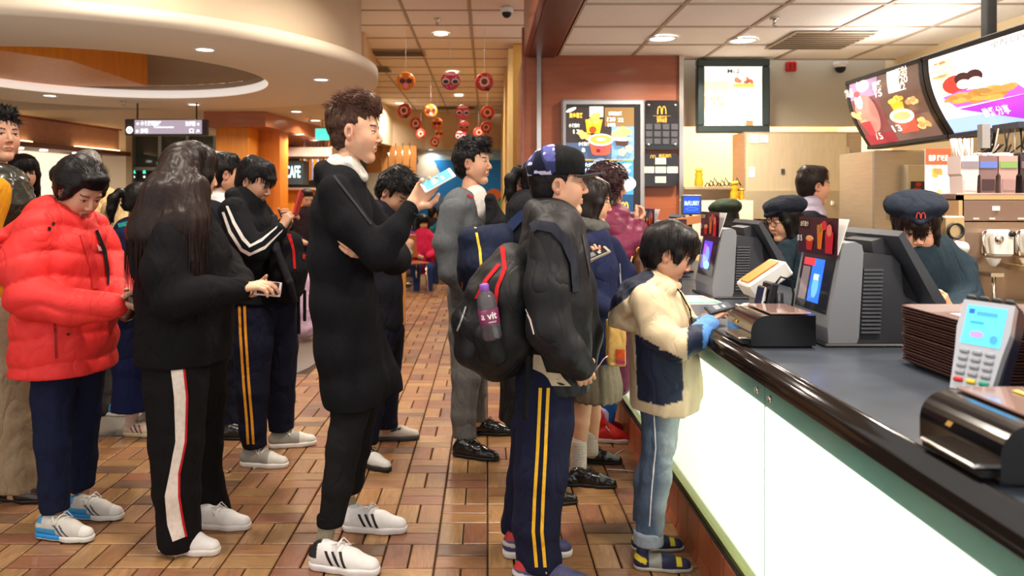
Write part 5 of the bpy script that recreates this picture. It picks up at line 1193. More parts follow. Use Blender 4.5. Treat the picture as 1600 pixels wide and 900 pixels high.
class Fig:
    slim = .93
    def __init__(s, label, Z, foot, cat='person', group=None):
        s.Z = Z; g = P(foot[0], foot[1], Z+(foot[2] if len(foot) > 2 else 0)); s.t = thing('person', label, cat, (g.x, g.y, 0 if foot[1] > 330 and (len(foot) < 4) else foot[3]), 0, group)
        s.body = []; s.core = []; s.bvh = None; s.skin = 1.
    def w(s, px, py, dz=0.): return P(px, py, s.Z+dz)
    def pts(s, ch):
        return [(s.w(*q[:3]), q[3]*(s.Z+q[2])/F*s.slim) + ((q[4],) if len(q) > 4 else ()) for q in ch]
    def cloth(s, name, m, chains, col, h=.008, fold=None, cuts=(), k=.024, subs=(), quilt=None, parent=None, label=None, cfn=None, extra=None):
        if name in ('sock','fleece_cuff') and len(chains) > 1:
            for ch in chains: o = s.cloth(name, m, [ch], col, h, fold, cuts, k, subs, quilt, parent, label, cfn, extra)
            return o
        d = Sdf()
        for ch in chains:
            kw = {}
            if isinstance(ch, tuple): ch, kw = ch
            if 'k' not in kw: kw['k'] = k
            d.chain(s.pts(ch), **kw)
        if extra: extra(d, s)
        for q in subs: d.chain(s.pts(q[0]), op='s', **q[1])
        for c in cuts:
            if c[0] == 'below': d.plane(s.w(800, c[1], c[2] if len(c) > 2 else 0), (0,0,-1))
            elif c[0] == 'above': d.plane(s.w(800, c[1], c[2] if len(c) > 2 else 0), (0,0,1))
            else: d.plane(s.w(*c[1]), c[2])
        if fold: d.fn(folds(*fold))
        if quilt: d.fn(quilt)
        vs, qs = d.mesh(h)
        C = np.array(col, float) if cfn is None else cfn(vs, s)
        o = np_mesh(name, [(vs, qs, C)], m, parent or s.t)
        if label: o['label'] = label
        s.last = (vs, qs)
        if name in ('coat','trousers','jacket','puffer_jacket','black_top','track_jacket','track_trousers','sweater','hooded_jacket','jeans','shirt','dark_vest','padded_jacket','leggings','yellow_jacket','beige_jacket','navy_jacket','navy_skirt','dark_jacket','top','skirt','pleated_skirt'):
            s.core += [[(q[0],q[1],q[2],q[3]*.62)+tuple(q[4:]) for q in (ch[0] if isinstance(ch, tuple) else ch) if name in ('trousers','track_trousers','jeans','leggings') or not any(c[0] == 'below' and q[1] > c[1]-24 for c in cuts)] for ch in chains if (ch[0] if isinstance(ch, tuple) else ch)[0][3]*(s.Z)/F > .036]
        return o
    def decal(s, name, rows, col, geo=None, m=None, lift=.003, parent=None, nx=2, label=None, step=8):
        """a strip sewn on the surface: rows of (x0, y0, x1, y1) picture points, cast onto the cloth"""
        vs, qs = geo or s.last
        if s.bvh is None or s.bvh[0] is not vs: s.bvh = (vs, BVHTree.FromPolygons([tuple(v) for v in vs], [tuple(int(i) for i in q) for q in qs]))
        T = s.bvh[1]; o = Vector((0,0,CH)); V = []; ok = []
        R = []
        for a, b in zip(rows[:-1], rows[1:]):
            n = max(1, int(math.hypot(b[0]-a[0], b[1]-a[1])/step))
            for i in range(n): t = i/n; R.append([a[j]+(b[j]-a[j])*t for j in range(4)])
        R.append(list(rows[-1])); lastd = None
        for (x0,y0,x1,y1) in R:
            for i in range(nx+1):
                t = i/nx; d = (P(x0+(x1-x0)*t, y0+(y1-y0)*t, 1.)-o).normalized(); hit = T.ray_cast(o, d)
                if hit[0] is None: V.append(None)
                else: n_ = hit[1] if hit[1].dot(d) < 0 else -hit[1]; V.append(hit[0]+n_*lift-d*.001); 
        Q = []
        for r in range(len(R)-1):
            for i in range(nx):
                q = (r*(nx+1)+i, r*(nx+1)+i+1, (r+1)*(nx+1)+i+1, (r+1)*(nx+1)+i)
                if all(V[k] is not None for k in q) and max((V[q[0]]-V[q[2]]).length, (V[q[1]]-V[q[3]]).length) < .12: Q.append(q)
        if not Q: return None
        rr = sorted({q[0]//(nx+1) for q in Q}); runs = [[rr[0]]]
        for r in rr[1:]: (runs[-1].append(r) if r == runs[-1][-1]+1 else runs.append([r]))
        best = set(max(runs, key=len)); Q = [q for q in Q if q[0]//(nx+1) in best]
        A = np.array([tuple(v) if v is not None else (0,0,0) for v in V])
        used = sorted({i for q in Q for i in q}); mp = {u: k for k, u in enumerate(used)}
        ob = np_mesh(name, [(A[used], np.array([[mp[i] for i in q] for q in Q]), np.array(col, float))], m or M_cloth, parent or s.t)
        if label: ob['label'] = label
        return ob
    def head(s, px, py, dz=0., yaw=0., pitch=0., roll=0., sc=1., kind='m', skin=1., hair='short', hcol=BLK, seed=0, hs=1., wide=1.):
        M = Matrix.Translation(s.w(px,py,dz)) @ Matrix.Rotation(math.radians(yaw),4,'Z') @ Matrix.Rotation(math.radians(pitch),4,'Y') @ Matrix.Rotation(math.radians(roll),4,'X') @ Matrix.Diagonal((sc,sc*wide,sc,1))
        s.HM = M; s.skin = skin; vs, qs, C = head_geo(kind); s.body.append((xf(vs, M), qs, C*np.array(skin)))
        if hair:
            parts = [(xf(v, M @ Matrix.Diagonal((hs,hs,hs,1))), q, c) for v, q, c in hair_geo(hair, hcol, seed) if len(v)]
            np_mesh('hair', parts, M_hair, s.t)
    def flesh(s, chains, h=.006, k=.012, cuts=()):
        d = Sdf()
        for ch in chains:
            kw = {}
            if isinstance(ch, tuple): ch, kw = ch
            d.chain(s.pts(ch), k=k, **kw)
        for c in cuts: d.plane(s.w(800, c[1]), (0,0,-1) if c[0] == 'below' else (0,0,1))
        vs, qs = d.mesh(h); s.body.append((vs, qs, np.tile(np.array(SK)*np.array(s.skin), (len(vs),1))))
    def neck(s, x0, y0, x1, y1, dz=0., r=.050):
        rp = r*F/(s.Z+dz); s.flesh([[(x0,y0,dz,rp*.95),(x1,y1,dz,rp*1.15)]])
    def hand(s, px, py, dz, to, palm, curl=(.5,.6,.4), thumb=(.5,.3), left=False, sc=.92, spread=0.):
        a = s.w(px,py,dz); b = s.w(*to); vs, qs, C = hand_geo(curl, spread, thumb, left)
        M = frame(a, b-a, -Vector(palm)) @ Matrix.Diagonal((sc,sc,sc,1)); s.body.append((xf(vs, M), qs if True else qs, C*np.array(s.skin))); return M
    def done(s):
        s.core = [c for c in s.core if len(c) > 1]
        if s.core: s.flesh(s.core, h=.012, k=.03)
        o = np_mesh('body', s.body, M_skin, s.t); return o
    def shoe(s, x0, x1, py, kind='sneaker', yaw=0., colu=(.8,.8,.8), cols=(.85,.85,.85), stripes=None, scol=(.02,.02,.02), label=None, laces=True, L=None, name='shoe', acc=None, toe=None):
        z = GZ(py)-.045; a = P(x0, py, z); c = math.cos(math.radians(yaw))
        L = L or (x1-x0)*z/F/max(.5, c); k = L/.27
        d = Sdf(); so = .028 if kind in ('sneaker','hi','run') else .018
        d.seg((.04*1,0,so+.02),(.09,0,so+.025),.034,.036,k=0); d.seg((.09,0,so+.022),(.16,0,so+.012),.036,.038,k=.02); d.seg((.16,0,so+.012),(.232,0,so+.002),.038,.030,k=.02)
        d.seg((.042,0,so+.02),(.048,0,so+(.046 if kind != 'hi' else .13)),.033,.031 if kind != 'hi' else .045,k=.015,asp=.95); d.seg((.07,0,so+(.048 if kind != 'hi' else .10)),(.16,0,so+.026),.027,.024,k=.02)
        if kind != 'hi': d.ell((.045,0,so+.088),(.030,.022,.026),k=.006,op='s')
        if kind == 'sandal': d = Sdf(); d.seg((.04,0,so+.018),(.15,0,so+.018),.034,.036,k=0); d.seg((.15,0,so+.012),(.225,0,so+.004),.038,.032,k=.02); d.seg((.045,0,so+.02),(.05,0,so+.07),.033,.032,k=.02)
        d.plane((0,0,so-.002),(0,0,-1))
        if kind == 'hi': d.fn(lambda p: .003*noise3(p, 40.))
        vs, qs = d.mesh(.004)
        x, y, zz = vs.T; C = np.tile(np.array(colu, float), (len(vs),1))
        if acc is not None: acc(C, x, y, zz)
        R = Matrix.Translation((a.x, a.y, 0)) @ Matrix.Rotation(math.radians(yaw),4,'Z') @ Matrix.Diagonal((k,k*.95,k*.95,1))
        mt = M_leather if kind == 'leather' else M_rubber
        o = np_mesh(name, [(xf(vs,R), qs, C)], mt, s.t)
        if label: o['label'] = label
        d = Sdf(); d.seg((.042,0,.02),(.10,0,.02),.038,.036,k=0); d.seg((.10,0,.02),(.175,0,.02),.036,.043,k=.02); d.seg((.175,0,.02),(.232,0,.02),.043,.034,k=.02); d.plane((0,0,0.001),(0,0,-1),.003); d.plane((0,0,so),(0,0,1),.005)
        v2, q2 = d.mesh(.004); C2 = np.tile(np.array(cols, float), (len(v2),1))
        if kind == 'run': C2[(v2[:,0] < .14) & (v2[:,2] > .012)] = rgb(40,140,210); C2[v2[:,2] < .008] = rgb(60,60,60)
        np_mesh('sole', [(xf(v2,R), q2, C2)], M_rubber, o)
        if laces:
            b = MB()
            for i in range(5):
                xx = .115+.016*i; zt = so+.070-.0105*i+.003
                b.tube([R@Vector((xx,-.024,zt-.012)),R@Vector((xx+.004,-.008,zt)),R@Vector((xx+.006,.008,zt)),R@Vector((xx+.012,.024,zt-.012))],.0032*k,5)
            b.tube([R@Vector((.11,-.006,so+.068)),R@Vector((.10,-.03,so+.075)),R@Vector((.12,-.045,so+.045)),R@Vector((.112,-.01,so+.068))],.0028*k,5)
            b.tube([R@Vector((.11,.006,so+.068)),R@Vector((.12,.03,so+.078)),R@Vector((.145,.038,so+.05)),R@Vector((.112,.01,so+.068))],.0028*k,5)
            b.build('laces', mat('lace_%02x%02x' % (int(scol[0]*99) if kind == 'leather' else int(cols[0]*99), 3), scol if kind == 'leather' else cols, .8), o, world=True)
        if stripes:
            T = BVHTree.FromPolygons([tuple(v) for v in vs], [tuple(int(i) for i in q) for q in qs])
            for (u0, u1, wd) in stripes:
                V = []
                for i in range(7):
                    t = i/6; xx = u0+(u1-u0)*t; z_ = so+.002+t*.05
                    for w_ in (0, wd):
                        hit = T.ray_cast(Vector((xx+w_,-.12,z_)), Vector((0,1,0)))
                        p = hit[0] if hit[0] is not None else None
                        V.append(p+Vector((0,-.0012,0)) if p is not None else None)
                Q = [(2*i,2*i+1,2*i+3,2*i+2) for i in range(6) if all(V[j] is not None for j in (2*i,2*i+1,2*i+3,2*i+2))]
                if Q:
                    A = np.array([tuple(v) if v is not None else (0,0,0) for v in V]); np_mesh('stripe', [(xf(A,R), np.array(Q), np.array(scol, float))], M_rubber, o)
        return o
    def glasses(s, col=BLK, full=True):
        b = MB()
        for q in (-1,1):
            b.tube([Vector((.102,q*.034+.026*math.cos(a),.004+.018*math.sin(a))) for a in [i*math.pi/8 for i in range(17)]], .0022, 6)
            b.tube([(.100,q*.058,.008),(.05,q*.078,.010),(-.01,q*.080,.008)],.002,6)
        b.tube([(.104,-.009,.008),(.106,0,.011),(.104,.009,.008)],.002,6)
        b.v = [tuple(s.HM @ Vector(v)) for v in b.v]; b.build('glasses', mat('specs_%d' % int(col[1]*50), col, .2), s.t, world=True)
def tapered_cap(name, M, col, parent, kind='beret', h=.004, cfn=None):
    d = Sdf()
    if kind == 'beret':
        d.ell((-.02,0,.085),(.118,.108,.050),k=0); d.ell((-.055,0,.070),(.095,.10,.052),k=.03); d.ell((-.01,0,.062),(.107,.088,.030),k=.012)
        d.plane((0,0,.040),(.25,0,-1)); d.fn(lambda p: .0035*noise3(p, 28.))
        d.chain([((.075,-.04,.058),.008),((.112,0,.050),.008),((.075,.04,.058),.008)],k=.01)
    vs, qs = d.mesh(h); C = np.array(col, float) if cfn is None else cfn(vs)
    return np_mesh(name, [(xf(vs,M), qs, C)], M_cloth, parent)
# ================= the people =================
navy = rgb(22,26,46); blk = rgb(22,22,24); 
def stripe_c(*a): return None
# ---- tall man in black coat ----
f = Fig('tall man in black wool coat with brown quiffed hair looking at a white phone', 3.1, (560,845))
f.head(556,208,0,-4,3,0,1.0,'m',1.0,'quiff',rgb(84,54,40),1,1.0)
f.neck(548,235,538,272)
f.cloth('shirt_collar', M_cloth, [[(530,262,.0,24,1.2),(536,280,0,29,1.2)],[(548,255,-.0,14,2.2),(566,276,0,10,2.2)]], rgb(226,222,214), .006, cuts=[('pl',(520,238,0),(-.62,0,.78))], k=.015)
CO = rgb(24,24,27)
f.cloth('coat', M_wool, [
    [(537,290,0,36,1.75),(534,330,0,47,1.8),(532,400,0,50,1.7),(537,470,0,53,1.6),(545,540,0,54,1.6),(555,600,0,52,1.65),(558,640,0,50,1.7)],
    [(545,500,.12,46),(566,560,.14,48),(578,596,.15,50),(584,640,.16,52)],
    [(524,300,-.19,30),(548,350,-.22,29),(592,396,-.24,27),(618,362,-.23,21),(641,326,-.20,16)],
    [(545,300,.19,30),(590,360,.24,28),(618,405,.16,25),(596,402,-.06,20),(578,396,-.13,17)],
    [(505,262,-.02,11,3.2),(512,275,0,20,2.6),(530,292,0,26,2.4)]], CO, .0075, (.006,7,2.), [('below',624)], .03)
geo = f.last
f.decal('coat_button', [(592,456,602,456),(592,466,602,466)], rgb(70,70,74), geo, M_leather, .006); 
f.decal('lapel_edge', [(520,276,523,274),(546,310,549,308),(578,352,581,350)], rgb(48,48,54), geo)
f.decal('shirt_edge', [(590,424,598,420),(601,448,607,444),(606,480,610,480),(601,505,604,505)], rgb(224,222,216), geo, None, .010)
f.cloth('trousers', M_cloth, [[(548,590,-.05,32,1.3),(547,640,-.10,32),(536,700,-.15,27),(527,760,-.17,24),(517,818,-.17,20)],[(562,600,.05,32,1.2),(560,650,.10,28),(556,700,.14,23),(548,750,.17,20),(541,782,.18,18)]], rgb(26,25,26), .0075, (.005,9,1.3), [('below',821,-.17)], .02)
f.cloth('trouser_cuff', M_cloth, [[(516,806,-.17,22.5),(516,817,-.17,22.5)]], rgb(20,20,21), .006, None, [('below',820,-.17),('above',804,-.17)], .01)
f.flesh([[(512,800,-.17,13),(508,850,-.17,14)],[(541,770,.18,12),(545,800,.18,12)]]); 
f.cloth('sock', M_knit, [[(511,822,-.17,14.5),(506,852,-.17,14.5)],[(543,780,.18,13),(546,802,.18,13)]], rgb(150,140,118), .006, None, [], .01)
def sup(C,x,y,z): C[(x<.045)&(z>.05)] = rgb(24,24,30)
f.shoe(482,588,876,'sneaker',-14,rgb(232,228,226),rgb(228,222,220),[(.10,.075,.011),(.125,.10,.011),(.15,.125,.011)],rgb(24,24,28),'white trainer with three black stripes and black heel tab',acc=sup,L=.29)
f.shoe(533,607,820,'sneaker',-6,rgb(232,228,226),rgb(228,222,220),[(.10,.075,.011),(.125,.10,.011),(.15,.125,.011)],rgb(24,24,28),L=.285)
hM = f.hand(645,322,-.20,(668,290,-.19),(.55,-.1,.75),((.35,.5,.4),(.4,.6,.4),(.5,.7,.5),(.7,.8,.5)),(.6,.1),False,1.0)
f.hand(578,395,-.14,(545,386,-.24),(.15,.95,.1),((.25,.4,.3),(.3,.45,.3),(.35,.5,.3),(.4,.5,.3)),(.1,.1),True,1.0)
f.done()
b = MB()
for i in range(14):
    a = i*2*math.pi/14; b.lathe([(0,-.006),(.006,0),(0,.006)],7,c=hM@Vector((-.02,.034*math.cos(a),.032*math.sin(a))))
b.build('bead_bracelet', mat('bead_black', rgb(16,16,16), .2), f.t, world=True)
def phone(px, py, Z, d, n, lab, shell, lit=None, s=(.14,.068,.009), nm='smartphone'):
    c = P(px,py,Z); M = frame(c, d, n); t = thing(nm, lab, 'phone', c)
    b = MB(); b.box((0,0,0), s, bev=.003); b.v = [tuple(M@Vector(v)) for v in b.v]; b.build('shell', mat('ph_'+lab, shell, .3), t, world=True)
    if lit:
        g = Flat(lambda u,v,w: tuple(M@Vector((u,v,s[2]/2+.0003+w))), .0004); g.rect(-s[0]*.40,-s[1]*.44,s[0]*.40,s[1]*.44,lit); g.rect(-s[0]*.2,-s[1]*.3,s[0]*.0,s[1]*.3,tuple(min(1,c_*1.5+.1) for c_ in lit)); g.rect(s[0]*.1,-s[1]*.3,s[0]*.2,s[1]*.1,tuple(min(1,c_*1.8+.2) for c_ in lit))
        g.build('screen', M_screen, t, attr=True, fix=False, world=True)
    return t
phone(684,282,2.86,(.75,.1,.42),(-.45,-.62,.64),'white phone with lit blue screen held up by the tall man',rgb(226,222,220),rgb(90,170,220),(.13,.066,.008))

# ---- woman in red puffer jacket ----
f = Fig('woman in red puffer jacket with tied black hair bowing over her wallet', 3.28, (118,815))
f.head(124,299,-.03,-26,34,0,.99,'f',.86,'bun',rgb(24,20,22),2,1.03)
f.neck(108,318,95,345,0,.058)
RED = rgb(226,52,50)
def quilt(p):
    t = p[:,2]*9.5+np.abs(p[:,0]+1.72)*2.2+.25*noise3(p,4.); q = t-np.floor(t)
    return .013*np.sqrt(np.clip(np.sin(math.pi*q),0,1))-.008+.003*noise3(p,22.)
f.cloth('puffer_jacket', M_shell, [
    [(92,352,0,52,1.45),(92,400,0,68,1.3),(100,470,0,72,1.25),(103,520,0,74,1.25),(100,562,0,74,1.25),(100,590,0,74,1.25)],
    [(56,362,-.17,34),(36,415,-.22,36),(44,464,-.24,34),(110,480,-.25,29),(176,478,-.24,23)],
    [(140,362,.18,34),(165,410,.20,32),(180,450,.12,28),(196,470,-.02,22)],
    ([(66,348,-.02,18,2.8),(88,342,.0,24,2.2),(118,360,.0,22,2.0),(150,366,.04,14,1.6)],{}),
    [(34,372,.0,22,3.2),(60,352,.02,24,2.6)]], RED, .0085, None, [('below',574)], .025, [([(118,322,0,30),(118,300,0,40)],dict(k=.02))], quilt)
geo = f.last
f.decal('zip_placket', [(124,366,136,366),(140,420,152,418),(150,500,160,500),(152,572,160,572)], rgb(206,42,42), geo, M_shell, .004)
f.decal('pocket_flap', [(84,505,88,505),(86,560,90,560)], rgb(150,24,26), geo, M_shell, .003)
for (x,y) in ((74,355),(80,347),(104,520)): f.decal('snap', [(x,y,x+5,y),(x,y+5,x+5,y+5)], rgb(40,20,24), geo, M_leather, .004)
f.decal('logo_print', [(150,382,156,386),(153,392,159,392)], rgb(236,180,180), geo, None, .004)
f.decal('bag_strap', [(147,362,152,360),(158,390,164,389),(164,420,169,420),(166,446,171,446)], rgb(26,24,28), geo, None, .006)
f.cloth('trousers', M_cloth, [[(90,560,-.06,38,1.2),(82,620,-.10,31),(83,690,-.12,27),(84,760,-.12,23),(86,800,-.12,22)],[(128,570,.06,34,1.2),(130,640,.10,27),(128,710,.12,23),(128,768,.12,20)]], rgb(26,32,56), .0075, (.006,10,1.), [('pl',(86,798,-.12),(.15,0,-1))], .02)
def rn(C,x,y,z):
    C[:] = rgb(196,190,182); C[(z<.055)&(x<.12)] = rgb(60,150,205); C[(np.abs((x-.13)+(z-.05)*1.1)<.006)&(z<.07)] = rgb(46,60,80); C[(np.abs((x-.155)+(z-.05)*1.1)<.005)&(z<.07)] = rgb(46,60,80); C[(x>.22)&(z>.03)] = rgb(218,214,208); C[(x<.05)&(z>.07)] = rgb(60,150,205)
f.shoe(57,153,830,'run',-12,rgb(200,194,186),rgb(224,220,212),label='grey running shoe with blue sole',acc=rn,L=.27)
f.shoe(104,191,800,'run',-8,rgb(200,194,186),rgb(224,220,212),label='grey running shoe with blue sole, further back',acc=rn,L=.27)
f.hand(178,474,-.24,(204,482,-.22),(.1,.6,.5),(.7,.8,.5),(.5,.3),False,.85)
f.hand(194,468,-.04,(206,484,-.12),(-.2,-.7,.3),(.8,.8,.5),(.5,.3),True,.85)
f.done()
d = Sdf(); c = P(203,480,3.08); d.box(tuple(c),(.05,.07,.11),rad=.014,k=0,R=np.array(Matrix.Rotation(.5,3,'Y'))); vs, qs = d.mesh(.004)
o = np_mesh('wallet', [(vs-np.array(c), qs, rgb(92,44,28))], M_leather); o.location = c; tag(o, 'brown leather wallet in the hands of the red jacket woman', 'wallet')

# ---- girl with very long hair ----
f = Fig('girl with very long dark brown hair in black hooded top and side striped trousers', 3.17, (310,835))
f.head(300,274,.02,38,6,0,1.0,'f',.95,'long',rgb(34,22,20),3,1.0)
f.neck(296,300,290,335,0,.058)
f.cloth('extra_hair', M_hair, [[(283,262,-.05,34),(262,310,-.13,42),(246,362,-.15,46),(262,398,-.14,36)],[(296,300,-.12,34),(288,350,-.17,38),(298,404,-.19,20)]], rgb(40,24,22), .007, None, (), .03, (), lambda p: .006*noise3(p*np.array([60,60,5]),1.), cfn=lambda v, s: np.array(rgb(36,24,22))*(1+.3*noise3(v*np.array([70,70,6]),1.)[:,None])*(np.array([1.6,.95,.95])*np.clip((.98+.28-v[:,2:3])/.3,0,1)+1-np.clip((.98+.28-v[:,2:3])/.3,0,1)))
ev = f.last[0]; c_ = ev.mean(0); v_, q_, k_ = strands(ev-c_, 1500, .20, .0022, lambda p,n: np.array([0,0,-1.])+p*np.array([.3,.3,0]), lambda p: p[:,2] > -.22, rgb(40,26,24), jit=.04, seed=9, droop=.2)
np_mesh('hair_strands', [(v_+c_, q_, k_)], M_hair, f.t)['kind'] = 'stuff'
f.cloth('black_top', M_cloth, [
    [(286,348,0,50,1.55),(290,400,0,68,1.4),(292,460,0,74,1.3),(290,520,0,72,1.3),(286,575,0,71,1.3)],
    [(268,372,-.20,36),(258,425,-.24,36),(272,470,-.26,33),(325,458,-.24,28),(372,452,-.20,20)],
    [(312,370,.20,34),(345,410,.22,30),(372,440,.05,24),(384,452,-.05,18)]], rgb(20,19,21), .0085, (.007,7,1.6), [('below',560)], .03)
f.cloth('trousers', M_cloth, [[(278,545,-.06,55,1.2),(276,600,-.10,50),(276,690,-.13,42),(276,770,-.15,36),(280,830,-.15,34),(282,860,-.15,35)],[(312,550,.08,44,1.2),(314,620,.12,40),(316,700,.15,31),(322,750,.16,28),(332,800,.16,27),(334,815,.16,27)]], rgb(22,20,21), .0085, (.007,8,1.2), [('below',852,-.15)], .02)
geo = f.last; S = [(264,550,284,550),(272,620,291,620),(274,690,289,690),(265,740,279,740),(258,775,279,775),(262,820,286,820),(270,846,290,838)]
f.decal('white_side_stripe', S, rgb(226,212,200), geo); f.decal('red_piping', [(a[2]-1,a[3],a[2]+2.5,a[3]) for a in S], rgb(190,34,40), geo, None, .004)
f.shoe(246,350,850,'sneaker',-10,rgb(226,220,216),rgb(222,214,210),label='plain white leather trainer',L=.27); f.shoe(300,388,816,'sneaker',-5,rgb(226,220,216),rgb(222,214,210),L=.26)
f.hand(376,450,-.20,(402,446,-.20),(.0,.25,-.95),((.3,.5,.4),(.3,.5,.4),(.4,.6,.4),(.5,.6,.5)),(.4,.2),False,.95)
f.hand(388,455,-.06,(412,460,-.14),(.1,-.4,.9),(.5,.6,.4),(.5,.2),True,.9)
f.done()
phone(419,451,3.0,(.92,.2,-.12),(.1,-.85,.5),'phone in a black and white patterned case held by the long haired girl',rgb(226,200,196),rgb(30,26,28),(.10,.06,.010))

# ---- boy in striped track jacket with phone ----
f = Fig('teenage boy in black track top with white sleeve stripes photographing with his phone', 4.15, (415,712))
f.head(398,286,0,-14,22,0,.98,'m',.62,'flat',(.010,.009,.010),4,1.04)
f.neck(390,296,382,318)
f.cloth('track_jacket', M_cloth, [[(384,322,0,30,1.7),(386,360,0,40,1.6),(396,420,0,44,1.5),(404,475,0,42,1.5)],[(364,330,-.19,23),(380,372,-.24,23),(402,390,-.26,20),(436,360,-.22,14)],[(400,330,.19,22),(430,370,.22,19),(446,352,.05,14)],[(366,304,.0,12,2.6),(382,306,.0,16,2.2),(402,318,0,10,2.)]], rgb(20,21,25), .008, (.005,9,1.5), [('below',470)], .025)
geo = f.last
f.decal('sleeve_stripe', [(353,322,357,322),(364,350,368,347),(378,375,382,371),(390,387,392,382),(410,377,410,372),(432,357,434,353)], rgb(220,216,212), geo)
f.decal('sleeve_stripe', [(347,332,351,331),(358,364,362,361),(376,392,379,388),(390,400,392,395),(414,389,414,384),(440,362,442,358)], rgb(220,216,212), geo)
f.cloth('track_trousers', M_cloth, [[(396,465,-.05,34,1.3),(396,540,-.12,32),(394,610,-.15,26),(395,670,-.16,21),(399,700,-.16,20)],[(430,465,.05,34,1.3),(436,540,.12,30),(438,620,.14,24),(440,680,.15,20)]], rgb(20,22,38), .008, (.006,9,1.3), [('below',698,-.16)], .02)
geo = f.last; S = [(372,468,384,468),(374,520,386,520),(379,600,391,600),(384,660,396,660),(386,694,398,694)]
f.decal('orange_stripe', [(a[0],a[1],a[0]+4,a[3]) for a in S], rgb(214,142,40), geo); f.decal('orange_stripe', [(a[2]-4,a[1],a[2],a[3]) for a in S], rgb(214,142,40), geo)
def gs(C,x,y,z): C[:] = rgb(150,146,138); C[(x>.17)] = rgb(206,202,194)
f.shoe(374,453,722,'sneaker',-8,rgb(170,164,156),rgb(226,222,216),acc=gs,label='grey and white mesh sneaker',L=.27); f.shoe(418,490,696,'sneaker',14,rgb(170,164,156),rgb(226,222,216),acc=gs,L=.27)
f.hand(438,358,-.22,(452,336,-.20),(.5,.5,.2),(.6,.7,.5),(.5,.2),False,.92); f.hand(448,352,.0,(458,332,-.08),(-.2,-.6,.3),(.6,.7,.5),(.5,.2),True,.92)
f.done()
phone(466,318,3.95,(.2,.3,1),(-.9,.1,.3),'dark phone in red case held up by the boy in striped track top',rgb(170,34,40),None,(.13,.07,.012))
def soft_bag(nm, lab, Z, chains, col, h=.008, mat_=None, fold=(.006,9,1.), extra=None):
    t = thing(nm, lab, 'bag', P(chains[0][0][0], chains[0][0][1], Z)); g = Fig.__new__(Fig); g.Z = Z; g.t = t; g.body = []; g.core = []; g.bvh = None
    g.cloth('bag_body', mat_ or M_cloth, chains, col, h, fold, (), .03, extra=extra); return g
g = soft_bag('backpack', 'black backpack with red straps worn in front of the track top boy', 4.1, [[(448,385,-.02,26,1.5),(450,420,0,30,1.6),(450,448,0,26,1.6)]], rgb(22,22,26))
g.decal('red_strap', [(448,366,454,366),(456,390,460,390),(458,420,462,420)], rgb(176,28,34)); g.decal('red_strap', [(462,362,466,362),(474,380,478,382),(472,404,475,406)], rgb(176,28,34))
g.cloth('shoulder_strap', M_cloth, [[(428,340,-.16,6,1.6),(432,390,-.2,6,1.6),(452,440,-.17,6,1.6),(462,470,-.1,4)]], rgb(40,40,46), .006, None, (), .01)
g.cloth('hanging_strap', M_cloth, [[(466,455,.1,3),(467,520,.1,3)],[(476,455,.1,3),(476,500,.1,3)]], blk, .006, None, (), .01)

# ---- boy with bowed head behind the tall man ----
f = Fig('boy in dark navy bowing his head behind the tall man\'s raised arm', 4.25, (600,700))
f.head(616,302,0,-28,38,0,.98,'m',.72,'messy',(.012,.011,.011),5,1.05)
f.neck(608,318,600,335)
f.cloth('jacket', M_cloth, [[(592,340,0,30,1.6),(592,380,0,34,1.5),(596,450,0,34,1.4),(600,500,0,32,1.4)],[(600,352,.16,18),(620,380,.14,17),(628,404,.08,13)]], rgb(30,30,38), .009, (.005,8,1.3), (), .025)
f.cloth('rolled_sleeve', M_knit, [[(612,394,-.02,16),(630,402,-.04,14),(634,396,-.06,12)]], rgb(176,160,140), .007, (.004,14,1.), (), .015)
f.cloth('trousers', M_cloth, [[(594,500,-.02,30,1.3),(588,560,-.10,26),(580,640,-.14,20),(574,688,-.16,17)],[(606,520,.02,28,1.3),(606,600,.14,20),(604,670,.15,18)]], rgb(24,26,40), .009, (.005,8,1.2), [('below',694,-.16)], .02)
f.shoe(553,597,718,'sneaker',-35,rgb(216,214,210),rgb(40,40,42),label='white sneaker pointing towards the front',L=.26); 
def nk(C,x,y,z): C[:] = rgb(190,180,168); C[(np.abs(z-.062-(x-.10)*.22)<.006)&(x>.06)&(x<.16)] = rgb(30,30,34)
f.shoe(583,656,684,'sneaker',4,rgb(190,180,168),rgb(60,58,58),acc=nk,label='beige running shoe with a dark swoosh',L=.27)
f.flesh([[(634,394,-.06,9),(640,380,-.06,8)]]); f.done()

# ---- man in grey sweater ----
f = Fig('young man in grey v-neck sweater and grey trousers looking up to the right', 4.35, (742,695))
f.head(739,256,0,-16,-2,0,1.0,'m',.88,'spiky',(.012,.011,.012),6,1.04)
f.neck(737,276,734,305)
f.cloth('white_tee', M_cloth, [[(742,306,0,20,1.4),(744,330,0,26,1.4)]], rgb(226,222,216), .007, None, (), .02)
GR = rgb(88,92,96)
f.cloth('sweater', M_knit, [[(722,322,0,32,1.7),(724,360,0,36,1.6),(728,410,0,32,1.6),(732,455,0,31,1.5),(733,475,0,31,1.5)],[(706,330,-.19,21),(696,380,-.22,20),(702,425,-.22,17),(722,452,-.16,13)],[(745,330,.19,20),(762,380,.2,18),(766,430,.12,14)]], GR, .008, (.005,10,1.), [('below',463)], .025, [([(752,285,-.02,17),(752,312,-.10,13)],dict(k=.01)),([(742,292,0,22),(742,304,0,18)],dict(k=.01))])
geo = f.last; f.decal('shirt_hem', [(704,462,724,464),(704,468,724,470)], rgb(224,220,216), geo, None, .006); f.decal('lanyard', [(728,306,732,304),(744,316,747,313),(757,340,760,337)], rgb(150,30,36), geo, None, .005)
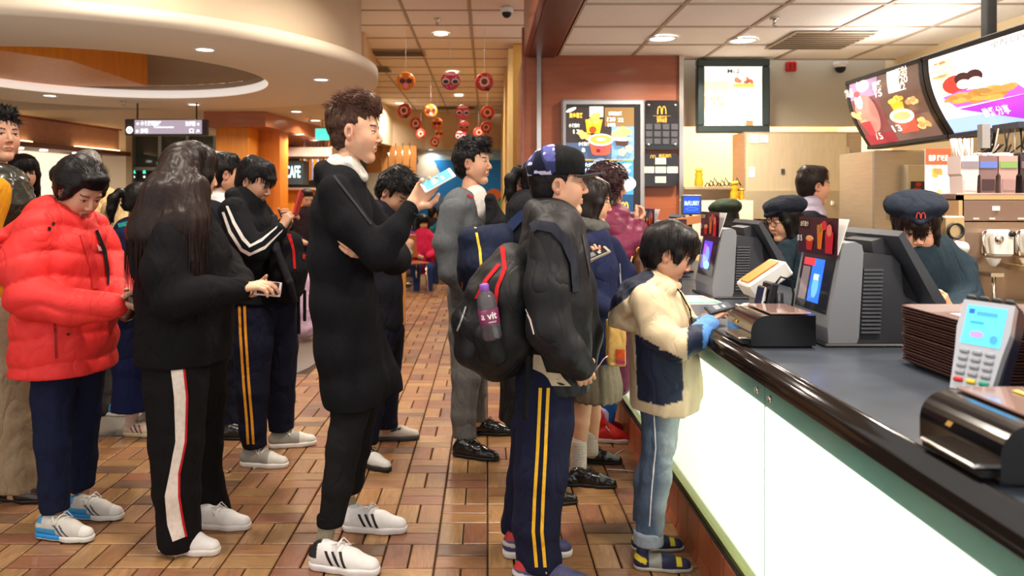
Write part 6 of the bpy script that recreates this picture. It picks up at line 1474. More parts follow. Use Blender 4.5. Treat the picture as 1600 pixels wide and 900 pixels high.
f.cloth('trousers', M_cloth, [[(728,464,0,32,1.4),(728,520,-.08,28),(728,590,-.13,24),(724,650,-.15,20),(726,690,-.15,19)],[(738,470,.06,28,1.3),(744,540,.12,22),(746,610,.15,16),(746,660,.16,15)]], rgb(100,98,96), .008, (.006,8,1.2), [('below',684,-.15)], .02)
f.shoe(706,761,706,'leather',-22,rgb(16,15,16),rgb(20,18,18),label='polished black leather shoe',scol=(.01,.01,.01),L=.28); f.shoe(732,787,674,'leather',-5,rgb(16,15,16),rgb(20,18,18),scol=(.01,.01,.01),L=.28)
f.done()
g = soft_bag('jacket_over_arm', 'black jacket slung over the grey sweater man\'s far shoulder', 4.2, [[(766,312,.0,10,1.6),(776,350,0,17,1.8),(784,400,.05,16,1.6)]], rgb(24,24,28)); g.t['category'] = 'jacket'
# ---- girl with ponytail and navy backpack, hidden by the capped man ----
f = Fig('girl with black ponytail and dark skirt mostly hidden behind the capped boy', 3.6, (850,760))
f.head(852,284,0,0,4,0,.97,'f',.95,'pony',BLK,7)
f.neck(842,300,836,325)
f.cloth('jacket', M_cloth, [[(826,330,0,38,1.6),(828,380,0,42,1.5),(836,450,0,44,1.4),(840,540,0,46,1.4)],[(870,350,.1,24),(890,400,.16,22),(900,420,.12,18)]], rgb(24,25,30), .009, (.005,8,1.3), (), .025)
PG = f.last
f.cloth('skirt', M_cloth, [[(836,540,0,46,1.3),(834,600,0,54,1.3),(834,670,0,60,1.3)]], rgb(30,29,30), .009, (.008,9,3.), [('below',656)], .02)
f.flesh([[(818,640,.0,19),(816,700,.0,16),(822,750,.02,12)],[(860,640,.1,18),(866,700,.12,15),(868,740,.12,11)]])
f.hand(900,412,.0,(926,404,-.04),(-.1,-.2,.95),((.2,.3,.3),(.3,.5,.4),(.5,.7,.5),(.7,.8,.5)),(.3,.1),False,1.0)
f.shoe(822,894,780,'leather',0,rgb(26,24,24),rgb(30,28,28),label='black leather school shoe',scol=(.01,.01,.01),L=.24); f.shoe(850,915,752,'leather',0,rgb(26,24,24),rgb(30,28,28),scol=(.01,.01,.01),L=.22)
f.done()
phone(930,398,3.5,(.9,.1,.38),(-.3,-.35,.9),'dark phone in silver case held above the navy coat girl\'s sleeve',rgb(150,142,128),rgb(24,24,26),(.13,.07,.012))
g = soft_bag('backpack', 'navy blue backpack with yellow zip worn behind the capped boy', 3.55, [[(762,384,0,32,1.6),(758,415,0,42,1.8),(752,438,.0,34,1.8)],[(786,372,0,24,1.6),(800,400,0,20,1.6)]], rgb(30,36,56), extra=lambda d, s: d.box(tuple(s.w(758,402,0)),(.24,.26,.27),rad=.05,k=.03))
g.decal('yellow_zip', [(741,356,745,356),(748,390,752,390),(751,428,755,428)], rgb(206,180,60)); g.decal('brown_tab', [(719,440,724,440),(719,450,724,450)], rgb(150,80,50))
f.decal('backpack_strap', [(790,354,797,368),(812,330,819,343),(838,322,842,335)], rgb(44,56,92), PG, None, .008, parent=g.t)

# ---- boy in cap with black jacket ----
f = Fig('young man in flat-brimmed cap, black jacket and navy trousers with yellow side stripes', 2.9, (840,880))
f.head(873,290,0,-3,-2,0,1.0,'m',.92,'short',(.012,.010,.010),8)
f.neck(862,310,856,350)
f.cloth('jacket', M_shell, [
    [(862,352,0,50,1.6),(864,400,0,58,1.6),(866,470,0,60,1.5),(868,540,0,58,1.4),(868,600,0,56,1.4)],
    [(862,372,-.19,38),(856,450,-.24,38),(858,515,-.26,36),(884,548,-.26,31),(906,572,-.22,24)],
    [(880,380,.2,36),(900,450,.24,32),(912,520,.2,30),(910,570,.1,24)],
    [(834,326,0,15,2.8),(850,340,.0,26,2.4),(876,352,0,28,2.2),(902,356,.02,14,2.2)]], rgb(26,26,29), .008, (.004,8,1.6), [('below',604)], .028, [([(872,318,0,30),(876,300,0,34)],dict(k=.02))])
geo = JG = f.last
f.decal('hem_panel', [(838,540,846,548),(834,560,862,562),(834,585,880,590),(838,602,892,603)], rgb(196,180,152), geo, None, .004, step=6)
f.decal('white_piping', [(816,474,819,474),(828,500,831,500),(834,522,836,522)], rgb(220,206,196), geo); f.decal('zip', [(908,366,911,366),(922,440,925,440),(926,520,929,520)], rgb(60,60,64), geo)
f.cloth('track_trousers', M_cloth, [[(850,595,-.05,49,1.2),(850,660,-.10,49),(845,740,-.13,45),(838,820,-.14,38),(842,872,-.14,35),(843,905,-.14,34)],[(862,600,.06,40,1.2),(840,670,.10,42),(824,750,.13,34),(812,820,.14,28),(806,850,.14,24)]], rgb(28,30,52), .008, (.007,7,1.4), [('below',884,-.14)], .02)
geo = f.last; S = [(845,606,856,606),(841,700,852,700),(836,780,848,780),(834,830,846,830),(839,886,851,886)]
f.decal('yellow_stripe', [(a[0]-3,a[1],a[0]+2,a[3]) for a in S], rgb(232,178,50), geo); f.decal('yellow_stripe', [(a[2]-2,a[1],a[2]+3,a[3]) for a in S], rgb(232,178,50), geo)
def bl(C,x,y,z): C[:] = rgb(64,62,104); C[(np.abs(z-.045-(x-.1)*-.15)<.007)&(x<.14)] = rgb(190,186,180); C[(x<.05)&(z>.07)] = rgb(170,40,44)
f.shoe(798,912,906,'sneaker',-8,rgb(64,62,104),rgb(222,216,214),acc=bl,label='navy blue suede sneaker with white laces',L=.29); f.shoe(783,884,860,'sneaker',0,rgb(64,62,104),rgb(222,216,214),acc=bl,L=.28)
f.hand(902,566,-.22,(915,590,-.2),(-.1,.9,0),(.6,.6,.4),(.4,.3),False,.9)
f.done()
# cap: crown with printed rear half and flat brim
d = Sdf(); d.ell((-.015,0,.055),(.110,.090,.092),k=0); d.seg((-.02,0,.09),(.05,0,.085),.055,.05,k=.04,asp=1.4); d.plane((0,0,.038),(0,0,-1)); d.fn(lambda p: .0015*noise3(p,20.)); d.ell((-.125,0,.05),(.035,.03,.022),k=.004,op='s')
vs, qs = d.mesh(.0035)
C = np.tile(np.array(rgb(24,24,26)), (len(vs),1)); bk = vs[:,0] < -.012; n_ = noise3(vs,26.)[:,None]; n2 = noise3(vs+3,60.)[:,None]
pr = np.where(n_ > .12, np.array(rgb(86,88,150)), np.where(n_ < -.25, np.array(rgb(24,26,44)), np.array(rgb(52,54,96)))); pr = np.where(n2 > .45, np.array(rgb(196,190,214)), pr); C[bk] = pr[bk]
cap = np_mesh('cap', [(xf(vs, f.HM), qs, C)], M_cloth, f.t)
b = MB(); N = 14; up_ = []; 
out = [(.045+.115*math.cos(a), .083*math.sin(a)) for a in [math.pi*(i/N-.5) for i in range(N+1)]]; b.prism(out, .040, .046); b.v = [(x+.012, y, z-.035*(y/.083)**2*.3) for x,y,z in b.v]; b.v = [tuple(f.HM@Vector(v)) for v in b.v]; b.build('brim', mat('brim_grey', rgb(60,58,62), .7), cap, world=True)
b = MB(); b.lathe([(0,.004),(.006,.003),(.008,0)],10); b.v = [tuple(f.HM@(Vector(v)+Vector((.0,0,.150)))) for v in b.v]; b.build('button', M_black, cap, world=True)
# his backpack
g = soft_bag('backpack', 'large black backpack with red zips on the capped boy\'s back', 2.85, [[(800,410,0,32,1.9),(790,450,0,56,1.6),(786,510,0,58,1.5),(780,548,0,46,1.6)],[(752,460,-.02,28,1.8),(734,500,-.02,26,1.8),(738,545,-.02,26,1.8),(770,570,-.02,18,2.)]], rgb(24,24,26), .008, M_shell, (.008,8,1.))
g.decal('red_zip', [(742,466,748,466),(758,436,764,438),(778,412,783,415)], rgb(190,34,40), None, M_cloth); g.decal('red_panel', [(782,386,789,386),(786,420,792,420),(774,450,780,450),(770,500,776,500)], rgb(190,34,40), None, M_cloth)
g.decal('grey_zip', [(714,516,716,518),(722,496,724,498),(728,478,730,480)], rgb(150,150,150), None, M_cloth)
g.cloth('mesh_pocket', M_shell, [[(762,525,-.17,26,.9),(770,552,-.17,24,.9)]], rgb(16,16,18), .007, (.004,18,1.), (), .01)
f.decal('backpack_strap', [(804,364,811,376),(838,345,842,360),(866,350,861,364),(887,371,876,382),(900,408,888,412),(904,456,892,456)], rgb(38,40,50), JG, None, .008, parent=g.t)
g.cloth('hanging_strap', M_cloth, [[(826,560,-.2,5),(824,600,-.2,5),(820,652,-.2,5)]], rgb(22,22,24), .005, None, (), .01)
# water bottle in its side pocket
c = P(762,482,2.62); k = 1/1.0
t = thing('water_bottle', 'water bottle with purple cap and maroon label in the backpack side pocket', 'bottle', c); t.rotation_euler = (0,math.radians(-9),0)
MB().lathe([(0,-.105),(.030,-.105),(.034,-.095),(.034,.0),(.033,.03),(.024,.052),(.013,.062),(.013,.068)],24).build('bottle', mat('bottle_clear', rgb(150,140,150), .08, trans=.75, spec=.8), t)
MB().lathe([(.0345,-.05),(.0345,.0),(.035,.0),(.035,-.05)],24).build('label_band', mat('label_maroon', rgb(110,36,76), .4), t)
MB().lathe([(.015,.062),(.016,.064),(.016,.082),(.013,.085),(0,.085)],20).build('cap', mat('cap_purple', rgb(134,82,176), .45), t)
g2 = Flat(lambda u,v,w: (.0355*math.sin(u/.035)*(1+w*10), -.0355*math.cos(u/.035)*(1+w*10), v), .0003); g2.text('a vit', .0,-.022,.034,rgb(236,230,232)); g2.text('watery', .01,-.042,.010,rgb(220,200,210)); g2.build('lettering', M_print, t, attr=True, fix=False)

# ---- girl in navy coat with glasses ----
f = Fig('girl in navy duffel coat, grey scarf and green rimmed glasses facing the counter', 3.9, (925,735))
f.head(925,316,0,-6,8,0,.95,'f',1.08,'bob',(.020,.013,.011),9,.98,1.0); f.glasses(rgb(60,84,40))
f.neck(918,330,914,352)
f.cloth('scarf', M_knit, [[(904,348,0,16,2.4),(924,356,0,20,2.2),(942,354,0,10,2.0)],[(920,368,0,22,2.)]], rgb(84,84,80), .007, (.006,22,1.), (), .02)
NV = rgb(34,40,70)
f.cloth('coat', M_cloth, [[(924,378,0,34,1.6),(926,420,0,40,1.5),(926,480,0,42,1.4),(926,530,0,44,1.4),(926,570,0,46,1.4)],[(908,384,-.18,22),(900,430,-.2,22),(914,470,-.2,19),(948,480,-.18,15)],[(950,390,.18,24),(974,430,.2,21),(974,466,.12,18),(958,484,.0,14)]], NV, .0085, (.005,9,1.4), [('below',558)], .025)
f.decal('zip', [(948,376,951,376),(966,410,969,412),(970,450,972,450)], rgb(170,170,176))
f.cloth('pleated_skirt', M_cloth, [[(926,550,0,38,1.4),(928,600,0,44,1.4),(928,640,0,46,1.4)]], rgb(124,112,96), .0085, None, [('below',618)], .02, (), lambda p: .006*np.abs(np.sin(np.arctan2(p[:,1]-3.9,p[:,0]-.54)*14)))
f.flesh([[(912,610,-.06,17),(908,660,-.08,14),(906,710,-.09,9)],[(926,610,.08,16),(926,650,.1,13),(926,690,.1,9)]])
f.cloth('sock', M_knit, [[(905,694,-.09,13),(904,728,-.09,13.5)],[(922,680,.1,12),(924,705,.1,12)]], rgb(220,210,196), .005, None, (), .008, (), lambda p: .002*np.sin(p[:,2]*500))
f.shoe(886,949,750,'leather',-14,rgb(24,22,22),rgb(36,32,30),label='black lace-up leather school shoe',scol=(.01,.01,.01),L=.245); f.shoe(905,950,717,'leather',-8,rgb(24,22,22),rgb(36,32,30),scol=(.01,.01,.01),L=.23)
f.hand(950,480,-.14,(966,486,-.1),(.0,.3,-.9),(.5,.6,.4),(.4,.2),False,.85)
f.done()
o = MB().prism([(-.035,-.09),(.055,-.075),(-.03,.12),(-.035,.12)], -.006,.006,'y').build('folded_leaflet', mat('leaflet_pink', rgb(236,196,190), .6), loc=P(924,492,3.45)); tag(o, 'pink and white folded leaflet hanging by the capped boy\'s front', 'leaflet')
o = MB().tube([P(912,440,3.4),P(921,470,3.4),P(926,520,3.4),P(935,540,3.4),P(926,556,3.4),P(930,580,3.4),P(944,560,3.4),P(950,556,3.4)],.0022,6); m0 = P(926,500,3.4); o.v = [tuple(Vector(v)-m0) for v in o.v]; o = o.build('earphone_cable', mat('ear_pink', rgb(236,190,206), .5), loc=m0); tag(o, 'thin pink earphone cable dangling by the pleated skirt', 'cable')
g = soft_bag('paper_bag', 'yellow brown paper bag with orange base held beside the boy\'s hood', 3.6, [[(962,518,0,12,1.6),(962,556,0,14,1.6)]], rgb(206,166,96), .006, None, (.004,20,1.), extra=lambda d, s: d.box(tuple(s.w(962,535,0)),(.075,.13,.20),rad=.008,k=.01))
g.decal('orange_base', [(950,546,976,546),(950,562,976,562)], rgb(220,90,50)); g.decal('pink_base', [(950,563,976,563),(950,569,976,569)], rgb(206,60,110))

# ---- woman in purple padded jacket ----
f = Fig('woman in plum padded jacket and red high-top boots beside the far register', 4.5, (955,680))
f.head(952,292,0,-4,6,0,.95,'f',.95,'curly',(.050,.018,.022),10,1.0)
f.neck(946,312,944,330)
def q2(p): t = p[:,2]*11+.2*noise3(p,5.); q = t-np.floor(t); return .009*np.sqrt(np.clip(np.sin(math.pi*q),0,1))-.005+.003*noise3(p,20.)
f.cloth('padded_jacket', M_shell, [[(958,344,0,30,1.7),(966,380,0,36,1.6),(966,440,0,36,1.5),(960,510,0,38,1.4),(958,580,0,40,1.4)],[(956,350,-.19,19),(972,392,-.24,20),(990,376,-.22,18),(996,352,-.12,13)],[(984,348,.12,18),(1000,360,.1,14)]], rgb(112,36,66), .0085, None, (), .025, (), q2)
f.cloth('leggings', M_cloth, [[(954,570,0,32,1.3),(948,630,-.06,17),(945,668,-.08,13)],[(962,580,.08,26,1.2),(940,640,.14,13),(938,660,.14,12)]], rgb(34,78,140), .008, (.004,9,1.), (), .02)
f.cloth('sock', M_knit, [[(942,644,-.08,14.5),(941,660,-.08,15)]], rgb(176,160,206), .006, None, (), .008)
f.shoe(920,981,685,'hi',-8,rgb(190,26,24),rgb(222,206,200),label='red high-top boot with gold zips and white sole',L=.26,name='boot'); f.shoe(914,960,672,'hi',0,rgb(190,26,24),rgb(222,206,200),L=.25,name='boot')
f.hand(992,352,-.12,(1002,340,-.1),(-.8,0,.2),(.8,.8,.5),(.5,.3),False,.95)
f.done()
g = soft_bag('handbag', 'brown patterned handbag with gold chain hanging by the plum jacket', 4.25, [[(998,408,0,13,1.8),(1000,436,0,16,2.)]], rgb(92,62,42), .006, M_leather, (.002,20,1.))
b = MB(); b.tube([P(992,402,4.2),P(996,388,4.2),P(1006,384,4.2),P(1014,392,4.2),P(1016,420,4.25)],.006,6); b.build('gold_chain', mat('gold', rgb(200,160,70), .25,1.), g.t, world=True)
b = MB(); b.tube([P(988,400,4.2),P(980,430,4.2),P(990,470,4.2),P(996,520,4.2)],.005,6); b.build('tan_strap', mat('tan_strap_m', rgb(196,164,120), .5), g.t, world=True)

# ---- the boy at the counter ----
f = Fig('young boy in beige and navy hooded jacket leaning on the counter with a small phone', 2.98, (1025,862))
f.head(1043,398,0,-8,22,0,.93,'c',.80,'boy',(.014,.011,.012),11)
f.neck(1038,415,1024,452,0,.048)
BG = rgb(206,184,150); DN = rgb(32,40,62)
def kj(v, s):
    C = np.tile(np.array(BG), (len(v),1)); px = CX+v[:,0]*F/v[:,1]; py = HY-(v[:,2]-CH)*F/v[:,1]
    arm = (v[:,1] < 2.86)
    C[arm & (px > 1074) & (py < 562) & (px-1074 > (py-500)*-.1-2)] = DN
    C[arm & (px > 1098) & (py < 545)] = rgb(84,140,206)
    lo = (py > 520+(px-990)*.55) & (px > 992+(py-520)*.04) & (px < 1066+np.clip((py-540)*.02,0,9)) & (py < 634-np.abs(px-1035)*.25); C[lo & ((py > 548) | (px < 1030))] = DN
    return C
f.cloth('hooded_jacket', M_shell, [
    [(1022,458,0,34,1.6),(1026,500,0,48,1.4),(1032,560,0,50,1.35),(1038,620,0,54,1.3),(1038,650,0,54,1.3)],
    [(1012,472,-.15,30),(1030,520,-.20,28),(1056,540,-.22,25),(1084,530,-.2,20),(1108,508,-.14,14)],
    [(1046,470,.15,26),(1076,520,.17,23),(1108,506,.06,15)],
    [(1074,560,-.02,18,2.),(1084,610,.0,14,2.)],
    [(1020,436,-.01,14,2.8),(1036,446,0,17,2.6),(1056,446,0,9,2.6)]], BG, .0065, (.006,11,1.5), [('below',634)], .02, [([(1046,424,0,22),(1052,404,0,24)],dict(k=.012))], cfn=kj)
geo = f.last
f.decal('front_seam', [(1060,452,1062,452),(1074,490,1076,490),(1080,520,1082,520)], rgb(150,130,100), geo)
f.cloth('hood', M_shell, [[(964,492,-.02,13,2.4),(976,474,-.02,19,2.8),(994,456,-.01,22,2.9),(1014,440,.0,19,2.8)],[(958,504,-.02,8,2.2),(984,506,-.03,11,2.4),(1002,482,-.04,16,2.4)]], BG, .006, (.004,16,1.), (), .02, cfn=lambda v, s: np.where(((CX+v[:,0]*F/v[:,1]-1000)*.8+(HY-(v[:,2]-CH)*F/v[:,1]-452) < -3)[:,None], np.array(DN), np.array(BG)))
f.cloth('neck_cord', M_cloth, [[(1048,440,-.06,1.6),(1064,458,-.1,1.6),(1078,484,-.12,1.6),(1082,510,-.14,1.6)]], rgb(20,20,24), .0035, None, (), .004)
f.cloth('jeans', M_cloth, [[(1030,625,-.04,31,1.2),(1030,680,-.07,28),(1024,740,-.09,26),(1018,790,-.10,23),(1014,846,-.10,22)],[(1036,630,.06,30,1.2),(1030,690,.09,26),(1014,750,.11,24),(1008,820,.12,20)]], rgb(92,106,122), .0065, (.006,13,1.), [('below',849,-.10)], .018, cfn=lambda v, s: np.array(rgb(74,88,108))+(np.array(rgb(176,184,186))-np.array(rgb(74,88,108)))*(np.clip((CX+v[:,0]*F/v[:,1]-1024)/26+noise3(v,9.)*.35,0,1)*.8)[:,None])
geo = f.last; f.decal('white_seam', [(1021,640,1023,640),(1024,700,1026,700),(1018,760,1020,760),(1014,822,1016,822)], rgb(206,206,204), geo)
f.cloth('jean_cuff', M_cloth, [[(1013,832,-.10,25),(1013,846,-.10,25)]], rgb(140,150,160), .006, (.003,20,1.), [('below',849,-.10),('above',828,-.10)], .01)
def sd(C,x,y,z): C[:] = rgb(34,38,72); C[(x>.07)&(x<.125)] = rgb(150,148,144); C[(x<.06)&(z<.075)&(np.abs(z-.05-(.05-x)*.4)<.014)] = rgb(226,200,40); C[(x>.19)&(x<.215)&(z>.03)] = rgb(226,200,40)
f.shoe(988,1076,878,'sandal',-6,rgb(34,38,72),rgb(180,174,160),acc=sd,label='navy and yellow sport sandal with grey strap',laces=False,L=.225,name='sandal'); f.shoe(985,1068,850,'sandal',0,rgb(34,38,72),rgb(180,174,160),acc=sd,laces=False,L=.215,name='sandal')
f.hand(1104,502,-.14,(1124,486,-.12),(.1,.3,-.9),((.3,.4,.3),(.35,.5,.3),(.4,.5,.4),(.5,.6,.4)),(.5,.2),False,.78); f.hand(1102,498,.03,(1120,486,-.03),(.0,-.3,-.8),(.4,.5,.4),(.5,.2),True,.78)
f.cloth('fleece_cuff', M_knit, [[(1094,518,-.17,17),(1108,506,-.14,16)],[(1094,508,.04,12),(1104,500,.03,12)]], rgb(96,146,208), .0055, (.003,20,1.), (), .008)
f.done()
phone(1124,481,2.86,(.95,.1,.22),(-.2,-.3,.92),'small black phone typed on by the boy over the counter',rgb(40,40,42),rgb(70,74,80),(.10,.055,.010))

# ---- man at the left edge ----
f = Fig('middle-aged man in yellow jacket with shiny black vest at the left edge', 3.62, (20,765))
f.head(0,214,0,-34,-3,0,1.0,'m',.78,'spiky',(.02,.018,.018),12,.97)
f.neck(-4,236,-10,268)
f.cloth('yellow_jacket', M_cloth, [[(-14,290,0,40,1.6),(-18,350,0,44,1.5),(-16,420,0,44,1.4),(-12,500,0,44,1.4),(-10,530,0,44,1.4)],[(-10,300,-.2,26),(-26,380,-.25,25),(-20,440,-.25,22)]], rgb(196,140,30), .009, (.007,8,1.4), [('below',512)], .025)
f.cloth('shiny_vest', M_leather, [[(2,284,-.04,30,1.7),(10,320,-.05,32,1.7),(16,352,-.04,22,1.7)],[(22,290,-.02,18,1.8),(34,318,.0,16,1.8)]], rgb(44,46,40), .008, (.01,14,1.), (), .03)
f.cloth('trousers', M_cloth, [[(10,500,-.04,42,1.2),(14,580,-.08,40),(22,660,-.08,34),(30,730,-.08,30),(30,770,-.08,32)],[(0,500,.08,40),(-20,640,.12,34),(-26,760,.14,30)]], rgb(152,132,106), .009, (.007,7,1.2), [('below',764,-.08)], .02)
f.shoe(-10,62,772,'leather',-12,rgb(40,24,20),rgb(30,20,18),label='dark leather shoe under beige hem',scol=(.02,.01,.01),L=.28)
f.shoe(-56,10,758,'leather',-12,rgb(40,24,20),rgb(30,20,18),scol=(.02,.01,.01),L=.28)
f.done()
f = Fig('woman with shoulder length dark hair peeking behind the man at the left edge', 5.0, (34,640))
f.head(36,272,0,-40,4,0,.93,'f',.8,'long',BLK,13)
f.neck(34,290,32,305); f.cloth('coat', M_cloth, [[(32,318,0,24,1.7),(30,360,0,32,1.5),(30,480,0,34,1.4),(32,560,0,34,1.4)],[(26,560,-.08,18),(26,640,-.08,14)],[(42,560,.08,18),(42,636,.08,14)]], rgb(30,30,34), .012, (.006,8,1.), (), .03); f.shoe(12,62,648,'leather',0,rgb(16,15,16),rgb(20,18,18),laces=False,L=.25); f.shoe(30,76,640,'leather',0,rgb(16,15,16),rgb(20,18,18),laces=False,L=.25); f.done()
# ---- grey haired man in beige jacket ----
f = Fig('grey haired man in a beige jacket seen behind the red jacket woman', 5.0, (160,640))
f.head(134,268,0,140,4,0,1.0,'m',.85,'short',rgb(170,164,160),14,1.02)
f.neck(138,284,144,300); f.cloth('beige_jacket', M_cloth, [[(158,318,0,30,1.7),(162,360,0,38,1.6),(160,440,0,38,1.5),(160,500,0,38,1.5)],[(176,330,-.18,18),(186,390,-.2,17),(182,430,-.2,14)]], rgb(198,170,122), .011, (.009,9,1.), [('below',490)], .03)
f.cloth('trousers', M_cloth, [[(156,480,-.04,30),(158,560,-.08,20),(160,636,-.08,15)],[(168,490,.06,26),(172,630,.08,14)]], rgb(60,56,54), .011, (.006,9,1.), (), .03)
f.shoe(148,182,644,'sneaker',-8,rgb(50,130,170),rgb(226,220,206),label='blue and white sneaker on the grey floor',L=.24); f.shoe(150,185,634,'sneaker',0,rgb(50,130,170),rgb(226,220,206),L=.24); f.done()
# ---- woman in navy coat, left ----
f = Fig('woman in navy jacket and navy skirt with black tied hair behind the long haired girl', 4.55, (215,672))
f.head(222,318,0,40,10,0,.93,'f',.9,'pony',BLK,15,1.05)
f.neck(214,334,212,352); f.cloth('navy_jacket', M_cloth, [[(206,362,0,26,1.7),(206,410,0,34,1.5),(208,470,0,36,1.4),(210,545,0,32,1.4)],[(194,370,-.18,17),(186,430,-.2,17),(200,480,-.2,14)]], rgb(28,34,66), .0095, (.006,9,1.), (), .03)
f.decal('teal_collar', [(184,350,200,346),(186,356,206,352)], rgb(30,130,120))
f.cloth('navy_skirt', M_cloth, [[(212,520,0,30,1.3),(212,570,0,34,1.3),(212,650,0,36,1.3)]], rgb(28,36,78), .0095, (.008,10,3.), [('below',636)], .02)
f.cloth('sock', M_knit, [[(208,620,-.06,11),(206,662,-.06,10)],[(232,620,.08,11),(232,652,.08,10)]], rgb(214,196,190), .007, None, (), .008)
def rw(C,x,y,z):
    for q, c in ((.08,rgb(170,40,50)),(.11,rgb(40,50,90)),(.14,rgb(170,40,50))): C[(np.abs(x-q-(z-.05)*-.5)<.006)&(z<.08)] = c
f.shoe(192,243,676,'sneaker',-8,rgb(216,206,186),rgb(210,196,166),acc=rw,label='cream trainer with red and navy stripes',L=.25); f.shoe(214,262,666,'sneaker',0,rgb(216,206,186),rgb(210,196,166),acc=rw,L=.25); f.done()
# ---- boy with white collar ----
f = Fig('dark haired boy with white shirt collar between long haired girl and phone boy', 4.6, (352,680))
f.head(351,274,0,30,4,0,.98,'m',.9,'short',BLK,16,1.05)
f.neck(346,292,342,312); f.cloth('white_collar', M_cloth, [[(344,312,0,18,1.5),(346,322,0,22,1.5)]], rgb(220,218,214), .008, None, (), .02)
f.cloth('dark_jacket', M_cloth, [[(342,334,0,28,1.7),(342,380,0,34,1.5),(344,460,0,34,1.4)],], rgb(30,32,40), .010, (.006,9,1.), (), .03)
f.cloth('trousers', M_cloth, [[(344,450,-.02,30),(352,560,-.08,22),(358,660,-.08,18),(360,676,-.08,18)],[(352,460,.06,26),(368,650,.08,17)]], rgb(26,28,40), .010, (.006,9,1.), (), .03)
f.shoe(344,390,682,'leather',0,rgb(24,22,22),rgb(24,22,22),laces=False,L=.27); f.shoe(346,386,672,'leather',0,rgb(24,22,22),rgb(24,22,22),laces=False,L=.27); f.done()

# ================= staff =================
TL = rgb(38,52,62)
f = Fig('young crew member with blunt fringe and navy cap bearing a red emblem, facing the monitor', 3.2, (1440,800,0,0))
f.head(1431,360,0,-112,14,0,.97,'f',1.0,'bangs',(.026,.013,.011),17,1.03)
f.neck(1440,384,1444,402)
cp = tapered_cap('cap', f.HM @ Matrix.Translation((0,0,.012)) @ Matrix.Scale(1.12,4), rgb(30,36,48), f.t)
vs = None
e = Flat(lambda u,v,w: tuple(f.HM @ Vector((.128+.0+w-v*.15, u, .100+v))), .0006); e.arches(0,-.012,.034,.026,rgb(200,60,50),.15); e.build('cap_emblem', M_print, cp, attr=True, fix=False, world=True)
f.cloth('shirt', M_cloth, [[(1450,420,0,62,.62),(1456,470,.02,60,.65),(1452,560,0,58,.7)],[(1496,420,.0,30),(1508,470,-.06,26),(1490,492,-.2,20)],[(1410,430,.0,28),(1400,480,-.08,26)],[(1434,398,0,28,.9),(1462,398,0,26,.9)]], TL, .008, (.006,10,1.), (), .03)
f.cloth('trousers', M_cloth, [[(1440,540,0,46),(1430,700,0,30),(1428,800,0,22)],[(1466,560,0,40),(1470,800,0,22)]], blk, .011, None, (), .03)
f.hand(1482,486,-.24,(1468,458,-.3),(-.5,.5,.1),(.5,.6,.5),(.6,.2),False,.9); f.done()
f = Fig('crew member with glasses and dark cap looking down, red badge on sleeve', 4.6, (1228,600,0,0))
f.head(1224,346,0,198,12,0,.95,'f',1.05,'bob',BLK,18,.98); f.glasses(rgb(60,50,50))
f.neck(1230,362,1234,374); tapered_cap('cap', f.HM @ Matrix.Translation((0,0,.008)) @ Matrix.Scale(1.1,4), rgb(34,38,48), f.t)
f.cloth('shirt', M_cloth, [[(1238,386,0,24,1.7),(1240,430,0,30,1.6),(1240,500,0,30,1.5)],[(1230,388,-.18,15),(1222,420,-.22,14),(1206,430,-.22,11)]], TL, .009, (.005,9,1.), (), .03)
f.decal('red_badge', [(1214,396,1222,394),(1214,401,1222,399)], rgb(190,40,40), None, None, .006)
f.cloth('trousers', M_cloth, [[(1240,490,0,26),(1240,680,0,16)],[(1250,490,.1,24),(1250,680,.1,14)]], blk, .012, None, (), .03)
f.flesh([[(1206,430,-.22,8),(1198,432,-.22,7)]]); f.done()
f = Fig('man in dark vest and pale collar turned to the right in the kitchen', 5.1, (1272,600,0,0))
f.head(1272,292,0,2,2,0,1.0,'m',1.0,'short',(.03,.018,.013),19,1.05)
f.neck(1268,308,1266,322); f.cloth('lilac_shirt', M_cloth, [[(1264,322,0,20,1.4),(1264,334,0,25,1.6)]], rgb(176,166,186), .008, None, (), .02)
f.cloth('dark_vest', M_cloth, [[(1262,346,0,27,1.7),(1262,400,0,32,1.6),(1262,480,0,32,1.5)]], rgb(30,32,38), .010, (.005,9,1.), (), .03)
f.cloth('trousers', M_cloth, [[(1262,480,-.05,26),(1262,640,-.05,16)],[(1272,480,.1,24),(1272,635,.1,14)]], blk, .012, None, (), .03); f.done()
f = Fig('crew member in dark green cap seen from behind at the far end', 5.7, (1136,600,0,0))
f.head(1132,345,0,100,14,0,.95,'f',.9,'bob',BLK,20,.95); f.neck(1132,356,1132,366); tapered_cap('cap', f.HM @ Matrix.Translation((0,0,.01)) @ Matrix.Scale(1.12,4), rgb(52,60,48), f.t, h=.005)
f.cloth('shirt', M_cloth, [[(1134,380,0,26,.7),(1134,420,0,30,.7),(1134,500,0,30,.7)]], rgb(36,40,44), .010, (.005,9,1.), (), .03)
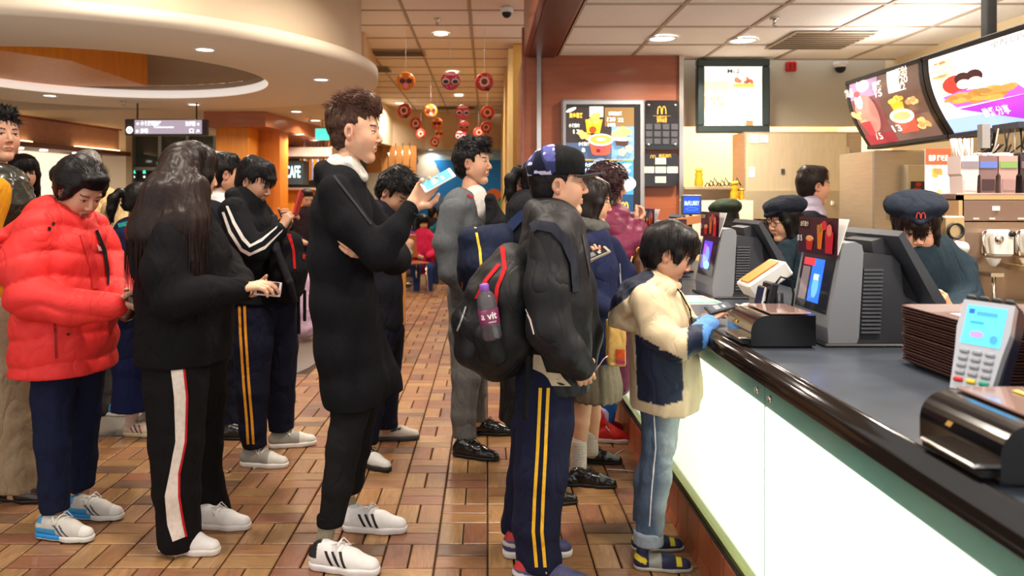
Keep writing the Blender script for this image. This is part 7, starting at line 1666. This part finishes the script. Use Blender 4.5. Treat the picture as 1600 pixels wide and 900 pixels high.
f.cloth('trousers', M_cloth, [[(1128,490,0,20),(1128,600,0,13)],[(1142,490,0,20),(1142,600,0,13)]], blk, .012, None, (), .03); f.done()

# ================= diners, far =================
def diner(px, py, Z, yaw, top, skin, lab, style, seed):
    f = Fig(lab, Z, (px, 312+CH*F/Z)); k = F/Z
    f.head(px,py,0,yaw,14,0,.97,'f',skin,style,BLK,seed)
    y = lambda m: py+m*k
    f.neck(px,y(.09),px,y(.16))
    f.cloth('top', M_cloth, [[(px,y(.22),0,.16*k),(px,y(.40),0,.18*k),(px,y(.62),0,.19*k)],[(px-.16*k,y(.24),0,.07*k),(px-.2*k,y(.46),-.05,.065*k),(px-.08*k,y(.52),-.25,.05*k)],[(px+.16*k,y(.24),0,.07*k),(px+.2*k,y(.46),-.05,.065*k),(px+.08*k,y(.52),-.25,.05*k)]], top, .016, (.008,9,1.), (), .04)
    f.cloth('trousers', M_cloth, [[(px-.09*k,y(.66),0,.09*k),(px-.1*k,y(.70),-.4,.075*k),(px-.1*k,y(1.1),-.42,.05*k)],[(px+.09*k,y(.66),0,.09*k),(px+.1*k,y(.70),-.4,.075*k),(px+.1*k,y(1.1),-.42,.05*k)]], rgb(40,60,110), .018, None, (), .04)
    f.flesh([[(px-.08*k,y(.52),-.25,.04*k),(px-.02*k,y(.54),-.32,.035*k)]]); f.done()
diner(661,348,12.0,-70,rgb(196,40,80),.8,'seated woman in a bright pink top at the far table','long',30)
diner(690,338,13.0,90,rgb(24,84,96),.8,'seated diner in teal jacket with back turned at far table','short',31)
diner(676,334,14.9,60,rgb(40,36,40),.8,'seated dark haired diner in black behind the teal jacket','short',32)
diner(638,352,14.2,-60,rgb(110,60,120),.8,'seated diner in purple left of the pink top woman','bob',33)
diner(480,312,9.6,-60,rgb(40,30,34),.7,'diner in dark clothes behind the phone boy\'s raised hands','short',34)
g = soft_bag('draped_jacket', 'lilac jacket draped over a chair behind the tall man\'s coat', 7.5, [[(476,440,0,16,1.5),(474,480,0,22,1.4),(478,510,0,20,1.4)]], rgb(196,166,190), .012, None, (.012,9,1.)); g.t['category'] = 'jacket'
